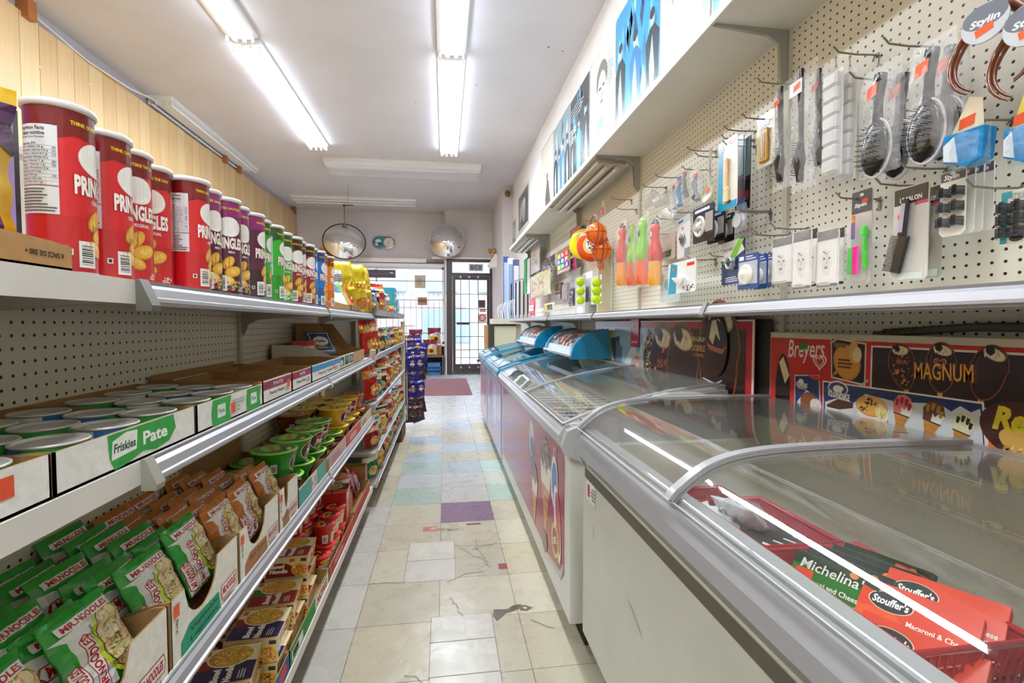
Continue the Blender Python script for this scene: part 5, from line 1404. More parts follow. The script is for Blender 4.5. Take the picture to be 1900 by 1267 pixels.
# ---- top shelf, far end
S = [pillow(.20, .30, .10, s, wr=.006) for s in (51, 52)]
ya = Art().rect(-.08, .05, -.02, .24, 'b9bcc0').lines(-.078, .06, -.03, .23, 14, '6a6c70', 3, .35).ell(.045, .05, .04, .035, '8a4a1c').ell(.045, .05, .034, .029, 'd88a3c').poly([(.0, .12), (.08, .13), (.08, .19), (0, .18)], 'f2dc3c').text('CHIPS', .04, .155, .07, .03, 'b8321c', .04)
yp = [Pool(bag(s, .20, .30, 'd2b714', ya, 'foil').obj('chip_bag')) for s in S]
for k, (y, x, rz, lab) in enumerate(((2.98, -.60, -40, 'yellow chip bag half hidden behind the orange cans'), (3.12, -.56, -52, 'yellow chip bag with a grey panel, left of the tallest one'), (3.29, -.55, -40, 'tallest yellow chip bag at the end of the top shelf'), (3.52, -.60, -30, 'yellow chip bag leaning behind the tallest one'))):
    yp[k % 2].put(lab, (x, y, 1.342 if k < 3 else 1.372), (R(3), R(-5), R(rz)), 'yellow chip bags')
tray('cardboard_tray', 'small torn brown tray holding sweets packets at the end of the top shelf', 'cardboard tray', -.66, -.487, 2.62, 2.90, 1.3395, .05, .028, '8e6c42', '9a774c', None)
packet('green and white sweets packet lying in the torn tray', .14, .18, '6ab02c', Art().rect(-.05, .02, .05, .1, 'e6efd8').ell(0, .13, .04, .03, '3a7ac0'), (-.555, 2.70, 1.349), (0, R(-34), R(-40)), 61, 'sweets_packet', 'sweets packet', .02)
packet('orange and red sweets packet lying in the torn tray', .14, .17, 'd8552c', Art().rect(-.05, .03, .05, .12, 'e88a5c').lines(-.04, .05, .04, .1, 4, 'f4e0cc'), (-.555, 2.80, 1.349), (0, R(-38), R(-44)), 62, 'sweets_packet', 'sweets packet', .02)

# ================================================================ SNACK RACK
t = thing('snack_rack', 'wire fronted snack rack full of crisp bags beyond the shelving', 'rack', (0, 0, 0))
RZ = [.16, .375, .715, 1.035, 1.345]
b = MB(); b.box((-.86, 3.36, .0), (-.84, 5.66, 1.62), 'd8d4bc', 'peg'); b.obj('back_panel', t)
for y in (3.36, 4.51, 5.645):
    b = MB(); b.box((-.50 if y > 5 else -.84, y - .004, 0), (-.455 if y > 5 else -.80, y + .022, 1.29), 'c9c39a', 'paint')
    if y > 5:
        for k in range(42): b.box((-.455, y + .004, .05 + .029 * k), (-.4538, y + .012, .062 + .029 * k), '4a4636', 'rubber')
    b.obj('post', t)
for i, z in enumerate(RZ):
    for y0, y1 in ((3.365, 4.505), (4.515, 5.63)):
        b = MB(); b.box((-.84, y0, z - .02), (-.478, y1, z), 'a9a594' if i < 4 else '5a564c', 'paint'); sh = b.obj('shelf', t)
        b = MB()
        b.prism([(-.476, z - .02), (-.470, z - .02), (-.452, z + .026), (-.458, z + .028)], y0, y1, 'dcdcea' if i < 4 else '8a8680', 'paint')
        r = random.Random(i * 7 + int(y0)); a = Art(); q = y0 + .03
        while q < y1 - .08:
            wd_ = r.uniform(.05, .08); a.rect(q - y0, .004, q - y0 + wd_, .036, 'f2f1f6').lines(q - y0 + .006, .010, q - y0 + wd_ - .006, .032, 3, '8a88a0', int(q * 9), .5); q += wd_ + r.choice((.006, .05))
        wrap(a, lambda u, v, h: (-.4695 + .018 * v / .046 + h, y0 + u, z - .02 + v), b, 'paint')
        b.obj('price_rail', sh)
b = MB(); b.box((-.50, 3.30, 1.005), (-.464, 3.352, 1.095), 'b9b594', 'paint', bev=.006); b.lathe([(.006, 0), (.006, .002)], '5a5648', 'rubber', 8, M=Matrix.Translation((-.464, 3.335, 1.06)) @ Matrix.Rotation(PI / 2, 4, 'Y')); tag(b.obj('bracket_plate'), 'cream metal plate where the shelving meets the snack rack', 'bracket')
BAGK = [('red', 'c42a1c', 'e8a03c'), ('olive green', '6a8a2c', 'e8d070'), ('teal', '159a8c', 'e8e080'), ('dark brown', '3a2418', 'c9803c'), ('yellow', 'e6c820', 'c84a1c'), ('purple', '4a2470', 'e8c860'), ('orange', 'd8671c', 'f0d080'), ('silver blue', '8aa4c8', '2c4c8c'), ('crimson', '8e1620', 'e8b060'), ('emerald', '0f8a44', 'f0e8c0')]
def chip(kind, seed):
    n_, c, c2 = kind
    S = pillow(.18, .265, .085, seed, wr=.005)
    a = Art().poly([(-.09, .16), (.09, .18), (.09, .235), (-.09, .215)], c2).ell(0, .08, .055, .045, c2).ell(0, .08, .045, .036, 'e8b860').specks(0, .08, .04, .03, 14, ['f0cc7c', 'c9863c'], .018, seed, None, .6).text(['CRISPS', 'CHIPS', 'SNAX'][seed % 3], 0, .19, .12, .03, 'f4f0e8', .05, .15)
    a.rect(-.09, .25, .09, .265, 'd8d8dc').rect(-.09, 0, .09, .012, 'd8d8dc').bars(.055, .02, .08, .05)
    return bag(S, .18, .265, c, a, 'foil', back='c9ccd0').obj('chip_bag')
cpools = [Pool(chip(k, 70 + i)) for i, k in enumerate(BAGK)]
order = [[9, 4, 3, 6, 1, 7, 5, 8, 9, 2], [8, 2, 4, 3, 0, 7, 6, 1, 5, 8], [0, 2, 3, 0, 8, 4, 7, 6, 0, 5], [0, 1, 3, 2, 7, 5, 8, 4, 1, 6]]
ZR = RZ[:4]
rc = random.Random(3)
for i, z in enumerate(ZR[0:1] + ZR[1:]):
    for j in range(10):
        y = 3.50 + .228 * j + (.02 if j > 4 else 0)
        k = order[i][j]
        hgt = {0: .0, 1: .0}.get(i, 0)
        if i == 0: s = .74
        else: s = 1.0
        o = cpools[k].put('%s crisp bag, %s of the snack rack, %s from its near end' % (BAGK[k][0], ['bottom shelf', 'second shelf up', 'third shelf up', 'fourth shelf up'][i], (ordl + ['eighth', 'ninth', 'tenth'])[j] if j else 'first'), (-.525 + rc.uniform(-.01, .008), y, z + .004), (0, R(-4 + rc.uniform(-3, 3)), R(-24 + rc.uniform(-14, 8))), 'crisp bags on the snack rack')
        if i == 0: o.scale = (.74, .9, .74)
for j, (k, y) in enumerate(((7, 3.74), (3, 3.95), (0, 4.15), (7, 4.36), (6, 4.58))):
    cpools[k].put('%s crisp bag standing on top of the snack rack, %s behind the yellow bags' % (BAGK[k][0], ['first', 'second', 'third', 'fourth', 'fifth'][j]), (-.56, y, 1.35), (0, R(-3), R(-30)), 'crisp bags on the snack rack')
for k, (y, h_, c, lab) in enumerate(((5.05, .28, '1787a0', 'tall teal snack box on top of the rack'), (5.34, .17, '1c7f98', 'shorter teal snack box on top of the rack, at its far end'))):
    b = MB(); b.box((-.66, y - .13, 1.347), (-.50, y + .13, 1.347 + h_), c, 'paper'); wrap(Art().ell(.13, h_ * .6, .05, .03, 'e8c890').rect(.05, h_ * .2, .21, h_ * .32, 'cfe4e4').text('CRISPS', .13, h_ * .82, .14, .03, 'f0eee0', .03), aisle(-.50, y - .13, 1.347), b); wrap(Art().ell(.08, h_ * .6, .04, .03, 'e8c890').rect(.03, h_ * .2, .13, h_ * .3, 'cfe4e4'), fside(-.66, y - .13, 1.347), b)
    tag(b.obj('snack_box'), lab, 'snack box')
for k, c in enumerate(('e0a02c', 'c8402c', 'e8c83c')):
    b = MB(); b.box((-.58, 4.72 + .005 * k, 1.3475 + .031 * k), (-.495, 4.88 - .004 * k, 1.3475 + .031 * k + .029), c, 'paper', bev=.002); tag(b.obj('snack_box'), 'small %s carton lying on the rack top, %s of three' % (['orange', 'red', 'yellow'][k], ['lowest', 'middle', 'topmost'][k]), 'snack box')
# hanging strip of purple bags on the end of the rack
t = thing('clip_strip', 'plastic hanging strip with a wire hook on the rack end', 'hanging strip', (-.44, 5.70, 1.24))
b = MB(); b.box((-.004, .0, -1.1), (.004, .003, 0), 'cfcad0', 'gloss'); b.obj('strip', t)
b = MB(); b.tube([(-.06, .0, .0), (.10, .0, .0)], .004, '4a3a5a', 'metal', 5); b.obj('hook', t)
S = pillow(.17, .24, .035, 90, wr=.006)
pb = Pool(bag(S, .17, .24, '2f2a72', Art().rect(-.085, .17, .085, .2, '5a4aa8').ell(0, .1, .05, .04, '8a84c8').ell(0, .1, .03, .025, 'c9a04c').text('JERKY', 0, .185, .1, .02, 'e8e4f4', .03), 'foil').obj('candy_bag'))
S = pillow(.17, .24, .035, 91, wr=.006)
pd = Pool(bag(S, .17, .24, '3a2a34', Art().rect(-.085, .17, .085, .2, '8a3a5a').ell(0, .1, .05, .04, '6a5a4c').text('NUTS', 0, .185, .1, .02, 'e8e0d8', .03), 'foil').obj('candy_bag'))
for k in range(9):
    z = 1.0 - .10 * k
    for s in (0, 1):
        (pd if k > 5 or (k + s) % 4 == 0 else pb).put('%s candy bag on the hanging strip, %s from the top, %s side' % ('dark' if k > 5 or (k + s) % 4 == 0 else 'purple blue', (ordl + ['eighth', 'ninth'])[k] if k else 'first', 'aisle' if s else 'wall'), (-.38 + .075 * s + .012 * (k % 2), 5.75 + .05 * s, z - .10), (R(rc.uniform(-8, 14)), R(-14 + 7 * (k % 3)), R(-62 + 14 * s + rc.uniform(-22, 22))), 'candy bags hanging on the rack end')
b = MB(); b.box((-.70, 5.2, .0), (-.455, 5.64, .125), '6a4a34', 'card'); tag(b.obj('cardboard_box'), 'small brown box on the floor under the end of the snack rack', 'box')
# bags of bird seed by the window
S = pillow(.34, .40, .14, 95, wr=.008)
sp = Pool(bag(S, .34, .40, 'd8cfcb', Art().poly([(-.17, .4), (.17, .4), (.17, .26), (.05, .3), (-.17, .22)], '8a2c40').rect(-.12, .06, .12, .20, 'e8b81c').ell(.03, .12, .05, .05, '7a2c2c').poly([(-.1, .22), (.12, .27), (.12, .29), (-.1, .25)], 'f4f0ee'), 'foil').obj('seed_bag'))
for k, (x, y, z, lab) in enumerate(((-.80, 12.0, .472, 'front bag of pet food on the window bench, left one'), (-.36, 12.0, .472, 'front bag of pet food on the window bench, nearest the door'), (-.72, 12.27, .72, 'rear bag of pet food raised behind the left front one'), (-.26, 12.27, .76, 'rear bag of pet food raised behind the one nearest the door'))):
    sp.put(lab, (x, y, z), (0, 0, R(-90 + 4 * k)), 'pet food bags by the window')
b = MB(); b.box((-.95, 12.16, .471), (-.08, 12.38, .72), 'a8743c', 'card'); tag(b.obj('cardboard_box'), 'long brown carton on the window bench behind the front pet food bags', 'box')
# ================================================================ GOODS ON THE RIGHT WALL
def span(px0, py0, px1, py1, X=1.10):
    """pixel box on the plane X -> y of its far edge, y of its near edge, z bottom, z top"""
    m = (px0 + px1) / 2
    return at(px0, (py0 + py1) / 2, 'x', X).y, at(px1, (py0 + py1) / 2, 'x', X).y, at(m, py1, 'x', X).z, at(m, py0, 'x', X).z
def hook(label, px, py, L=.135, plate=True):
    p = at(px, py, 'x', RX - .002)
    t = thing('peg_hook', label, 'peg hook', (RX, p.y, p.z), 0, 'steel peg hooks on the pegboard')
    b = MB(); b.tube([(-.001, 0, 0), (-.012, 0, .001), (-L * .5, 0, -.002), (-L * .88, 0, .0), (-L, 0, .014)], .0024, '8a8880', 'metal', 6); b.obj('wire', t)
    if plate:
        b = MB(); b.box((-.004, -.004, -.030), (-.001, .004, .008), '8f8d84', 'metal', bev=.001); b.tube([(-.004, -.010, -.004), (-.010, 0, -.002), (-.004, .010, -.004)], .002, '8a8880', 'metal', 5); b.obj('back_plate', t)
    return t
HK = [('hook holding the thin black hair net bags', 1472, 157), ('hook above the clear pill strips', 1628, 103), ('hook behind the upper brush bag', 1729, 88), ('hook above the nearest small brush bag', 1660, 150), ('hook of the neon razor card', 1632, 370), ('hook of the black comb card', 1712, 345), ('hook of the hair clip cards', 1760, 314), ('hook piercing the blue sponge bag', 1880, 224), ('hook of the teal clip card', 1897, 350), ('hook of the first sketched face card', 1466, 437), ('hook of the last sketched face card', 1500, 425),
      ('empty hook left of the thermometer card', 1402, 272), ('short hook holding the thermometer card', 1441, 222), ('empty hook above the blue plug cards', 1431, 395), ('empty hook behind the teal brush card', 1404, 244), ('hook carrying the teal brush card', 1398, 260), ('hook carrying the white ladles', 1345, 292), ('empty hook above the silver packs', 1328, 281), ('hook carrying the silver packs', 1317, 316), ('hook carrying the blue packs', 1262, 330), ('hook carrying the clear cups', 1236, 348), ('hook carrying the strainer cards', 1290, 395),
      ('hook of the round plug card', 1265, 407), ('hook between the bats and the round plug card', 1239, 435), ('hook below the strainer cards', 1368, 446), ('hook of the green shower card', 1373, 476), ('long empty hook beside the wire spool', 1430, 392), ('hook of the teal funnel card', 1244, 494), ('hook over the nearest squirt bat', 1181, 389), ('long hook above the basketball hoops', 1172, 371), ('empty hook above the sketched face cards', 1457, 437), ('hook beyond the basketball hoops', 1108, 410), ('empty hook at the top of the squirt bats', 1328, 482)]
for l, x, y in HK: hook(l, x, y)

def card(name, label, cat, box, col, art=None, X=1.10, th=.0025, rot=0, bord=None, grp=None, mat_='gloss', rnd_=.0):
    yf, yn, z0, z1 = span(*box, X)
    w_, h_ = yf - yn, z1 - z0
    t = thing(name, label, cat, (X, (yf + yn) / 2, z1), R(rot), grp)
    b = MB(); c = min(.008, w_ * .15)
    P = [(-w_ / 2 + c, -h_), (w_ / 2 - c, -h_), (w_ / 2, -h_ + c), (w_ / 2, -c), (w_ / 2 - c, 0), (-w_ / 2 + c, 0), (-w_ / 2, -c), (-w_ / 2, -h_ + c)]
    b.prism(P, 0, th, col, mat_, 'x')
    if art: wrap(art(w_, h_), flat((0, w_ / 2, -h_), (0, -1, 0), (0, 0, 1)), b, mat_, h0=.0004)
    b.obj('backing_card', t)
    return t, w_, h_
def tagm(a, w_, h_, col='ee5a22', u=.5, v=.9, s=.018):
    return a.poly([(w_ * u - s * .5, h_ * v - s * .35), (w_ * u + s * .5, h_ * v - s * .2), (w_ * u + s * .45, h_ * v + s * .4), (w_ * u - s * .55, h_ * v + s * .25)], col)
def clearbag(t, w_, h_, d_, seed=0, col='f4f6f8', z0=None, mat_='crinkle', wr=.004):
    S = pillow(w_, h_, d_, seed, 8, 10, wr, .05)
    b = bag(S, w_, h_, col, None, mat_, nx=9, ny=11)
    o = b.obj('clear_bag', t); o.location = (0, 0, -h_ if z0 is None else z0); return o
# neon razors
t, w_, h_ = card('razor_card', 'hanging card of pink, green and purple razors', 'razor pack', (1579, 353, 1617, 526), 'cfcac6', lambda w, h: tagm(Art().rect(.001, h * .76, w - .001, h * .995, '4c4c58').text('Stylin', w * .45, h * .84, w * .6, .014, 'f2f0ee', .03, .2).ell(w * .5, h * .95, .006, .004, 'e8e4d0'), w, h, u=.66, v=.88))
for k, (c, y, z, L, g) in enumerate((('ff2ea0', .00, -.15, .075, 0), ('3ad42c', .018, -.15, .072, 3), ('3ad42c', -.022, -.135, .09, -3), ('7a2a9c', .014, -.085, .045, 0))):
    b = MB(); M = Matrix.Translation((-.010 - .004 * (k == 0), y * w_ / .06, z * h_ / .2)) @ Matrix.Rotation(R(g), 4, 'X')
    b.box((-.005, -.009 if k < 2 else -.005, -L / 2), (.004, .009 if k < 2 else .005, L / 2), c, 'gloss', M, bev=.003)
    if k == 2: b.box((-.006, -.011, L / 2 - .004), (.004, .011, L / 2 + .022), c, 'gloss', M, bev=.004)
    if k == 3: b.box((-.003, -.003, L / 2 - .002), (.003, .003, L / 2 + .018), 'f08a2a', 'gloss', M)
    b.obj('razor', t)
b = MB(); b.box((-.017, -w_ * .42, -h_ * .97), (-.0012, w_ * .42, -h_ * .30), 'f4f4f4', 'clear', bev=.006); b.obj('blister', t)
# combs
def comb(t):
    b = MB()
    b.box((-.014, -.010, -.115), (-.004, .010, -.03), '17161a', 'gloss', Matrix.Rotation(R(6), 4, 'X'), bev=.004)
    b.box((-.0155, -.005, -.105), (-.0142, .005, -.04), 'a8a2b8', 'gloss', Matrix.Rotation(R(6), 4, 'X'))
    M = Matrix.Translation((0, .004, -.115)) @ Matrix.Rotation(R(14), 4, 'X')
    b.box((-.014, -.012, -.085), (-.005, .014, .004), '1a191c', 'gloss', M, bev=.003)
    for k in range(30): b.box((-.012, .012, -.083 + .0028 * k), (-.007, .034, -.0815 + .0028 * k), '121214', 'gloss', M)
    b.obj('comb', t)
    b = MB()
ca_ = lambda w, h: tagm(Art().rect(.002, h * .82, w - .002, h * .99, '2c2a2c').text('LE SALON', w * .5, h * .87, w * .62, .011, 'e6e2dc', .02).rect(w * .62, h * .79, w - .002, h * .82, 'c23a6c').rect(w * .2, .004, w * .9, .02, 'c9d8d0'), w, h, u=.25, v=.70)
t, w_, h_ = card('comb_card', 'black handled comb on a grey card, the front card of two', 'comb pack', (1657, 345, 1722, 521), 'c9c7c0', ca_, X=1.06); comb(t)
t, w_, h_ = card('comb_card', 'comb card hanging behind the front one, mostly hidden', 'comb pack', (1695, 348, 1748, 516), 'b9b7ac', ca_, X=1.12); comb(t)
# claw hair clips: four cards one behind the other
def clips(t, w_, h_, n, both=True):
    for k in range(n):
        for s in ((-1, 1) if both else (1,)):
            b = MB(); z = -h_ * (.34 + .23 * k); y = s * w_ * .26
            for i in range(6): b.tube([(-.002, y - .012, z - .008 + .0032 * i), (-.016, y - .006, z - .006 + .003 * i), (-.019, y + .005, z - .006 + .003 * i), (-.004, y + .013, z - .008 + .0032 * i)], .0013, '141214', 'gloss', 4)
            b.box((-.016, y - .004, z - .008), (-.011, y + .004, z + .014), '17151a', 'gloss', bev=.001)
            b.obj('hair_clip', t)
cl_ = lambda w, h: Art().rect(.001, h * .86, w - .001, h * .995, '4a4d5c').text('Stylin', w * .45, h * .91, w * .6, .014, 'f0eeee', .03, .2).ell(w * .5, h * .97, .005, .003, 'e0ded4')
for k, (a, lab) in enumerate((((1744, 318, 1791, 437), 'frontmost white card of black claw hair clips'), ((1768, 310, 1808, 434), 'second white card of claw hair clips'), ((1788, 306, 1824, 431), 'third white card of claw hair clips'), ((1804, 303, 1843, 428), 'rearmost white card of claw hair clips'))):
    t, w_, h_ = card('hair_clip_card', lab, 'hair clip pack', a, 'e9e7e2', cl_, X=1.05 + .022 * k, grp='white hair clip cards')
    if k == 0: clips(t, w_, h_, 3)
    elif k == 1: clips(t, w_, h_, 3, False)
t, w_, h_ = card('hair_clip_card', 'teal edged card of black clips at the edge of the wall', 'hair clip pack', (1856, 352, 1910, 452), 'e6e6e2', lambda w, h: Art().rect(w * .02, .002, w * .25, h * .99, '1fa0b4').rect(.002, h * .86, w * .4, h * .99, '1fa0b4').text('STYLIN', w * .65, h * .88, w * .5, .012, '9a9a9c', .01).ell(w * .6, h * .10, .012, .006, '2a2a2c'), X=1.07); clips(t, w_, h_, 3)
# sketched face cards
fc = lambda s: (lambda w, h: Art().rect(.002, h * .82, w - .002, h * .99, '3a3434').rect(.001, .001, w - .001, .008, '2a2628').rect(.004, .010, w - .004, h * .81, 'e9e6e2').poly([(w * .3, h * .25), (w * .55, h * .18), (w * .72, h * .4), (w * .6, h * .62), (w * .35, h * .66), (w * .22, h * .5)], 'dcd6d2').poly([(w * .3, h * .64), (w * .5, h * .58), (w * .5, h * .56), (w * .28, h * .62)], '6a6464').ell(w * .45, h * .34, w * .09, .004, ['7a7676', 'c08a8a', '9a8a8a'][s % 3]).ell(w * .36, h * .5, w * .05, .003, '4a4646').ell(w * .6, h * .5, w * .05, .003, '4a4646').poly([(w * .5, h * .48), (w * .52, h * .48), (w * .5, h * .39), (w * .47, h * .40)], '8a8484').lines(w * .1, h * .02, w * .8, h * .1, 2, 'b9b4b0', s))
for k, (a, X, lab) in enumerate((((1433, 440, 1470, 529), 1.07, 'face card nearest the blue plug cards'), ((1471, 428, 1505, 536), 1.04, 'pinkish face card, second in the row'), ((1496, 424, 1517, 532), 1.09, 'thin face card hidden between the pink one and the scarf one'), ((1516, 426, 1556, 532), 1.05, 'face card drawn with a tied scarf'), ((1541, 423, 1567, 528), 1.11, 'last face card behind the scarf one'))):
    t, w_, h_ = card('shower_cap_card', lab, 'packet card', a, 'e4e0dc', fc(k), X=X, grp='sketched face cards'); 
    if k in (0, 1, 3): clearbag(t, w_ * 1.04, h_, .012, 12 + k, wr=.002)
# oval paddle brushes in bags
def brush(b, y, z, s=1.0, tilt=0):
    M = Matrix.Translation((0, y, z)) @ Matrix.Rotation(tilt, 4, 'X')
    b.tube([M @ Vector(p) for p in ((-.01, 0, .10 * s), (-.012, 0, .085 * s), (-.012, 0, .04 * s), (-.01, 0, .0))], [.012 * s, .013 * s, .009 * s, .012 * s], '161416', 'gloss', 8)
    rows = []
    for i in range(7):
        q = i / 6; a = PI * q
        rows.append([M @ Vector((-.006 - .012 * math.sin(a) * (1 if math.cos(2 * PI * k / 20) < 0 else .3), .033 * s * math.sin(a) * math.sin(2 * PI * k / 20), -.055 * s - .055 * s * -math.cos(a))) if False else M @ Vector((-.012 + .010 * math.cos(2 * PI * k / 20) * math.sin(a), .034 * s * math.sin(a) * math.sin(2 * PI * k / 20), -.055 * s + .058 * s * math.cos(a))) for k in range(20)])
    b.grid(rows, '1a191b', 'gloss', True, True)
def bristles(b, y, z, s, tilt):
    M = Matrix.Translation((0, y, z)) @ Matrix.Rotation(tilt, 4, 'X'); r = random.Random(4)
    for i in range(9):
        for j in range(6):
            v, u = -.055 * s + (i - 4) * .011 * s, (j - 2.5) * .009 * s
            if (v + .055 * s) ** 2 / (.05 * s) ** 2 + u * u / (.03 * s) ** 2 < 1: b.tube([M @ Vector((-.020, u, v)), M @ Vector((-.040, u + r.uniform(-.002, .002), v))], .0009, '0e0d0e', 'gloss', 3)
for k, (a, X, lab) in enumerate((((1600, 120, 1672, 322), 1.04, 'bagged black oval hair brush, the lower one nearest the pill strips'), ((1648, 120, 1706, 325), 1.10, 'bagged oval hair brush behind the lowest one'), ((1690, 72, 1772, 296), 1.02, 'bagged black oval hair brush, the upper one with an orange tag'), ((1735, 68, 1795, 292), 1.09, 'bagged oval hair brush at the back of the upper pair'))):
    yf, yn, z0, z1 = span(*a, X); w_, h_ = yf - yn, z1 - z0; s = h_ / .235
    t = thing('hair_brush', lab, 'hair brush', (X, (yf + yn) / 2, z1), 0, 'bagged hair brushes')
    b = MB(); brush(b, .0, -.125 * s, s, R(4)); b.obj('brush_body', t)
    b = MB(); bristles(b, 0, -.125 * s, s, R(4)); b.obj('bristles', t)
    b = MB(); M = Matrix.Translation((0, 0, -.18 * s)); b.tube([M @ Vector((-.012, .037 * s * math.sin(q), .062 * s * math.cos(q))) for q in [2 * PI * i / 20 for i in range(20)]], .003, 'c9c7cc', 'gloss', 6, True); b.obj('pale_rim', t)
    b = MB(); wrap(Art().poly([(-.016, -.075 * s), (.012, -.07 * s), (.014, -.045 * s), (-.014, -.05 * s)], 'ee5a22'), flat((-.026, 0, 0), (0, -1, 0), (0, 0, 1)), b); b.obj('price_tag', t)
    clearbag(t, w_ * 1.0, h_, .055, 20 + k, wr=.006)
# net bags with black hair tools, pill strips
for k, (a, X, lab) in enumerate((((1436, 155, 1474, 350), 1.06, 'narrow clear bag with a black comb, the one farthest from the brushes'), ((1472, 122, 1514, 352), 1.03, 'clear bag with black hair tools and a white price card'), ((1508, 122, 1544, 320), 1.10, 'clear bag with a black brush beside the pill strips'))):
    yf, yn, z0, z1 = span(*a, X); w_, h_ = yf - yn, z1 - z0
    t = thing('comb_bag', lab, 'bagged comb', (X, (yf + yn) / 2, z1), 0, 'bagged hair combs')
    b = MB()
    b.tube([(-.01, .005, -.01), (-.012, .002, -h_ * .3), (-.01, -.002, -h_ * .62)], [.008, .009, .006], '1a181a', 'gloss', 8)
    b.tube([(-.01, -.002, -h_ * .6), (-.012, .004, -h_ * .75), (-.01, .0, -h_ * .93)], [.008, .018, .010], '1c1a1c', 'gloss', 8)
    for i in range(14): b.tube([(-.012, 0, -h_ * (.62 + .02 * i)), (-.020, .026, -h_ * (.60 + .02 * i))], .0012, '141214', 'gloss', 3)
    b.obj('comb', t)
    b = MB(); wrap((Art().rect(-.03, -.085, .02, -.045, 'dfe0e2') if k == 1 else Art()).poly([(-.014, -.075), (.012, -.07), (.014, -.052), (-.012, -.058)], 'ee5a22'), flat((-.026, 0, 0), (0, -1, 0), (0, 0, 1)), b); b.obj('price_tag', t)
    clearbag(t, w_, h_, .045, 30 + k, wr=.006)
for k, (a, X) in enumerate((((1534, 118, 1566, 330), 1.05), ((1560, 120, 1592, 338), 1.09))):
    yf, yn, z0, z1 = span(*a, X); w_, h_ = yf - yn, z1 - z0
    t = thing('pill_organiser', ['white seven day pill strip, the front one of two', 'white seven day pill strip hanging behind the front one'][k], 'pill box', (X, (yf + yn) / 2, z1))
    for i in range(7):
        b = MB(); z = -.03 - (h_ - .04) * i / 7; b.box((-.022, -w_ * .40, z - (h_ - .04) / 7 + .002), (-.003, w_ * .40, z), 'f4f4f4', 'milky', bev=.005); b.obj('compartment', t)
    b = MB(); b.box((-.003, -w_ * .46, -h_ + .005), (0, w_ * .46, -.02), 'f0f0ee', 'milky', bev=.001); b.obj('base_strip', t)
    b = MB(); b.tube([(0, 0, -.02), (0, .004, .02), (0, -.004, .045)], [.006, .004, .001], 'e8eaec', 'crinkle', 6); b.obj('bag_neck', t)
# thermometer
t, w_, h_ = card('thermometer_card', 'gold thermometer on a cream and navy card', 'thermometer', (1404, 210, 1437, 308), 'ebe6cc', lambda w, h: tagm(Art().rect(w * .02, h * .74, w * .75, h * .98, '23356c').poly([(w * .02, h * .74), (w * .98, h * .86), (w * .98, h * .98), (w * .75, h * .98)], 'f0ece0').poly([(w * .02, h * .78), (w * .5, h * .86), (w * .5, h * .84), (w * .02, h * .76)], 'c23a3a'), w, h, 'ece8d8', .6, .3, .001))
b = MB(); b.box((-.010, -w_ * .26, -h_ * .92), (-.001, w_ * .24, -h_ * .3), 'c8981c', 'gloss', bev=.005); b.box((-.0115, -w_ * .12, -h_ * .86), (-.009, w_ * .08, -h_ * .38), 'a87a14', 'gloss'); b.box((-.0125, -.0012, -h_ * .84), (-.0112, .0012, -h_ * .40), 'f0e8d0', 'gloss'); b.obj('thermometer', t)
# blue sponge bags with card headers
for k, (a, X, lab) in enumerate((((1764, 190, 1836, 312), 1.03, 'blue sponge in a clear bag with a folded cream header'), ((1876, 180, 1930, 305), 1.05, 'blue sponge bag with a yellow header at the edge of the wall'))):
    yf, yn, z0, z1 = span(*a, X); w_, h_ = yf - yn, z1 - z0
    t = thing('sponge_bag', lab, 'bagged sponge', (X, (yf + yn) / 2, z1), R(8))
    b = MB(); b.prism([(w_ * .48, -h_ * .45), (-w_ * .48, -h_ * .45), (-w_ * .42, -h_ * .9), (-w_ * .1, -h_ * .98), (w_ * .46, -h_ * .86)], -.018, .018, '1f8ac8', 'fabric', 'x'); b.prism([(w_ * .2, -h_ * .5), (w_ * .46, -h_ * .6), (w_ * .44, -h_ * .84), (w_ * .1, -h_ * .9)], -.020, -.018, 'd8e4ec', 'gloss', 'x'); b.obj('sponge', t)
    b = MB(); b.prism([(-w_ * .3, -.0), (.0, .01), (w_ * .40, -h_ * .42), (-w_ * .35, -h_ * .42)], -.004, -.002, 'efe2c2' if k == 0 else 'e8d04c', 'paper', 'x'); wrap(Art().poly([(-.016, -.05), (.010, -.046), (.012, -.025), (-.014, -.03)], 'ee5a22'), flat((-.0045, 0, 0), (0, -1, 0), (0, 0, 1)), b); b.obj('header_card', t)
    clearbag(t, w_, h_ * .62, .05, 40 + k, z0=-h_, col='cfe4f4')
# tortoiseshell head bands with round tags
for k, (px, py, lab) in enumerate(((1842, 95, 'brown tortoiseshell hair band with a round grey tag'), (1925, 100, 'second tortoiseshell hair band, cut by the edge of the view'))):
    X = 1.02; c = at(px, py, 'x', X)
    t = thing('hair_band', lab, 'hair band', (X, c.y, c.z), R(12))
    for q in range(2):
        b = MB(); rr = .062 + .006 * q
        pts = [(-.006 * q + .012 * math.sin(a * 2), rr * .93 * math.sin(a), rr * 1.15 * math.cos(a)) for a in [R(-152 + 304 * i / 30) for i in range(31)]]
        b.tube(pts, [.002 + .0045 * math.sin(PI * i / 30) for i in range(31)], '6a3414', 'gloss', 8)
        b.obj('band', t)
    b = MB(); b.lathe([(.036, 0), (.036, .0015)], 'a9adb6', 'paper', 28, M=Matrix.Translation((-.03, -.002, .045)) @ Matrix.Rotation(-PI / 2, 4, 'Y'))
    a = Art().ell(0, 0, .0355, .0355, 'c9ccd2', 28).ell(0, .012, .034, .022, '6f7580', 20).text('Stylin', 0, .002, .045, .016, 'f4f4f4', .03, .2).poly([(-.012, -.024), (.014, -.016), (.012, -.002), (-.015, -.010)], 'ee5a22')
    wrap(a, flat((-.0318, -.002, .045), (0, -1, 0), (0, 0, 1)), b); b.obj('round_tag', t)
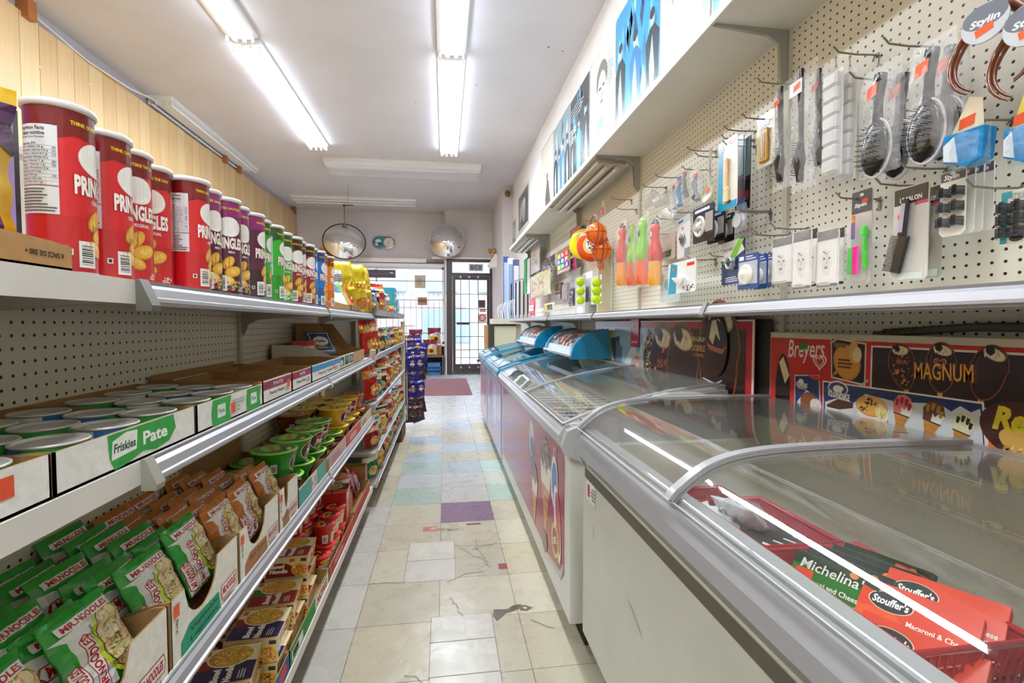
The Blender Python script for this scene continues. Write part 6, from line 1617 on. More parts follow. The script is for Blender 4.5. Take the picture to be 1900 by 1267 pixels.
# blue plug cards
pa = lambda w, h: Art().rect(.001, h * .80, w - .001, h * .99, '2a4c8c').rect(.001, .001, w - .001, h * .12, '2a4c8c').rect(w * .06, h * .14, w * .94, h * .79, 'b9bcc4').rect(w * .08, h * .84, w * .3, h * .95, 'f0f0ee').lines(w * .4, h * .82, w * .9, h * .96, 2, 'c8d0e4')
for k, (a, X, lab) in enumerate((((1369, 471, 1408, 536), 1.04, 'front blue card with a white wall plug'), ((1398, 472, 1424, 536), 1.08, 'blue plug card behind the front one'), ((1412, 470, 1436, 533), 1.12, 'rearmost blue plug card'))):
    t, w_, h_ = card('plug_card', lab, 'plug pack', a, '2a4c8c', pa, X=X, grp='blue plug cards')
    b = MB(); M = Matrix.Translation((-.001, w_ * .08, -h_ * .58)) @ Matrix.Rotation(-PI / 2, 4, 'Y')
    b.lathe([(w_ * .30, 0), (w_ * .30, .006), (w_ * .24, .012), (w_ * .22, .010), (w_ * .12, .016), (w_ * .08, .022), (0, .023)], 'eeeadc', 'gloss', 24, M=M); b.obj('plug', t)
# green shower card
t, w_, h_ = card('shower_hose_card', 'lime and navy card with a grey coil', 'shower part', (1335, 446, 1386, 527), '262c58', lambda w, h: Art().poly([(0, h), (w * .8, h), (w, h * .72), (w * .3, h * .5), (0, h * .6)], 'dcdcd2').poly([(w * .05, h * .52), (w * .4, h * .66), (w * .75, h * .98), (w * .98, h * .98), (w * .6, h * .55), (w * .3, h * .45)], '7cc42c').text('HOSE', w * .3, h * .82, w * .4, .009, '4a4a50').lines(w * .2, h * .05, w * .9, h * .18, 3, 'c9ccdc'), X=1.09, rot=-6)
b = MB()
for k in range(4): b.tube([(-.008 - .004 * k, .021 * math.sin(q) - w_ * .05, -h_ * .52 + .021 * math.cos(q)) for q in [2 * PI * i / 18 for i in range(18)]], .0045, 'b9bcc0', 'metal', 6, True)
b.obj('hose_coil', t)
# wire spool
t = thing('wire_spool', 'small silver spool in a blue topped clear pack', 'spool', tuple(at(1376, 378, 'x', 1.09)))
b = MB(); b.prism([(-.02, .02), (.02, .02), (.016, -.03), (-.016, -.03)], -.003, .0, '3a5a9c', 'gloss', 'x'); b.obj('header_card', t)
b = MB(); M = Matrix.Translation((0, 0, -.062)) @ Matrix.Rotation(-PI / 2, 4, 'Y'); b.lathe([(.026, 0), (.026, .003), (.016, .004), (.016, .016), (.026, .017), (.026, .020)], 'c9ccce', 'gloss', 24, M=M); b.obj('spool', t)
clearbag(t, .058, .10, .03, 44, z0=-.10)
# teal and white brush card, ladles
t, w_, h_ = card('pastry_brush_card', 'teal edged card with a wooden pastry brush', 'pastry brush', (1333, 258, 1368, 388), 'e8e6de', lambda w, h: tagm(Art().rect(0, 0, w * .26, h, '1f9ec4').rect(w * .26, .0, w, h * .10, '1f9ec4').rect(w * .6, h * .9, w * .86, h * .96, 'd8302c').ell(w * .62, h * .1, .012, .006, '9c2030'), w, h, u=.25, v=.88), X=1.05)
b = MB(); b.box((-.010, -.012, -h_ * .70), (-.003, .006, -h_ * .28), 'd8b070', 'wood', bev=.003); b.box((-.012, -.016, -h_ * .90), (-.002, .010, -h_ * .69), 'e8d6a0', 'fabric', bev=.002); b.obj('pastry_brush', t)
for k, (px, lab) in enumerate(((1372, 'first slim dark card behind the pastry brush card'), (1385, 'second slim dark card behind the pastry brush card'))):
    t, w_, h_ = card('utensil_card', lab, 'utensil card', (px - 7, 252, px + 7, 388), '3c3a40', lambda w, h: Art().rect(0, h * .0, w, h * .40, '2a2426').ell(w * .5, h * .2, w * .4, h * .07, 'a82030').rect(0, h * .45, w, h * .98, '8fb0bc'), X=1.10 + .02 * k)
for k, (px, py, lab) in enumerate(((1319, 300, 'clear white strainer ladle hanging lowest'), (1347, 330, 'clear strainer ladle half behind the brush card'))):
    p = at(px, py - 25, 'x', 1.07 + .04 * k)
    t = thing('ladle', lab, 'ladle', tuple(p))
    b = MB(); b.tube([(0, 0, .0), (-.004, .002, -.09), (0, .004, -.155)], [.006, .005, .009], 'e9eae4', 'milky', 8); b.obj('handle', t)
    b = MB(); b.lathe([(.0, -.016), (.018, -.012), (.030, -.002), (.036, .010), (.034, .010)], 'f0efe0', 'milky', 20, M=Matrix.Translation((0, .008, -.185)) @ Matrix.Rotation(R(-70), 4, 'Y'))
    b.tube([(-.008, .008 + .036 * math.sin(q), -.185 + .036 * math.cos(q)) for q in [2 * PI * i / 18 for i in range(18)]], .0025, 'e4dc9c', 'gloss', 5, True); b.obj('bowl', t)
    b = MB(); wrap(Art().poly([(-.010, -.18), (.012, -.176), (.012, -.16), (-.010, -.164)], 'ee5a22'), flat((-.012, 0, 0), (0, -1, 0), (0, 0, 1)), b); b.obj('price_tag', t)
# strainer cards
for k, (a, X, lab) in enumerate((((1286, 382, 1325, 448), 1.03, 'black card with a round white sink strainer, front one'), ((1312, 392, 1345, 450), 1.07, 'black strainer card in the middle of the three'), ((1332, 398, 1362, 450), 1.11, 'rearmost black strainer card'))):
    t, w_, h_ = card('strainer_card', lab, 'sink strainer', a, '2c2a34', lambda w, h: Art().rect(0, h * .82, w, h, '28365c').rect(w * .5, .0, w, h * .18, '121214').rect(w * .1, h * .86, w * .8, h * .94, 'dfe4ec').rect(w * .6, h * .25, w * .95, h * .78, 'a8a49c'), X=X, grp='strainer cards')
    b = MB(); M = Matrix.Translation((-.001, w_ * .15, -h_ * .55)) @ Matrix.Rotation(-PI / 2, 4, 'Y'); r0 = h_ * .30
    b.lathe([(r0, 0), (r0 * 1.02, .004), (r0 * .82, .010), (r0 * .75, .004), (r0 * .4, .006), (r0 * .3, .014), (0, .015)], 'd8d6d0', 'gloss', 24, M=M)
    for q in range(6): b.tube([(-.008, w_ * .15 + r0 * .7 * math.sin(q), -h_ * .55 + r0 * .7 * math.cos(q)), (-.010, w_ * .15, -h_ * .55)], .0014, '6a6864', 'metal', 4)
    b.obj('strainer', t)
# bunches of bagged small tools
for k, (px, py, c, lab) in enumerate(((1262, 352, '3a86c0', 'blue handled gadget in a clear bag, left of the silver ones'), (1252, 360, 'd8dce0', 'white coiled gadget in a clear bag beside the blue one'), (1272, 335, 'c9d0d4', 'silver gadget in a clear bag, front one of the pair'), (1292, 338, '9aa4a8', 'silver gadget in a clear bag, rear one of the pair'))):
    p = at(px, py - 22, 'x', 1.05 + .02 * (k % 3))
    t = thing('gadget_bag', lab, 'bagged gadget', tuple(p), R(10 * k))
    b = MB(); b.tube([(0, .0, -.02), (-.006, .006, -.06), (0, -.002, -.10), (-.004, -.010, -.125)], [.008, .013, .010, .014], c, 'gloss', 8); b.lathe([(.010, 0), (.016, .01), (.012, .02)], '2c2c30' if k > 1 else 'eef0f2', 'gloss', 12, M=Matrix.Translation((0, .004, -.12))); b.obj('gadget', t)
    b = MB(); b.box((-.006, -.016, -.022), (-.004, .016, .004), ['2a5a9c', 'dfe6ee', 'e8ecee', 'dfe2e0'][k], 'paper'); wrap(Art().poly([(-.010, -.030), (.010, -.026), (.010, -.012), (-.010, -.015)], 'ee5a22'), flat((-.007, 0, 0), (0, -1, 0), (0, 0, 1)), b); b.obj('header_card', t)
    clearbag(t, .062, .145, .035, 50 + k, z0=-.142)
# clear plastic tumblers
for k, (px, py, g, lab) in enumerate(((1206, 372, 60, 'clear plastic cup hanging on its side, farthest of the three'), (1228, 372, 80, 'clear plastic cup in the middle of the three'), (1246, 398, 120, 'clear plastic cup hanging lowest'))):
    p = at(px, py, 'x', 1.06)
    t = thing('plastic_cup', lab, 'cup', tuple(p)); M = Matrix.Rotation(R(g), 4, 'X') @ Matrix.Rotation(R(25), 4, 'Y')
    b = MB(); b.lathe([(.024, -.04), (.034, .04), (.036, .042), (.032, .042), (.023, -.037)], 'e4e2e6', 'crinkle', 24, M=M); b.obj('cup_wall', t)
    b = MB(); b.tube([M @ Vector((.036 * math.cos(q), .036 * math.sin(q), .042)) for q in [2 * PI * i / 20 for i in range(20)]], .002, 'e4e2e6', 'milky', 5, True); b.obj('rim', t)
t, w_, h_ = card('tap_ring_card', 'white card with round steel plumbing rings', 'plumbing part', (1252, 402, 1285, 477), 'dfe0e0', lambda w, h: tagm(Art().rect(0, h * .84, w, h, 'c9ccd0').rect(w * .1, h * .88, w * .5, h * .94, '2a6ca8').rect(w * .6, .0, w, h * .2, '8a8a90'), w, h, u=.45, v=.72), X=1.07, rot=-8)
for r0, x in ((.026, -.006), (.018, -.010), (.011, -.013)):
    b = MB(); b.tube([(x, w_ * .02 + r0 * math.sin(q), -h_ * .55 + r0 * math.cos(q)) for q in [2 * PI * i / 20 for i in range(20)]], .0034, 'b9a890' if r0 > .02 else '8a8c90', 'metal', 6, True); b.obj('ring', t)
t, w_, h_ = card('funnel_card', 'teal and white card with a white funnel', 'funnel pack', (1240, 484, 1291, 543), 'e6e8e6', lambda w, h: tagm(Art().poly([(0, 0), (w * .3, 0), (w * .35, h * .9), (w * .1, h)], '1f96b4').rect(w * .7, h * .8, w * .95, h * .9, 'd8302c').specks(w * .75, h * .15, w * .2, h * .1, 20, ['5a7a2c', 'a83a2c', '2a2a2a'], .008, 2), w, h, u=.22, v=.78), X=1.04)
b = MB(); M = Matrix.Translation((-.012, 0, -h_ * .75)); b.lathe([(.004, -.014), (.005, .0), (.030, .030), (.032, .030), (.006, -.001)], 'f0eeea', 'gloss', 20, M=M, cap=False); b.obj('funnel', t)
t, w_, h_ = card('funnel_card', 'pale blue bagged card behind the teal funnel card', 'funnel pack', (1226, 505, 1262, 560), 'c9d8dc', lambda w, h: Art().ell(w * .4, h * .6, w * .2, h * .2, '5aa0b4'), X=1.09); clearbag(t, w_ * 1.1, h_, .03, 58)
t, w_, h_ = card('green_tag_card', 'pale card with a small green and red label by the bats', 'pack', (1216, 436, 1252, 484), 'e0d4c4', lambda w, h: Art().ell(w * .5, h * .7, w * .3, h * .18, 'f0e8dc').poly([(w * .3, h * .1), (w * .8, h * .14), (w * .85, h * .38), (w * .4, h * .36)], '2a7a5c').poly([(w * .4, h * .18), (w * .7, h * .2), (w * .7, h * .3), (w * .45, h * .28)], 'd8602c'), X=1.12)
# squirt bats, upright in clear bags
def bat(label, box, top, low, knob, X):
    yf, yn, z0, z1 = span(*box, X); w_, h_ = yf - yn, z1 - z0
    t = thing('squirt_bat', label, 'toy bat', (X, (yf + yn) / 2, z0), R(-8), 'toy squirt bats')
    q = h_; r0 = min(w_ * .34, .036)
    b = MB(); b.lathe([(r0 * .80, 0), (r0 * .95, .012), (r0, q * .16), (r0 * .86, q * .36)], low, 'gloss', 20); b.obj('lower_barrel', t)
    b = MB(); b.lathe([(r0 * .86, q * .36), (r0 * 1.0, q * .38), (r0 * .96, q * .52), (r0 * .62, q * .66), (r0 * .56, q * .80), (r0 * .7, q * .84), (r0 * .5, q * .90)], top, 'gloss', 20); b.obj('upper_barrel', t)
    b = MB(); b.lathe([(r0 * .5, q * .90), (r0 * .55, q * .92), (r0 * .3, q * .965), (r0 * .28, q * .975)], '2a2a4c' if knob != 'navy' else top, 'gloss', 14); b.obj('nozzle', t)
    for z in (.60, .74):
        b = MB(); b.lathe([(.0, 0), (.010, .002), (.013, .006), (.0, .012)], {'yellow': 'e8d22c', 'navy': '1f2c5c'}[knob], 'gloss', 14, M=Matrix.Translation((-r0 * .45, 0, q * z)) @ Matrix.Rotation(-PI / 2, 4, 'Y') @ Matrix.Scale(1.5, 4, (1, 0, 0))); b.obj('grip_button', t)
    b = MB(); b.lathe([(.0, 0), (.010, .0015), (.0, .003)], '8ad42c' if low != 'e8581c' else '9ada3c', 'gloss', 12, M=Matrix.Translation((-r0 * .93, 0, q * .27)) @ Matrix.Rotation(-PI / 2, 4, 'Y')); b.obj('emblem', t)
    o = clearbag(t, max(w_ * 1.1, .085), h_ * 1.03, .085, int(box[0]), z0=-.012, mat_='clear', wr=.005)
    return t
bat('red and orange toy bat farthest from the camera', (1143, 412, 1167, 530), 'dc2f2c', 'f49a1c', 'yellow', 1.06)
bat('green and orange toy bat half hidden behind the red one', (1165, 414, 1184, 530), '9ad41c', 'e8581c', 'navy', 1.10)
bat('bright green and orange toy bat in the middle, in clear plastic', (1180, 400, 1206, 528), '86d41c', 'f0682c', 'navy', 1.03)
bat('red and yellow toy bat nearest the camera', (1203, 404, 1229, 530), 'dc2c28', 'f4a81c', 'yellow', 1.06)
# basketball hoops with balls
for k, (px, py, X, lab) in enumerate(((1119, 430, 1.00, 'toy basketball hoop with an orange ball, the upper one'), (1128, 462, 1.05, 'toy basketball hoop with a ball hanging lower behind'))):
    p = at(px, py, 'x', X)
    t = thing('basketball_hoop', lab, 'toy hoop', tuple(p), 0, 'toy basketball hoops'); t.scale = (1.35,) * 3
    b = MB(); b.tube([(-.045, .068 * math.sin(q), .075 * math.cos(q)) for q in [2 * PI * i / 28 for i in range(28)]], .003, '9c3a30', 'gloss', 6, True); b.obj('hoop_ring', t)
    b = MB(); rows = []
    for i in range(13):
        a_ = PI * i / 12; rows.append([(.05 * math.sin(a_) * math.cos(2 * PI * j / 24) - .03, .05 * math.sin(a_) * math.sin(2 * PI * j / 24) + .01, .05 * math.cos(a_) - .005) for j in range(24)])
    b.grid(rows, 'f0761c', 'gloss', True, True)
    for M in (Matrix.Rotation(R(20), 4, 'Z'), Matrix.Rotation(R(20), 4, 'Z') @ Matrix.Rotation(PI / 2, 4, 'Y'), Matrix.Rotation(R(110), 4, 'Z') @ Matrix.Rotation(PI / 2, 4, 'Y')):
        b.tube([Vector((-.03, .01, -.005)) + M @ Vector((.0503 * math.cos(q), .0503 * math.sin(q), 0)) for q in [2 * PI * i / 28 for i in range(28)]], .0011, '1c120c', 'rubber', 4, True)
    b.obj('ball', t)
    b = MB()
    for i in range(8):
        q = 2 * PI * i / 8; b.tube([(-.045, .066 * math.sin(q), -.045 + .02 * math.cos(q)), (-.03, .03 * math.sin(q + .4), -.10)], .002, 'e8601c', 'fabric', 4)
    b.obj('net', t)
    if k == 0:
        b = MB(); b.prism([(-.03, .075), (.03, .075), (.004, .15), (-.004, .15)], -.004, .004, 'e8e4e8', 'crinkle', 'x'); b.prism([(-.02, .08), (.02, .08), (.0, .10), (.022, .112), (-.018, .112)], -.006, -.004, '9c3424', 'paper', 'x'); b.obj('bag_header', t)
# flying discs
for k, (px, py, c, X, lab) in enumerate(((1083, 453, 'f2dc14', 1.08, 'yellow flying disc behind the red one'), (1100, 455, 'd84a1c', 1.03, 'red flying disc with a round printed centre'))):
    p = at(px, py, 'x', X)
    t = thing('flying_disc', lab, 'flying disc', tuple(p), R(50)); M = Matrix.Rotation(-PI / 2, 4, 'Y')
    b = MB(); b.lathe([(.112, 0), (.118, .004), (.118, .014), (.108, .026), (.07, .030), (.0, .031)], c, 'gloss', 40, M=M); b.obj('disc', t)
    if k:
        b = MB(); a = Art().ell(0, 0, .062, .062, 'e8c81c', 30).ell(0, 0, .054, .054, 'f0ede0', 30).ell(0, 0, .049, .049, '2a2a2c', 30).ell(0, 0, .046, .046, 'eceade', 30).text('Toy', 0, .012, .06, .035, '1c1c1e', .05, .2, .2).text('fun', .0, -.02, .04, .02, '1c1c1e', .04, .2, .2)
        wrap(a, flat((-.0312, 0, 0), (0, -1, 0), (0, 0, 1)), b, 'gloss'); b.obj('centre_label', t)
# toy letters card, tennis balls, party goods
t, w_, h_ = card('toy_letter_card', 'green card of bright foam letters', 'toy letters', (1034, 460, 1058, 505), '4aa03a', lambda w, h: Art().rect(w * .06, h * .02, w * .94, h * .86, 'cfd6d8').rect(0, 0, w, h * .05, 'd8482c').rect(.05 * w, h * .88, w * .95, h * .97, 'e88a2c'), X=1.06)
for i, row in enumerate(('ABC', 'DEF', 'GHJ')):
    for j, ch in enumerate(row):
        b = MB(); wrap(Art().rect(0, 0, w_ * .26, h_ * .2, ['f0c81c', 'd82c8a', 'e8402c', '2c6ad8', '1c9cc8', 'e8602c', 'e8d01c', '2ca84a', '8a2cc8'][i * 3 + j]).text(ch, w_ * .13, h_ * .1, w_ * .16, h_ * .14, 'f8f4ec', .05), flat((-.008, w_ * (.42 - .29 * j), -h_ * (.38 + .23 * i)), (0, -1, 0), (0, 0, 1)), b); b.box((-.0079, w_ * (.42 - .29 * j) - w_ * .26, -h_ * (.38 + .23 * i)), (-.001, w_ * (.42 - .29 * j), -h_ * (.38 + .23 * i) + h_ * .2), ['f0c81c', 'd82c8a', 'e8402c', '2c6ad8', '1c9cc8', 'e8602c', 'e8d01c', '2ca84a', '8a2cc8'][i * 3 + j], 'gloss'); b.obj('foam_letter', t)
t, w_, h_ = card('toy_letter_card', 'dark green toy card behind the yellow disc', 'toy card', (1058, 421, 1078, 470), '1f5a34', lambda w, h: Art().rect(w * .1, h * .7, w * .9, h * .95, 'c8401c').rect(w * .1, h * .1, w * .9, h * .6, '2f7a4a'), X=1.13)
for k, (px, ys, lab) in enumerate(((1077, (523, 540, 557), 'first sleeve'), (1107, (524, 539, 555), 'sleeve nearest the divider board'))):
    for j, py in enumerate(ys):
        p = at(px, py, 'x', 1.02)
        b = MB(); rows = []
        for i in range(11):
            a_ = PI * i / 10; rows.append([(.033 * math.sin(a_) * math.cos(2 * PI * q / 20), .033 * math.sin(a_) * math.sin(2 * PI * q / 20), .033 * math.cos(a_)) for q in range(20)])
        b.grid(rows, 'b8d81c', 'fabric', True, True)
        b.tube([(-.0245 * abs(1) + .004 * math.cos(2 * q), .024 * math.cos(q), .018 * math.sin(q)) for q in [2 * PI * i / 18 for i in range(18)]], .0012, 'eef0d8', 'fabric', 4, True)
        o = b.obj('tennis_ball'); o.location = p; tag(o, 'yellow green tennis ball, %s of its three, %s' % (['top', 'middle', 'lowest'][j], lab), 'tennis ball', 'tennis balls in sleeves')
    t, w_, h_ = card('tennis_ball_sleeve', 'grey card behind the tennis balls, %s' % lab, 'packaging', (px - 10, 512, px + 9, 588 if k == 0 else 564), 'a8aaa4' if k == 0 else 'dfe0de', lambda w, h: Art().ell(w * .5, h * .16, w * .34, h * .1, 'e0e0da') if w > .05 else Art(), X=1.07)
def blob(name, label, cat, box, col, X, art=None, m='bag', d_=.03, seed=0, grp=None):
    yf, yn, z0, z1 = span(*box, X); w_, h_ = yf - yn, z1 - z0
    o = bag(pillow(w_, h_, d_, seed, wr=.003), w_, h_, col, art(w_, h_) if art else None, m, nx=8, ny=8).obj(name)
    o.location = (X, (yf + yn) / 2, z0); o.rotation_euler = (0, 0, PI); return tag(o, label, cat, grp)
blob('toy_pack', 'clear bag of yellow and pink toys on the far wall', 'toy pack', (984, 505, 1022, 550), 'c9bc8c', 1.05, lambda w, h: Art().specks(0, h * .5, w * .42, h * .42, 50, ['e8b83c', 'e86a4a', '5a8a3c', 'f0e4d0', 'd8402c', 'e8d890'], .03, 4), seed=71)
blob('toy_pack', 'small bag with a pink and green toy figure', 'toy pack', (985, 460, 1002, 505), 'd0ccc4', 1.08, lambda w, h: Art().specks(0, h * .5, w * .4, h * .4, 20, ['e88a5c', 'c8b84c', 'f0e8dc'], .03, 5), seed=72)
blob('toy_pack', 'bag of black and red beads above the far shelf', 'toy pack', (1006, 478, 1030, 506), '4a3c3c', 1.06, lambda w, h: Art().specks(0, h * .5, w * .45, h * .45, 50, ['1c1818', 'a83a2c', 'e0dcd4', '8a8478'], .02, 6), seed=73)
blob('toy_pack', 'pink bracelet bag beside the letter card', 'toy pack', (1056, 478, 1070, 502), 'c8447a', 1.10, lambda w, h: Art().specks(0, h * .5, w * .4, h * .4, 20, ['f0e0e8', '5a2a4c'], .02, 7), seed=74)
blob('balloon_pack', 'bag of white frilly decorations above the tennis balls', 'decoration pack', (1052, 500, 1078, 552), 'dedcd8', 1.10, None, 'crinkle', .05, 75)
blob('balloon_pack', 'white paper packs hanging over the second tennis sleeve', 'decoration pack', (1082, 505, 1100, 560), 'e8e8e6', 1.12, None, 'paper', .02, 76)
blob('figure_pack', 'dark toy figure pack left of the tennis balls', 'toy pack', (1056, 535, 1068, 568), '3a3240', 1.08, lambda w, h: Art().specks(0, h * .5, w * .4, h * .4, 14, ['8a6a9c', 'c8c0c8'], .02, 8), seed=77)
blob('red_pack', 'narrow red and white pack standing on the far shelf', 'pack', (983, 553, 993, 587), 'c8203c', 1.0, lambda w, h: Art().rect(-w * .4, h * .3, w * .4, h * .6, 'f0e4e8'), seed=78)
blob('battery_pack', 'yellow and green battery pack on the far wall', 'battery pack', (1010, 562, 1029, 578), 'd8d8c8', 1.02, lambda w, h: Art().rect(-w * .4, h * .15, 0, h * .85, 'e8c81c').rect(0, h * .2, w * .4, h * .8, '3a4a3c'), seed=79)
for k, (px, c) in enumerate(((1035, '5a3a30'), (1047, '6a4438'))):
    yf, yn, z0, z1 = span(px - 5, 526, px + 5, 556, 1.10)
    b = MB(); b.box((1.10, yn, z0), (1.13, yf, z1), c, 'gloss', bev=.003); b.box((1.098, yn + .01, (z0 + z1) / 2 - .004), (1.10, yf - .01, (z0 + z1) / 2 + .004), 'a88a78', 'paper')
    tag(b.obj('brown_box'), 'small brown box hanging on the far wall, %s of the two' % ['farther', 'nearer'][k], 'box')
# belts and laces hanging at the far end
GB = 'belts hanging at the far end'; BL = []
for k, px in enumerate((948, 955, 961, 967, 973)):
    yf, yn, z0, z1 = span(px - 4, 476, px + 4, 588, 1.0 + .02 * k)
    c = ['26211f', '1f1c1c', '3a332f', '1b1a1c', '4a3a2c'][k]
    b = MB(); w_ = .035; BL.append((1.005 + .03 * k, (yf + yn) / 2))
    b.box((-.004, -w_ / 2, -.54), (.001, w_ / 2, -.02), c, 'fabric'); b.box((.006, -w_ / 2, -.50), (.010, w_ / 2, -.02), c, 'fabric')
    b.tube([(0, -.02, .0), (-.006, -.022, -.04), (.006, .022, -.04), (0, .02, .0)], .003, 'b9b6b0', 'metal', 5, True)
    o = b.obj('belt'); o.location = (1.005 + .03 * k, (yf + yn) / 2, 1.897); tag(o, 'dark belt on the far wall rail, %s from the door end' % ['first', 'second', 'third', 'fourth', 'fifth'][k], 'belt', GB)
b = MB(); b.tube([(x, y, 1.895) for x, y in BL], .006, '8e8c88'); b.box((BL[-1][0], BL[-1][1] - .01, 1.889), (1.168, BL[-1][1] + .01, 1.901), '8e8c88', 'metal'); tag(b.obj('belt_rail'), 'thin steel rail the dark belts hang from', 'rail')
for k, (px, c) in enumerate(((975, '3aa06a'), (980, 'e0dcd8'))):
    yf, yn, z0, z1 = span(px - 3, 480, px + 3, 545, 1.08)
    b = MB(); b.box((1.08, yn, z0), (1.09, yf, z1), c, 'fabric', bev=.003); tag(b.obj('shoelace_pack'), '%s shoelace pack between the belts and toys' % ['green', 'white'][k], 'shoelaces')
# things beyond the last bay
t = thing('display_stand', 'cream pegboard display stand past the far freezer', 'display stand', (0, 0, 0))
b = MB(); b.box((.72, 7.10, .93), (1.06, 7.12, 1.235), 'cfcdb0', 'peg'); b.box((.70, 7.08, .90), (.725, 7.14, 1.26), '2c2a2a', 'paint', bev=.004); b.box((.72, 7.08, 1.235), (1.06, 7.14, 1.26), '2c2a2a', 'paint'); b.obj('peg_screen', t)
b = MB(); b.box((.70, 7.05, 1.262), (1.16, 7.5, 1.34), 'cdc8ae', 'paint'); b.obj('top_tray', t)
b = MB(); b.box((.74, 7.14, 0), (1.14, 7.5, 1.26), 'bdb89e', 'paint'); b.obj('base_cabinet', t)
b = MB(); b.box((.62, 7.30, .0), (.66, 7.62, 1.245), 'a8824e', 'card', bev=.003); tag(b.obj('cork_board'), 'brown board leaning against the display stand end', 'board')
for k, (x, y, z0, z1, c) in enumerate(((.99, 8.1, 1.0, 2.40, '2f4f9c'), (1.04, 7.9, 1.0, 2.35, 'cfd8e8'), (1.10, 7.7, 1.0, 2.30, '4a4f7c'))):
    b = MB(); b.box((x, y, 0), (x + .10, y + .05, z1), c, 'paint'); b.box((x + .01, y - .004, 1.2), (x + .09, y, z1 - .1), ['a8bcd8', '8aa4c8', 'c8ccdc'][k], 'gloss'); tag(b.obj('door_panel'), '%s upright display panel on the right before the door' % ['bright blue', 'pale', 'dark navy'][k], 'display panel')
b = MB()
for k in range(9):
    r = random.Random(k); z = 1.36 + .012 * k
    b.tube([(.80 + .03 * k, 7.1, 1.341), (.78 + .03 * k, 7.12 + .03 * (k % 3), z + .12), (.84 + .03 * k, 7.2, z + .2)], .005, ['d8dce4', 'a8b0c0', 'e8e8ee'][k % 3], 'metal', 5)
tag(b.obj('wire_rack'), 'bright wire rack of small goods on the display stand', 'wire rack')

# ================================================================ ICE CREAM POSTERS BEHIND THE FREEZERS
def magnum(a, u, v, s, rot, top=True, nuts=False):
    c, d = math.cos(rot), math.sin(rot)
    q = lambda x, y: (u + (x * c - y * d) * s, v + (x * d + y * c) * s)
    body = [q(.30 * math.cos(t) * (1.0 if math.sin(t) > 0 else .86), .5 + .46 * math.sin(t) if math.sin(t) > 0 else .5 + .5 * math.sin(t)) for t in [2 * PI * k / 28 for k in range(28)]]
    glow = [q(.325 * math.cos(t) * (1.0 if math.sin(t) > 0 else .88), .5 + .50 * math.sin(t) if math.sin(t) > 0 else .5 + .53 * math.sin(t)) for t in [2 * PI * k / 28 for k in range(28)]]
    a.poly([q(-.05, -.25), (q(.05, -.25)), q(.05, .05), q(-.05, .05)], 'd8a24c')
    a.poly(glow, '7a4420').poly(body, '2a120c')
    a.poly([q(-.24, .42), q(-.14, .2), q(-.10, .25), q(-.18, .5), q(-.17, .8), q(-.23, .72)], '4a2418')
    e = q(.02, .83); a.ell(e[0], e[1], .19 * s, .105 * s, 'c9a878', 18, rot - .25).ell(e[0], e[1], .17 * s, .09 * s, 'efe2bc', 18, rot - .25)
    a.poly([q(-.14, .96), q(-.02, .98), q(.03, .86), q(-.04, .78), q(-.12, .84)], '2a120c')
    a.specks(q(.0, .80)[0], q(.0, .80)[1], .12 * s, .06 * s, 10, ['fbf2d4', 'd8c898'], .04 * s, 3)
    if nuts:
        a.specks(q(0, .4)[0], q(0, .4)[1], .22 * s, .34 * s, 70, ['8a4a28', '5a2814', 'c98a58', '3a160c', 'a8603a'], .045 * s, 5, rot + .6, .5)
def heart(a, u, v, s, col):
    for k, r_ in enumerate((1, .62)):
        P = []
        for i in range(24):
            t = 2 * PI * i / 24; P.append((u + s * r_ * .062 * 16 * math.sin(t) ** 3 / 2, v + s * r_ * .062 * (13 * math.cos(t) - 5 * math.cos(2 * t) - 2 * math.cos(3 * t) - math.cos(4 * t)) / 2))
        n = len(P)
        Q = [(u + (x - u) * .80, v + (y - v) * .80) for x, y in P]
        a.l += 1
        for i in range(n): a.p.append(([P[i], P[(i + 1) % n], Q[(i + 1) % n], Q[i]], col, a.l))
# poster A, long board behind the second freezer
X = 1.12; W_, H_ = 1.86, .59; YA, ZA = 3.47, .70   # origin at the far lower corner
t = thing('ice_cream_poster', 'long red edged ice cream poster board behind the second freezer', 'poster', (X, YA, ZA))
b = MB(); b.box((0, -W_, 0), (.006, 0, H_ - .006), 'c8202a', 'gloss', bev=.002)
a = Art()
a.rect(.0, .0, W_, H_ - .006, 'c3202c').rect(.0, H_ - .012, W_, H_ - .006, 'f0e6e2').rect(W_ - .012, 0, W_, H_ - .006, 'f2ece8')
a.rect(.02, .0, 1.02, H_ - .045, '9fc4dc').rect(.02, 0, .42, H_ - .045, 'cfc88c')
a.poly([(.03, H_ - .045), (.10, H_ - .045), (.30, 0), (.06, 0)], 'e8cf2c')
for k in range(7): a.poly([(.10 + .018 * k, H_ - .10 - .06 * k), (.17 + .016 * k, H_ - .08 - .06 * k), (.18 + .016 * k, H_ - .12 - .06 * k), (.11 + .018 * k, H_ - .14 - .06 * k)], ['d83a34', 'f0eae6', '2a5aa8'][k % 3])
a.ell(.07, H_ - .12, .035, .07, 'b82c2c').ell(.16, H_ - .08, .03, .05, 'd87a5c').poly([(.22, .1), (.36, .02), (.40, .16), (.30, .26)], 'f0c81c').poly([(.34, H_ - .12), (.50, H_ - .10), (.48, .28), (.38, .34)], '4a5468').poly([(.42, .22), (.52, .2), (.55, .42), (.44, .46)], '707c90')
a.poly([(.55, H_ - .3), (.72, H_ - .14), (.80, H_ - .2), (.90, H_ - .08), (1.02, H_ - .2), (1.02, H_ - .34), (.55, H_ - .42)], 'dfe9f0').ell(.78, .28, .11, .10, 'c8a89c').specks(.78, .28, .10, .09, 60, ['f0e4d8', '8a5a48', 'e0b8a4'], .014, 3)
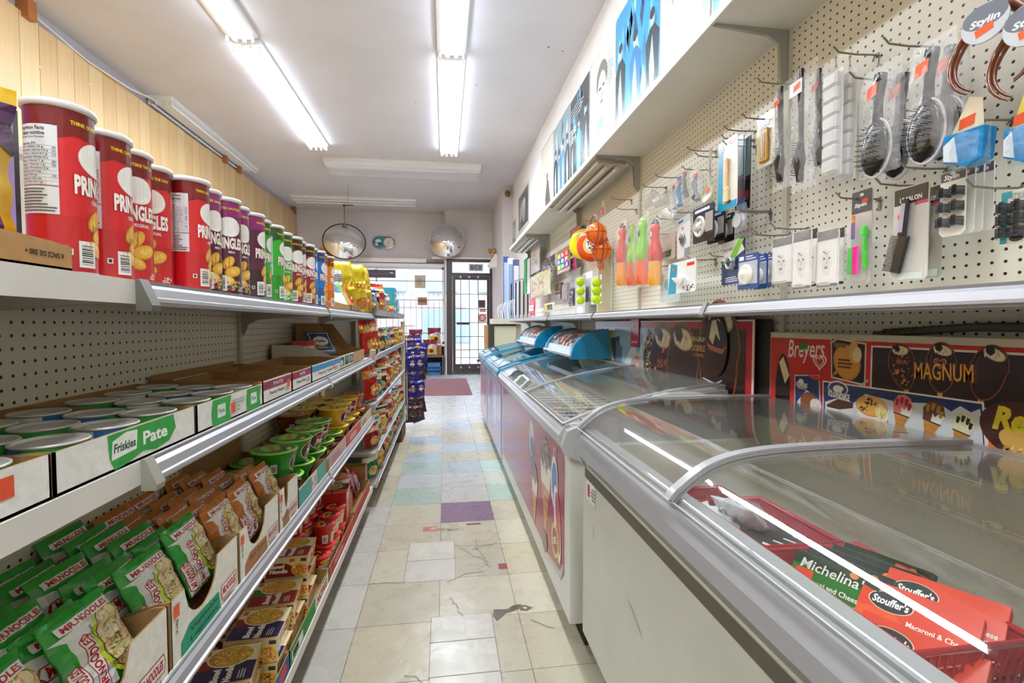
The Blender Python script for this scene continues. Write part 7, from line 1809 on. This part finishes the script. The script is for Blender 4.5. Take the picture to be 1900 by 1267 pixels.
a.rect(.86, 0, 1.02, H_ - .12, 'b9ccd6').ell(.95, .33, .072, .19, '3a2018').specks(.95, .42, .06, .12, 80, ['e8c88c', '8a5428', 'f4e6c8', '5a3018'], .018, 6)
a.ell(.95, .33, .072, .19, '3a2018', 24).specks(.95, .38, .06, .13, 90, ['e8c88c', '8a5428', 'f4e6c8', '5a3018'], .018, 6)
a.poly([(.90, .16), (1.0, .16), (.955, .0)], 'c98a3e')
a.rect(1.02, .0, W_ - .05, H_ - .045, '2a1610')
magnum(a, 1.16, .08, .50, .12, True, True); magnum(a, 1.34, .08, .50, .05); magnum(a, 1.62, .17, .50, -.02)
a.ell(1.60, .13, .036, .075, 'd8981c', 18, -.1).text('DOUBLE', 1.475, .46, .11, .028, 'd8b04c', .02).text('MAGNUM', 1.475, .50, .11, .022, 'd8c88c', .02).text('CARAMEL', 1.475, .43, .09, .014, 'd8902c', .02)
a.ell(1.755, .19, .062, .105, 'd8b83c', 28).ell(1.755, .19, .058, .099, '1c0e0a', 28).text('M', 1.755, .20, .07, .085, 'e0c040', .0).text('MAGNUM', 1.755, .125, .085, .017, 'd8b83c', .02)
a.poly([(1.51, .33), (1.515, .335), (1.60, .322), (1.60, .316)], 'e8e8ee').poly([(1.60, .316), (1.66, .34), (1.66, .335), (1.605, .31)], 'dadce4')
wrap(a, flat((0, 0, 0), (0, -1, 0), (0, 0, 1)), b, 'gloss'); b.obj('printed_board', t)
b = MB(); b.box((-.008, -.82, H_ - .16), (-.004, -.70, H_ + .015), 'c0203a', 'gloss', bev=.001); a = Art(); heart(a, .06, .115, .075, 'f4eee8'); a.text('HEARTBRAND', .06, .03, .09, .014, 'f4eee8', .02)
wrap(a, flat((-.0082, -.70, H_ - .16), (0, -1, 0), (0, 0, 1)), b, 'gloss'); b.obj('heart_logo_tag', t)
b = MB(); magart = Art(); magnum(magart, 0, 0, .30, .0)
b.prism([(-1.62 + .085 * math.cos(q), H_ - .11 + .13 * math.sin(q)) for q in [2 * PI * i / 24 for i in range(24)]], -.008, -.004, '1f0e0a', 'gloss', 'x')
wrap(Art().ell(0, 0, .083, .128, '2a120c', 24).poly([(-.05, .03), (-.03, .10), (.02, .11), (.05, .08), (.03, .02), (.0, .05), (-.02, .0)], 'efe2bc').poly([(0, .11), (.06, .08), (.07, .0), (.03, .03)], '1a0c08').poly([(-.07, .01), (-.05, -.02), (.05, -.035), (.08, .0), (.05, -.015), (-.04, .0)], 'a8683a'), flat((-.0082, -1.62, H_ - .11), (0, -1, 0), (0, 0, 1)), b, 'gloss'); b.obj('cut_out_ice_cream', t)
# poster B behind the nearest freezer
W_, H_ = 2.25, .42; YA, ZA = 1.53, .82
t = thing('ice_cream_poster', 'red ice cream menu board behind the nearest freezer', 'poster', (X + .004, YA, ZA))
b = MB(); b.box((0, -W_, 0), (.006, 0, H_), 'd6d0b8', 'gloss', bev=.002)
a = Art()
a.rect(.004, .0, W_, H_ - .018, 'c9281f')
a.rect(.40, .235, W_, H_ - .028, 'efe4dc').rect(.405, .24, W_, H_ - .033, '2a1610')
def px2(u_, v_):                                          # zoomed photo pixels of this board -> (u, v)
    p = at(1400 + u_ / 3.8, 590 + v_ / 3.8, 'x', X + .004); return (YA - p.y, p.z - ZA)
a.text('Breyers', px2(360, 245)[0], px2(360, 235)[1], .155, .075, 'f6efe6', .01, .25, .05)
a.poly([(px2(310, 180)), px2(380, 170), px2(375, 215), px2(320, 225)], '2a7a2c'); heart(a, *px2(460, 308), .055, 'f6efe6')
m = px2(200, 460); a.ell(m[0], m[1] - .02, .035, .12, '1c0c08', 24).poly([(m[0] - .02, m[1] + .07), (m[0] + .0, m[1] + .09), (m[0] + .03, m[1] + .03), (m[0] + .01, m[1] + .0)], 'e8dcb0')
# taped gold bar note
q0, q1, q2, q3 = px2(540, 420), px2(782, 480), px2(790, 178), px2(540, 135)
a.poly([q0, q1, q2, q3], 'e8dccc').poly([(q0[0] + .004, q0[1] + .004), (q1[0] - .004, q1[1] + .005), (q2[0] - .004, q2[1] - .004), (q3[0] + .004, q3[1] - .004)], '1f1610')
c = px2(650, 310); a.poly([px2(545, 410), px2(580, 395), px2(600, 370), px2(580, 355)], 'c98a3c').ell(c[0], c[1], .045, .052, 'c98a2c', 22, .5).ell(c[0], c[1], .040, .046, 'd89c3c', 22, .5).ell(px2(700, 235)[0], px2(700, 235)[1], .016, .03, 'e8b45c').ell(px2(725, 260)[0], px2(725, 260)[1], .014, .022, 'f0dca8')
a.lines(c[0] - .03, c[1] - .02, c[0] + .03, c[1] + .01, 3, '6a3a10', 3, .6).rect(px2(560, 185)[0], px2(560, 205)[1], px2(645, 190)[0], px2(600, 175)[1], '8a6a3c')
a.poly([px2(735, 478), px2(800, 430), px2(805, 445), px2(745, 490)], 'c8bfa8').poly([px2(530, 175), px2(585, 135), px2(592, 148), px2(540, 185)], 'c8bfa8')
for (x0, y0), rot, nut, s in ((px2(1070, 500), .22, True, .185), (px2(1310, 520), .0, False, .185), (px2(1600, 570), -.2, False, .19)): magnum(a, x0, y0, s * .62, rot, True, nut)
a.text('MAGNUM', px2(1325, 390)[0], px2(1325, 380)[1], px2(1530, 390)[0] - px2(1115, 390)[0], .040, 'e8a43c', .012, 0, .04)
heart(a, *px2(1310, 318), .03, 'c9855c')
# Klondike style pictures
k0, k1, k2, k3 = px2(285, 400), px2(460, 402), px2(500, 690), px2(310, 640)
a.poly([k0, (k0[0] + .006, -.0), (k1[0] + .02, -.0), k1], 'efeae6').poly([(k0[0] + .003, k0[1] - .003), (k0[0] + .008, 0), (k1[0] + .017, 0), (k1[0] - .003, k1[1] - .003)], '1f3a70')
a.text('KLONDIKE', *px2(335, 470), .048, .014, 'f4f4f6', .05, .0, -.05).text('POUCH', *px2(335, 492), .034, .010, 'f4f4f6', .03).poly([px2(380, 402), px2(458, 404), px2(462, 445), px2(400, 425)], 'c8382c')
c = px2(330, 450); a.ell(c[0] + .0, c[1], .012, .010, 'e8eef4')
a.poly([px2(300, 590), px2(370, 505), px2(470, 590), px2(490, 700), px2(310, 700)], 'dfe6ee').ell(*px2(385, 590), .036, .030, '7a4228').ell(*px2(385, 578), .034, .024, '8f5030').ell(*px2(425, 610), .018, .018, 'f0ece0').specks(*px2(430, 612), .014, .014, 14, ['c8c0b0', 'fffaf0'], .006, 2)
j0, j1, j2, j3 = px2(483, 440), px2(1622, 595), px2(1645, 960), px2(505, 760)
a.poly([j0, (j0[0] + .01, 0), (j2[0], 0), j2, j1], 'f2efec').poly([(j0[0] + .004, j0[1] - .004), (j0[0] + .013, 0), (j2[0] - .004, 0), (j2[0] - .004, j2[1]), (j1[0] - .004, j1[1] - .004)], '1f3268')
a.poly([px2(500, 590), px2(600, 560), px2(700, 600), px2(785, 535), px2(880, 560), px2(1000, 590), px2(1310, 605), px2(1390, 660), px2(1455, 620), px2(1530, 665), px2(1595, 640), (j2[0] - .006, j2[1]), (j2[0] - .006, 0), (j0[0] + .015, 0)], 'd9dfe2')
c = px2(590, 500); a.ell(c[0], c[1] + .002, .036, .022, 'eef2f6').ell(c[0], c[1] + .001, .032, .018, '24407c').ell(c[0] - .0, c[1] + .0, .017, .011, 'f4f6f8').ell(c[0] + .012, c[1] + .003, .008, .006, 'f4f6f8')
a.text('KLONDIKE', *px2(597, 545), .078, .020, '14284f', .10, 0, -.06).text('KLONDIKE', *px2(597, 545), .076, .019, 'f4f6f8', .05, 0, -.06)
a.poly([px2(510, 610), px2(590, 570), px2(700, 600), px2(695, 640), px2(600, 645), px2(520, 635)], '4a2c20').poly([px2(512, 625), px2(600, 645), px2(600, 695), px2(525, 665)], 'f4f2ec').poly([px2(600, 645), px2(697, 635), px2(700, 690), px2(620, 680), px2(602, 697)], 'e4e6e6').poly([px2(515, 660), px2(605, 700), px2(700, 685), px2(702, 693), px2(605, 710), px2(515, 670)], '3a2018')
c = px2(830, 665); e = px2(825, 622); d_ = px2(840, 715)
a.ell(d_[0], d_[1], .045, .018, 'b9742c').ell(c[0] + .002, c[1] - .004, .047, .026, 'f6f2e8').ell(e[0], e[1], .048, .028, 'd8963c', 26).ell(e[0], e[1] + .001, .045, .025, 'e8ae52', 26).specks(e[0], e[1], .040, .021, 20, ['3a2014', '4a2818'], .0055, 7, None, .5).ell(*px2(895, 665), .017, .020, 'f0d890').specks(*px2(895, 665), .015, .018, 22, ['f8ecc0', 'd8b468'], .006, 5)
for tp_, t_, cr, dr, lf in (((1010, 850), (1062, 545), 'f4efe6', 'a8203a', 'e07a72'), ((1205, 905), (1290, 590), 'f4efe6', 'b98a3c', '6a4030'), ((1415, 960), (1500, 680), 'e4e6c4', '2a1a12', 'dfe0b4')):
    T, A = px2(*tp_), px2(*t_); d0, d1 = A[0] - T[0], A[1] - T[1]; s = math.hypot(d0, d1) * .99; g = -math.atan2(d0, d1)
    cornet(a, T[0], T[1], s, lf, cr, g)
    c, d = math.cos(g), math.sin(g); q = lambda x, y: (T[0] + (x * c - y * d) * s, T[1] + (x * d + y * c) * s)
    a.poly([q(-.19, .56), q(-.02, .56), q(-.01, .98), q(-.13, .95), q(-.23, .78)], lf).poly([q(-.2, .545), q(.2, .545), q(.19, .575), q(-.19, .575)], '3a2016')
    for x, y in ((-.14, .86), (-.04, .92), (.07, .9), (.15, .82)): a.poly([q(x - .04, y + .04), q(x + .04, y + .04), q(x + .035, y - .09), q(x, y - .13), q(x - .035, y - .09)], dr)
r0, r1 = px2(1630, 630), px2(1650, 950)
a.poly([(r0[0], r0[1]), (r0[0] + .02, 0), (W_, 0), (W_, r0[1] - .03), (r0[0] + .3, r0[1] - .03)], 'f0e6dc').poly([(r0[0] + .004, r0[1] - .004), (r0[0] + .022, 0), (W_, 0), (W_, r0[1] - .035), (r0[0] + .3, r0[1] - .035)], 'e8861c')
c = px2(1800, 790); a.ell(c[0] + .03, c[1] - .0, .085, .058, '4a1f18', 26, -.2).ell(c[0] + .05, c[1] - .030, .07, .032, 'e0b45c', 22, -.3).specks(c[0] + .05, c[1] - .030, .06, .026, 40, ['f0d48c', 'c98e3c'], .009, 4)
a.text("Reese", px2(1900, 720)[0] + .012, px2(1860, 725)[1], .13, .05, 'f0dc1c', .05, .25)
for k, cc in enumerate(('8a2a24', '2c4a8c', '3f7a3a', 'a8782c')): a.rect(1.0 + .3 * k, .02, 1.26 + .3 * k, .20, 'efe8e0').rect(1.01 + .3 * k, .03, 1.25 + .3 * k, .19, cc).ell(1.13 + .3 * k, .1, .07, .05, 'e8d8b8')
wrap(a, flat((0, 0, 0), (0, -1, 0), (0, 0, 1)), b, 'gloss', h0=.0003, dh=.00004); b.obj('printed_board', t)
b = MB(); b.tube([(1.155, 1.15, 1.24), (1.15, .9, 1.262), (1.15, .5, 1.262), (1.15, .1, 1.24), (1.15, -.5, 1.245)], .009, '5a564c', 'rubber', 8)
for k in range(70): y = 1.12 - .02 * k; b.tube([(1.1535, y, 1.2445 + .018 * min(1, max(0, (1.15 - y) / .25))), (1.1535, y - .008, 1.2445 + .018 * min(1, max(0, (1.15 - y) / .25)))], .0105, '4a463c', 'rubber', 6) if y > .15 else None
tag(b.obj('armoured_cable'), 'ribbed grey cable running above the red ice cream board', 'cable')
b = MB(); b.box((1.148, 1.56, .60), (1.158, 2.05, 1.285), '34342e', 'rubber', bev=.004); tag(b.obj('dark_panel'), 'dark rounded panel leaning on the pegboard beside the long poster', 'panel')

# ================================================================ INSIDE THE FREEZERS
def basket(label, x0, x1, y0, y1, z0, z1, col='b02430'):
    t = thing('freezer_basket', label, 'basket', (0, 0, 0))
    b = MB(); th = .006; ins = .025
    for (xa, ya, xb, yb) in ((x0, y0, x1, y0), (x1, y0, x1, y1), (x1, y1, x0, y1), (x0, y1, x0, y0)):
        cx, cy = (x0 + x1) / 2, (y0 + y1) / 2
        inn = lambda x, y, f: (x + (cx - x) * f, y + (cy - y) * f)
        for za, zb_, c in ((0, .30, 1), (.36, .52, 1), (.58, .74, 1), (.80, 1.0, 1)):
            q = []
            for (x, y), zz in (((xa, ya), za), ((xb, yb), za), ((xb, yb), zb_), ((xa, ya), zb_)):
                f = .16 * (1 - zz); p = inn(x, y, f); q.append((p[0], p[1], z0 + (z1 - z0) * zz))
            b.face(q, col, 'gloss')
            q2 = [(p[0] + (cx - p[0]) * .03, p[1] + (cy - p[1]) * .03, p[2]) for p in q]; b.face(q2[::-1], col, 'gloss')
        n = 14
        for k in range(n + 1):
            x, y = xa + (xb - xa) * k / n, ya + (yb - ya) * k / n
            p, p2 = inn(x, y, .16), inn(x, y, .0)
            b.tube([(p[0], p[1], z0), (p2[0], p2[1], z1)], .0028, col, 'gloss', 4)
    q = [(x0 + (x1 - x0) * .08, y0 + (y1 - y0) * .08, z0 + .004), (x1 - (x1 - x0) * .08, y0 + (y1 - y0) * .08, z0 + .004), (x1 - (x1 - x0) * .08, y1 - (y1 - y0) * .08, z0 + .004), (x0 + (x1 - x0) * .08, y1 - (y1 - y0) * .08, z0 + .004)]
    b.face(q, col, 'gloss'); b.obj('basket_sides', t)
    b = MB(); b.tube([(x0, y0, z1), (x1, y0, z1), (x1, y1, z1), (x0, y1, z1)], .007, col, 'gloss', 8, True); b.obj('basket_rim', t)
FZ = .60
basket('red plastic freezer basket with the green and orange boxes', .725, .96, .64, .985, FZ, .75)
basket('red plastic freezer basket full of dark cartons, under the lid frame', .725, .93, 1.00, 1.295, FZ, .75)
basket('red plastic freezer basket farthest from the camera', .715, .90, 1.31, 1.455, FZ, .73)
def fbox(name, label, loc, rot, size, col, art, grp=None):
    """a flat carton: size = (width u, height v, thickness); printed on the large face"""
    w_, h_, d_ = size
    b = MB(); b.box((-w_ / 2, 0, 0), (w_ / 2, d_, h_), col, 'paper', bev=.0015)
    wrap(art(w_, h_), fside(-w_ / 2, 0, 0), b, 'gloss', h0=.0004)
    o = b.obj(name); o.location = loc; o.rotation_euler = rot; return tag(o, label, 'frozen meal box', grp)
mich = lambda w, h: Art().rect(.001, .001, w - .001, h - .001, '2c7a2c').poly([(.001, .001), (w * .75, .001), (w * .5, h * .5), (.001, h * .62)], '3f9a2c').rect(.001, h * .80, w - .001, h - .001, '1a3a26').text('Michelina\'s', w * .5, h * .84, w * .8, h * .16, 'f2f0e4', .01, .15).ell(w * .72, h * .93, w * .05, h * .05, 'e08a3c').rect(w * .06, h * .64, w * .28, h * .75, 'ee4a22').text('Macaroni and Cheese', w * .5, h * .60, w * .72, h * .08, 'f4f4ec', .02).text('Macaroni au fromage', w * .5, h * .48, w * .72, h * .08, 'f4f4ec', .02).lines(w * .3, h * .34, w * .8, h * .42, 2, 'd8e8c8', 2, .4).specks(w * .7, h * .12, w * .22, h * .09, 26, ['e8b83c', 'f0d070', 'c98a2c'], .008, 3)
dk = lambda w, h: Art().rect(.001, h * .72, w - .001, h - .001, '13251a').poly([(w * .1, h * .8), (w * .4, h * .9), (w * .7, h * .82), (w * .7, h * .80), (w * .4, h * .87), (w * .1, h * .78)], 'd8b84c').ell(w * .8, h * .9, w * .05, h * .05, 'd87a2c').specks(w * .6, h * .14, w * .2, h * .1, 22, ['e8b83c', 'f0d070'], .008, 3)
# rows of green boxes standing one behind the other, facing the aisle and up
for k in range(5):
    M = Matrix.Translation((.755 + .034 * k, .865 + .004 * k, .645)) @ Matrix.Rotation(R(-68), 4, 'Z') @ Matrix.Rotation(R(-30), 4, 'X')
    fbox('frozen_meal_box', ['front green macaroni box with the lettering showing', 'second green box', 'third green box', 'fourth green box', 'rearmost green box'][k] + ' in the red basket', M.to_translation(), M.to_euler(), (.165, .135, .026), '1f5a2c', mich if k == 0 else dk, 'green frozen meal boxes')
sto = lambda w, h: Art().rect(.001, .001, w - .001, h - .001, 'd83c1f').poly([(.001, .001), (w * .7, .001), (w * .3, h * .6), (.001, h * .5)], 'e2552c').ell(w * .28, h * .70, w * .20, h * .17, 'e8d8b0', 26).ell(w * .28, h * .70, w * .19, h * .16, '23282c', 26).text("Stouffer's", w * .28, h * .70, w * .32, h * .14, 'f4f2ee', .03, .1).text('Macaroni & Cheese', w * .70, h * .46, w * .5, h * .09, 'f8f0e8', .02).text('Macaroni au fromage', w * .70, h * .33, w * .5, h * .09, 'f8f0e8', .02).specks(w * .35, h * .22, w * .2, h * .1, 30, ['f0b83c', 'f4d070', 'd88a2c'], .009, 3)
for k, (x, y, z, lab) in enumerate(((.742, .668, .655, 'orange macaroni box lowest and nearest the aisle'), (.800, .722, .685, 'orange macaroni box in the middle, its oval logo clear'), (.856, .724, .70, 'orange macaroni box at the back of the basket'))):
    M = Matrix.Translation((x, y, z)) @ Matrix.Rotation(R(-62), 4, 'Z') @ Matrix.Rotation(R(-52), 4, 'X')
    fbox('frozen_meal_box', lab, M.to_translation(), M.to_euler(), (.175, .12, .028), 'c83418', sto, 'orange frozen meal boxes')
st2 = lambda w, h: Art().rect(.001, .001, w - .001, h - .001, 'c8281c').rect(.001, h * .6, w - .001, h - .001, '2a2a2c').ell(w * .3, h * .5, w * .22, h * .24, 'e8d8b0', 24).ell(w * .3, h * .5, w * .205, h * .22, '23282c', 24).text("Stouffer's", w * .3, h * .5, w * .34, h * .16, 'f4f2ee', .03, .1).text('Beef Lasagna', w * .72, h * .3, w * .4, h * .12, 'f8f0e8', .02).lines(w * .55, h * .68, w * .95, h * .9, 2, 'e8e4dc')
for k in range(5):
    M = Matrix.Translation((.752 + .034 * k, 1.10 + .006 * k, .645)) @ Matrix.Rotation(R(-66), 4, 'Z') @ Matrix.Rotation(R(-46), 4, 'X')
    fbox('frozen_meal_box', 'red and black frozen dinner box, %s in the middle basket' % ['frontmost', 'second', 'third', 'fourth', 'rearmost'][k], M.to_translation(), M.to_euler(), (.16, .10, .026), 'a8201c', st2, 'red and black frozen dinner boxes')
for k, (x, y, z) in enumerate(((.80, 1.235, .68), (.86, 1.245, .70), (.83, 1.20, .72))):
    S = pillow(.13, .11, .05, 80 + k, wr=.006); o = bag(S, .13, .11, 'e4e4e8', Art().specks(0, .055, .05, .04, 30, ['c8c8d0', 'f4f4f8', 'b8a8b0'], .012, k), 'crinkle' if k == 2 else 'frost', nx=8, ny=8).obj('frosted_bag'); o.location = (x, y, z); o.rotation_euler = (0, R(-50), R(20 * k)); tag(o, 'frost covered white bag in the middle basket, %s' % ['aisle side', 'wall side', 'on top'][k], 'frozen bag')
yel = lambda w, h: Art().rect(.001, .001, w - .001, h - .001, 'e8c81c').poly([(.001, h * .5), (w * .6, h * .9), (w * .9, h * .7), (w * .3, h * .3)], '4a9a2c').text('POGO', w * .5, h * .45, w * .7, h * .3, 'c82c1c', .06, .1)
for k, (x, y) in enumerate(((.655, 1.20), (.665, 1.03))):
    M = Matrix.Translation((x, y + .06, FZ + .06)) @ Matrix.Rotation(R(-78), 4, 'Z') @ Matrix.Rotation(R(-78), 4, 'X')
    fbox('frozen_food_box', 'yellow frozen food box lying beside the baskets, %s' % ['farther one', 'nearer one'][k], M.to_translation(), M.to_euler(), (.15, .11, .04), 'd8a81c', yel)
for k, (x, y, c, lab) in enumerate(((.665, .86, 'a8342c', 'red bag of frozen food under the basket edge'), (.655, .70, 'd8d4d0', 'frosty white and pink bag at the aisle side of the freezer'), (.66, .55, 'c83a34', 'red and yellow frozen bag nearest the camera by the front rail'), (.80, 1.40, 'e0a83c', 'golden and blue bag in the farthest basket'))):
    S = pillow(.15, .16, .05, 84 + k, wr=.006); o = bag(S, .15, .16, c, Art().rect(-.06, .03, .06, .09, '2c3c7c' if k == 3 else 'e8a07c').specks(0, .1, .05, .04, 20, ['e8c84c', 'f0e8e0', c], .015, k).text('FROZEN', 0, .06, .08, .02, 'f4f0ec', .04), 'foil', nx=8, ny=8).obj('frozen_bag'); o.location = (x, y, FZ + .035); o.rotation_euler = (0, R(-80), R(12 * k - 20)); tag(o, lab, 'frozen bag')
piz = lambda w, h: Art().rect(.001, .001, w - .001, h - .001, 'e8701c').ell(w * .3, h * .55, w * .26, h * .34, '2c4a9c', 22).ell(w * .3, h * .55, w * .2, h * .27, 'e8e4e0', 22).ell(w * .3, h * .5, w * .14, h * .14, '2c4a9c', 18).text('PIZZA', w * .55, h * .62, w * .5, h * .3, 'f8f4ee', .08, .1).text('PIZZA', w * .55, h * .62, w * .49, h * .28, '1f2c5c', .03, .1).text('POPS', w * .62, h * .25, w * .5, h * .26, 'f8f4ee', .08, .1)
for k, (x, y) in enumerate(((.86, .50), (.97, .50), (.80, .36))):
    M = Matrix.Translation((x, y, FZ + .012)) @ Matrix.Rotation(R(-62), 4, 'Z') @ Matrix.Rotation(R(-60), 4, 'X')
    fbox('pizza_box', 'orange snack pizza box with white lettering, %s' % ['aisle side one', 'wall side one', 'nearest the camera'][k], M.to_translation(), M.to_euler(), (.17, .13, .035), 'c85a14', piz, 'orange pizza boxes')
b = MB(); b.box((.80, .54, FZ + .001), (1.05, .60, FZ + .10), 'a8804c', 'card'); tag(b.obj('brown_carton'), 'plain brown carton end beside the orange pizza boxes', 'carton')
# wire divided baskets of ice cream bars in the second freezer
rr = random.Random(8)
for j in range(4):
    y0 = 1.86 + .42 * j
    t = thing('wire_basket', 'white wire basket of ice cream bars, %s in the long freezer' % ['nearest', 'second', 'third', 'farthest'][j], 'wire basket', (0, 0, 0), 0, 'wire baskets in the long freezer')
    b = MB()
    for x in (.58, .74, .90, 1.04): b.tube([(x, y0, .78), (x, y0 + .40, .78)], .003, 'e8e8e8', 'gloss', 4); b.tube([(x, y0, .70), (x, y0 + .40, .70)], .002, 'e8e8e8', 'gloss', 4)
    for k in range(5):
        y = y0 + .10 * k; b.tube([(.58, y, .78), (1.04, y, .78)], .003, 'ececec', 'gloss', 4); b.tube([(.58, y, .70), (1.04, y, .70)], .002, 'e8e8e8', 'gloss', 4)
        for x in (.58, .74, .90, 1.04): b.tube([(x, y, .60), (x, y, .78)], .002, 'e8e8e8', 'gloss', 4)
    b.obj('wire_frame', t)
pcs = ['d8402c', 'e8d8c0', 'c8a03c', '7a3a24', '3a6ab0', 'e8e4e0', '5a9a4c', 'd86a8a', 'f0ede6', '8a2430', 'e8b83c']
bars = []
for c in pcs[:6]:
    S = pillow(.065, .15, .026, len(bars), wr=.002); bars.append(Pool(bag(S, .065, .15, c, Art().ell(0, .075, .022, .045, rr.choice(pcs)).rect(-.03, .02, .03, .035, rr.choice(pcs)), 'bag', nx=6, ny=8).obj('ice_cream_bar')))
bn = ['red', 'cream', 'gold', 'brown', 'blue', 'white']
for j in range(4):
    for k in range(4):
        for i, x in enumerate((.66, .82, .97)):
            q = rr.randrange(6)
            bars[q].put('%s ice cream bar, %s wire basket, %s cell, %s column' % (bn[q], ['nearest', 'second', 'third', 'farthest'][j], ['first', 'second', 'third', 'last'][k], ['aisle', 'middle', 'wall'][i]), (x + .07, 1.86 + .42 * j + .05 + .10 * k, .655 + .02 * ((i + k) % 2)), (0, R(-82), R(rr.uniform(-12, 12))), 'wrapped ice cream bars')
for j, (y, x) in enumerate(((2.05, 1.06), (2.3, 1.06), (2.55, 1.07), (2.85, 1.07))):
    b = MB(); b.box((x, y - .03, .80), (x + .004, y + .03, .845), 'c83a2c', 'paper'); wrap(Art().ell(.03, .026, .018, .012, 'e8c84c').rect(.012, .004, .048, .012, '2c4a8c'), rside(x, y + .03, .80), b); tag(b.obj('flavour_tag'), 'small red price label inside the long freezer, %s along its back edge' % ['first', 'second', 'third', 'fourth'][j], 'label', 'price labels in the long freezer')
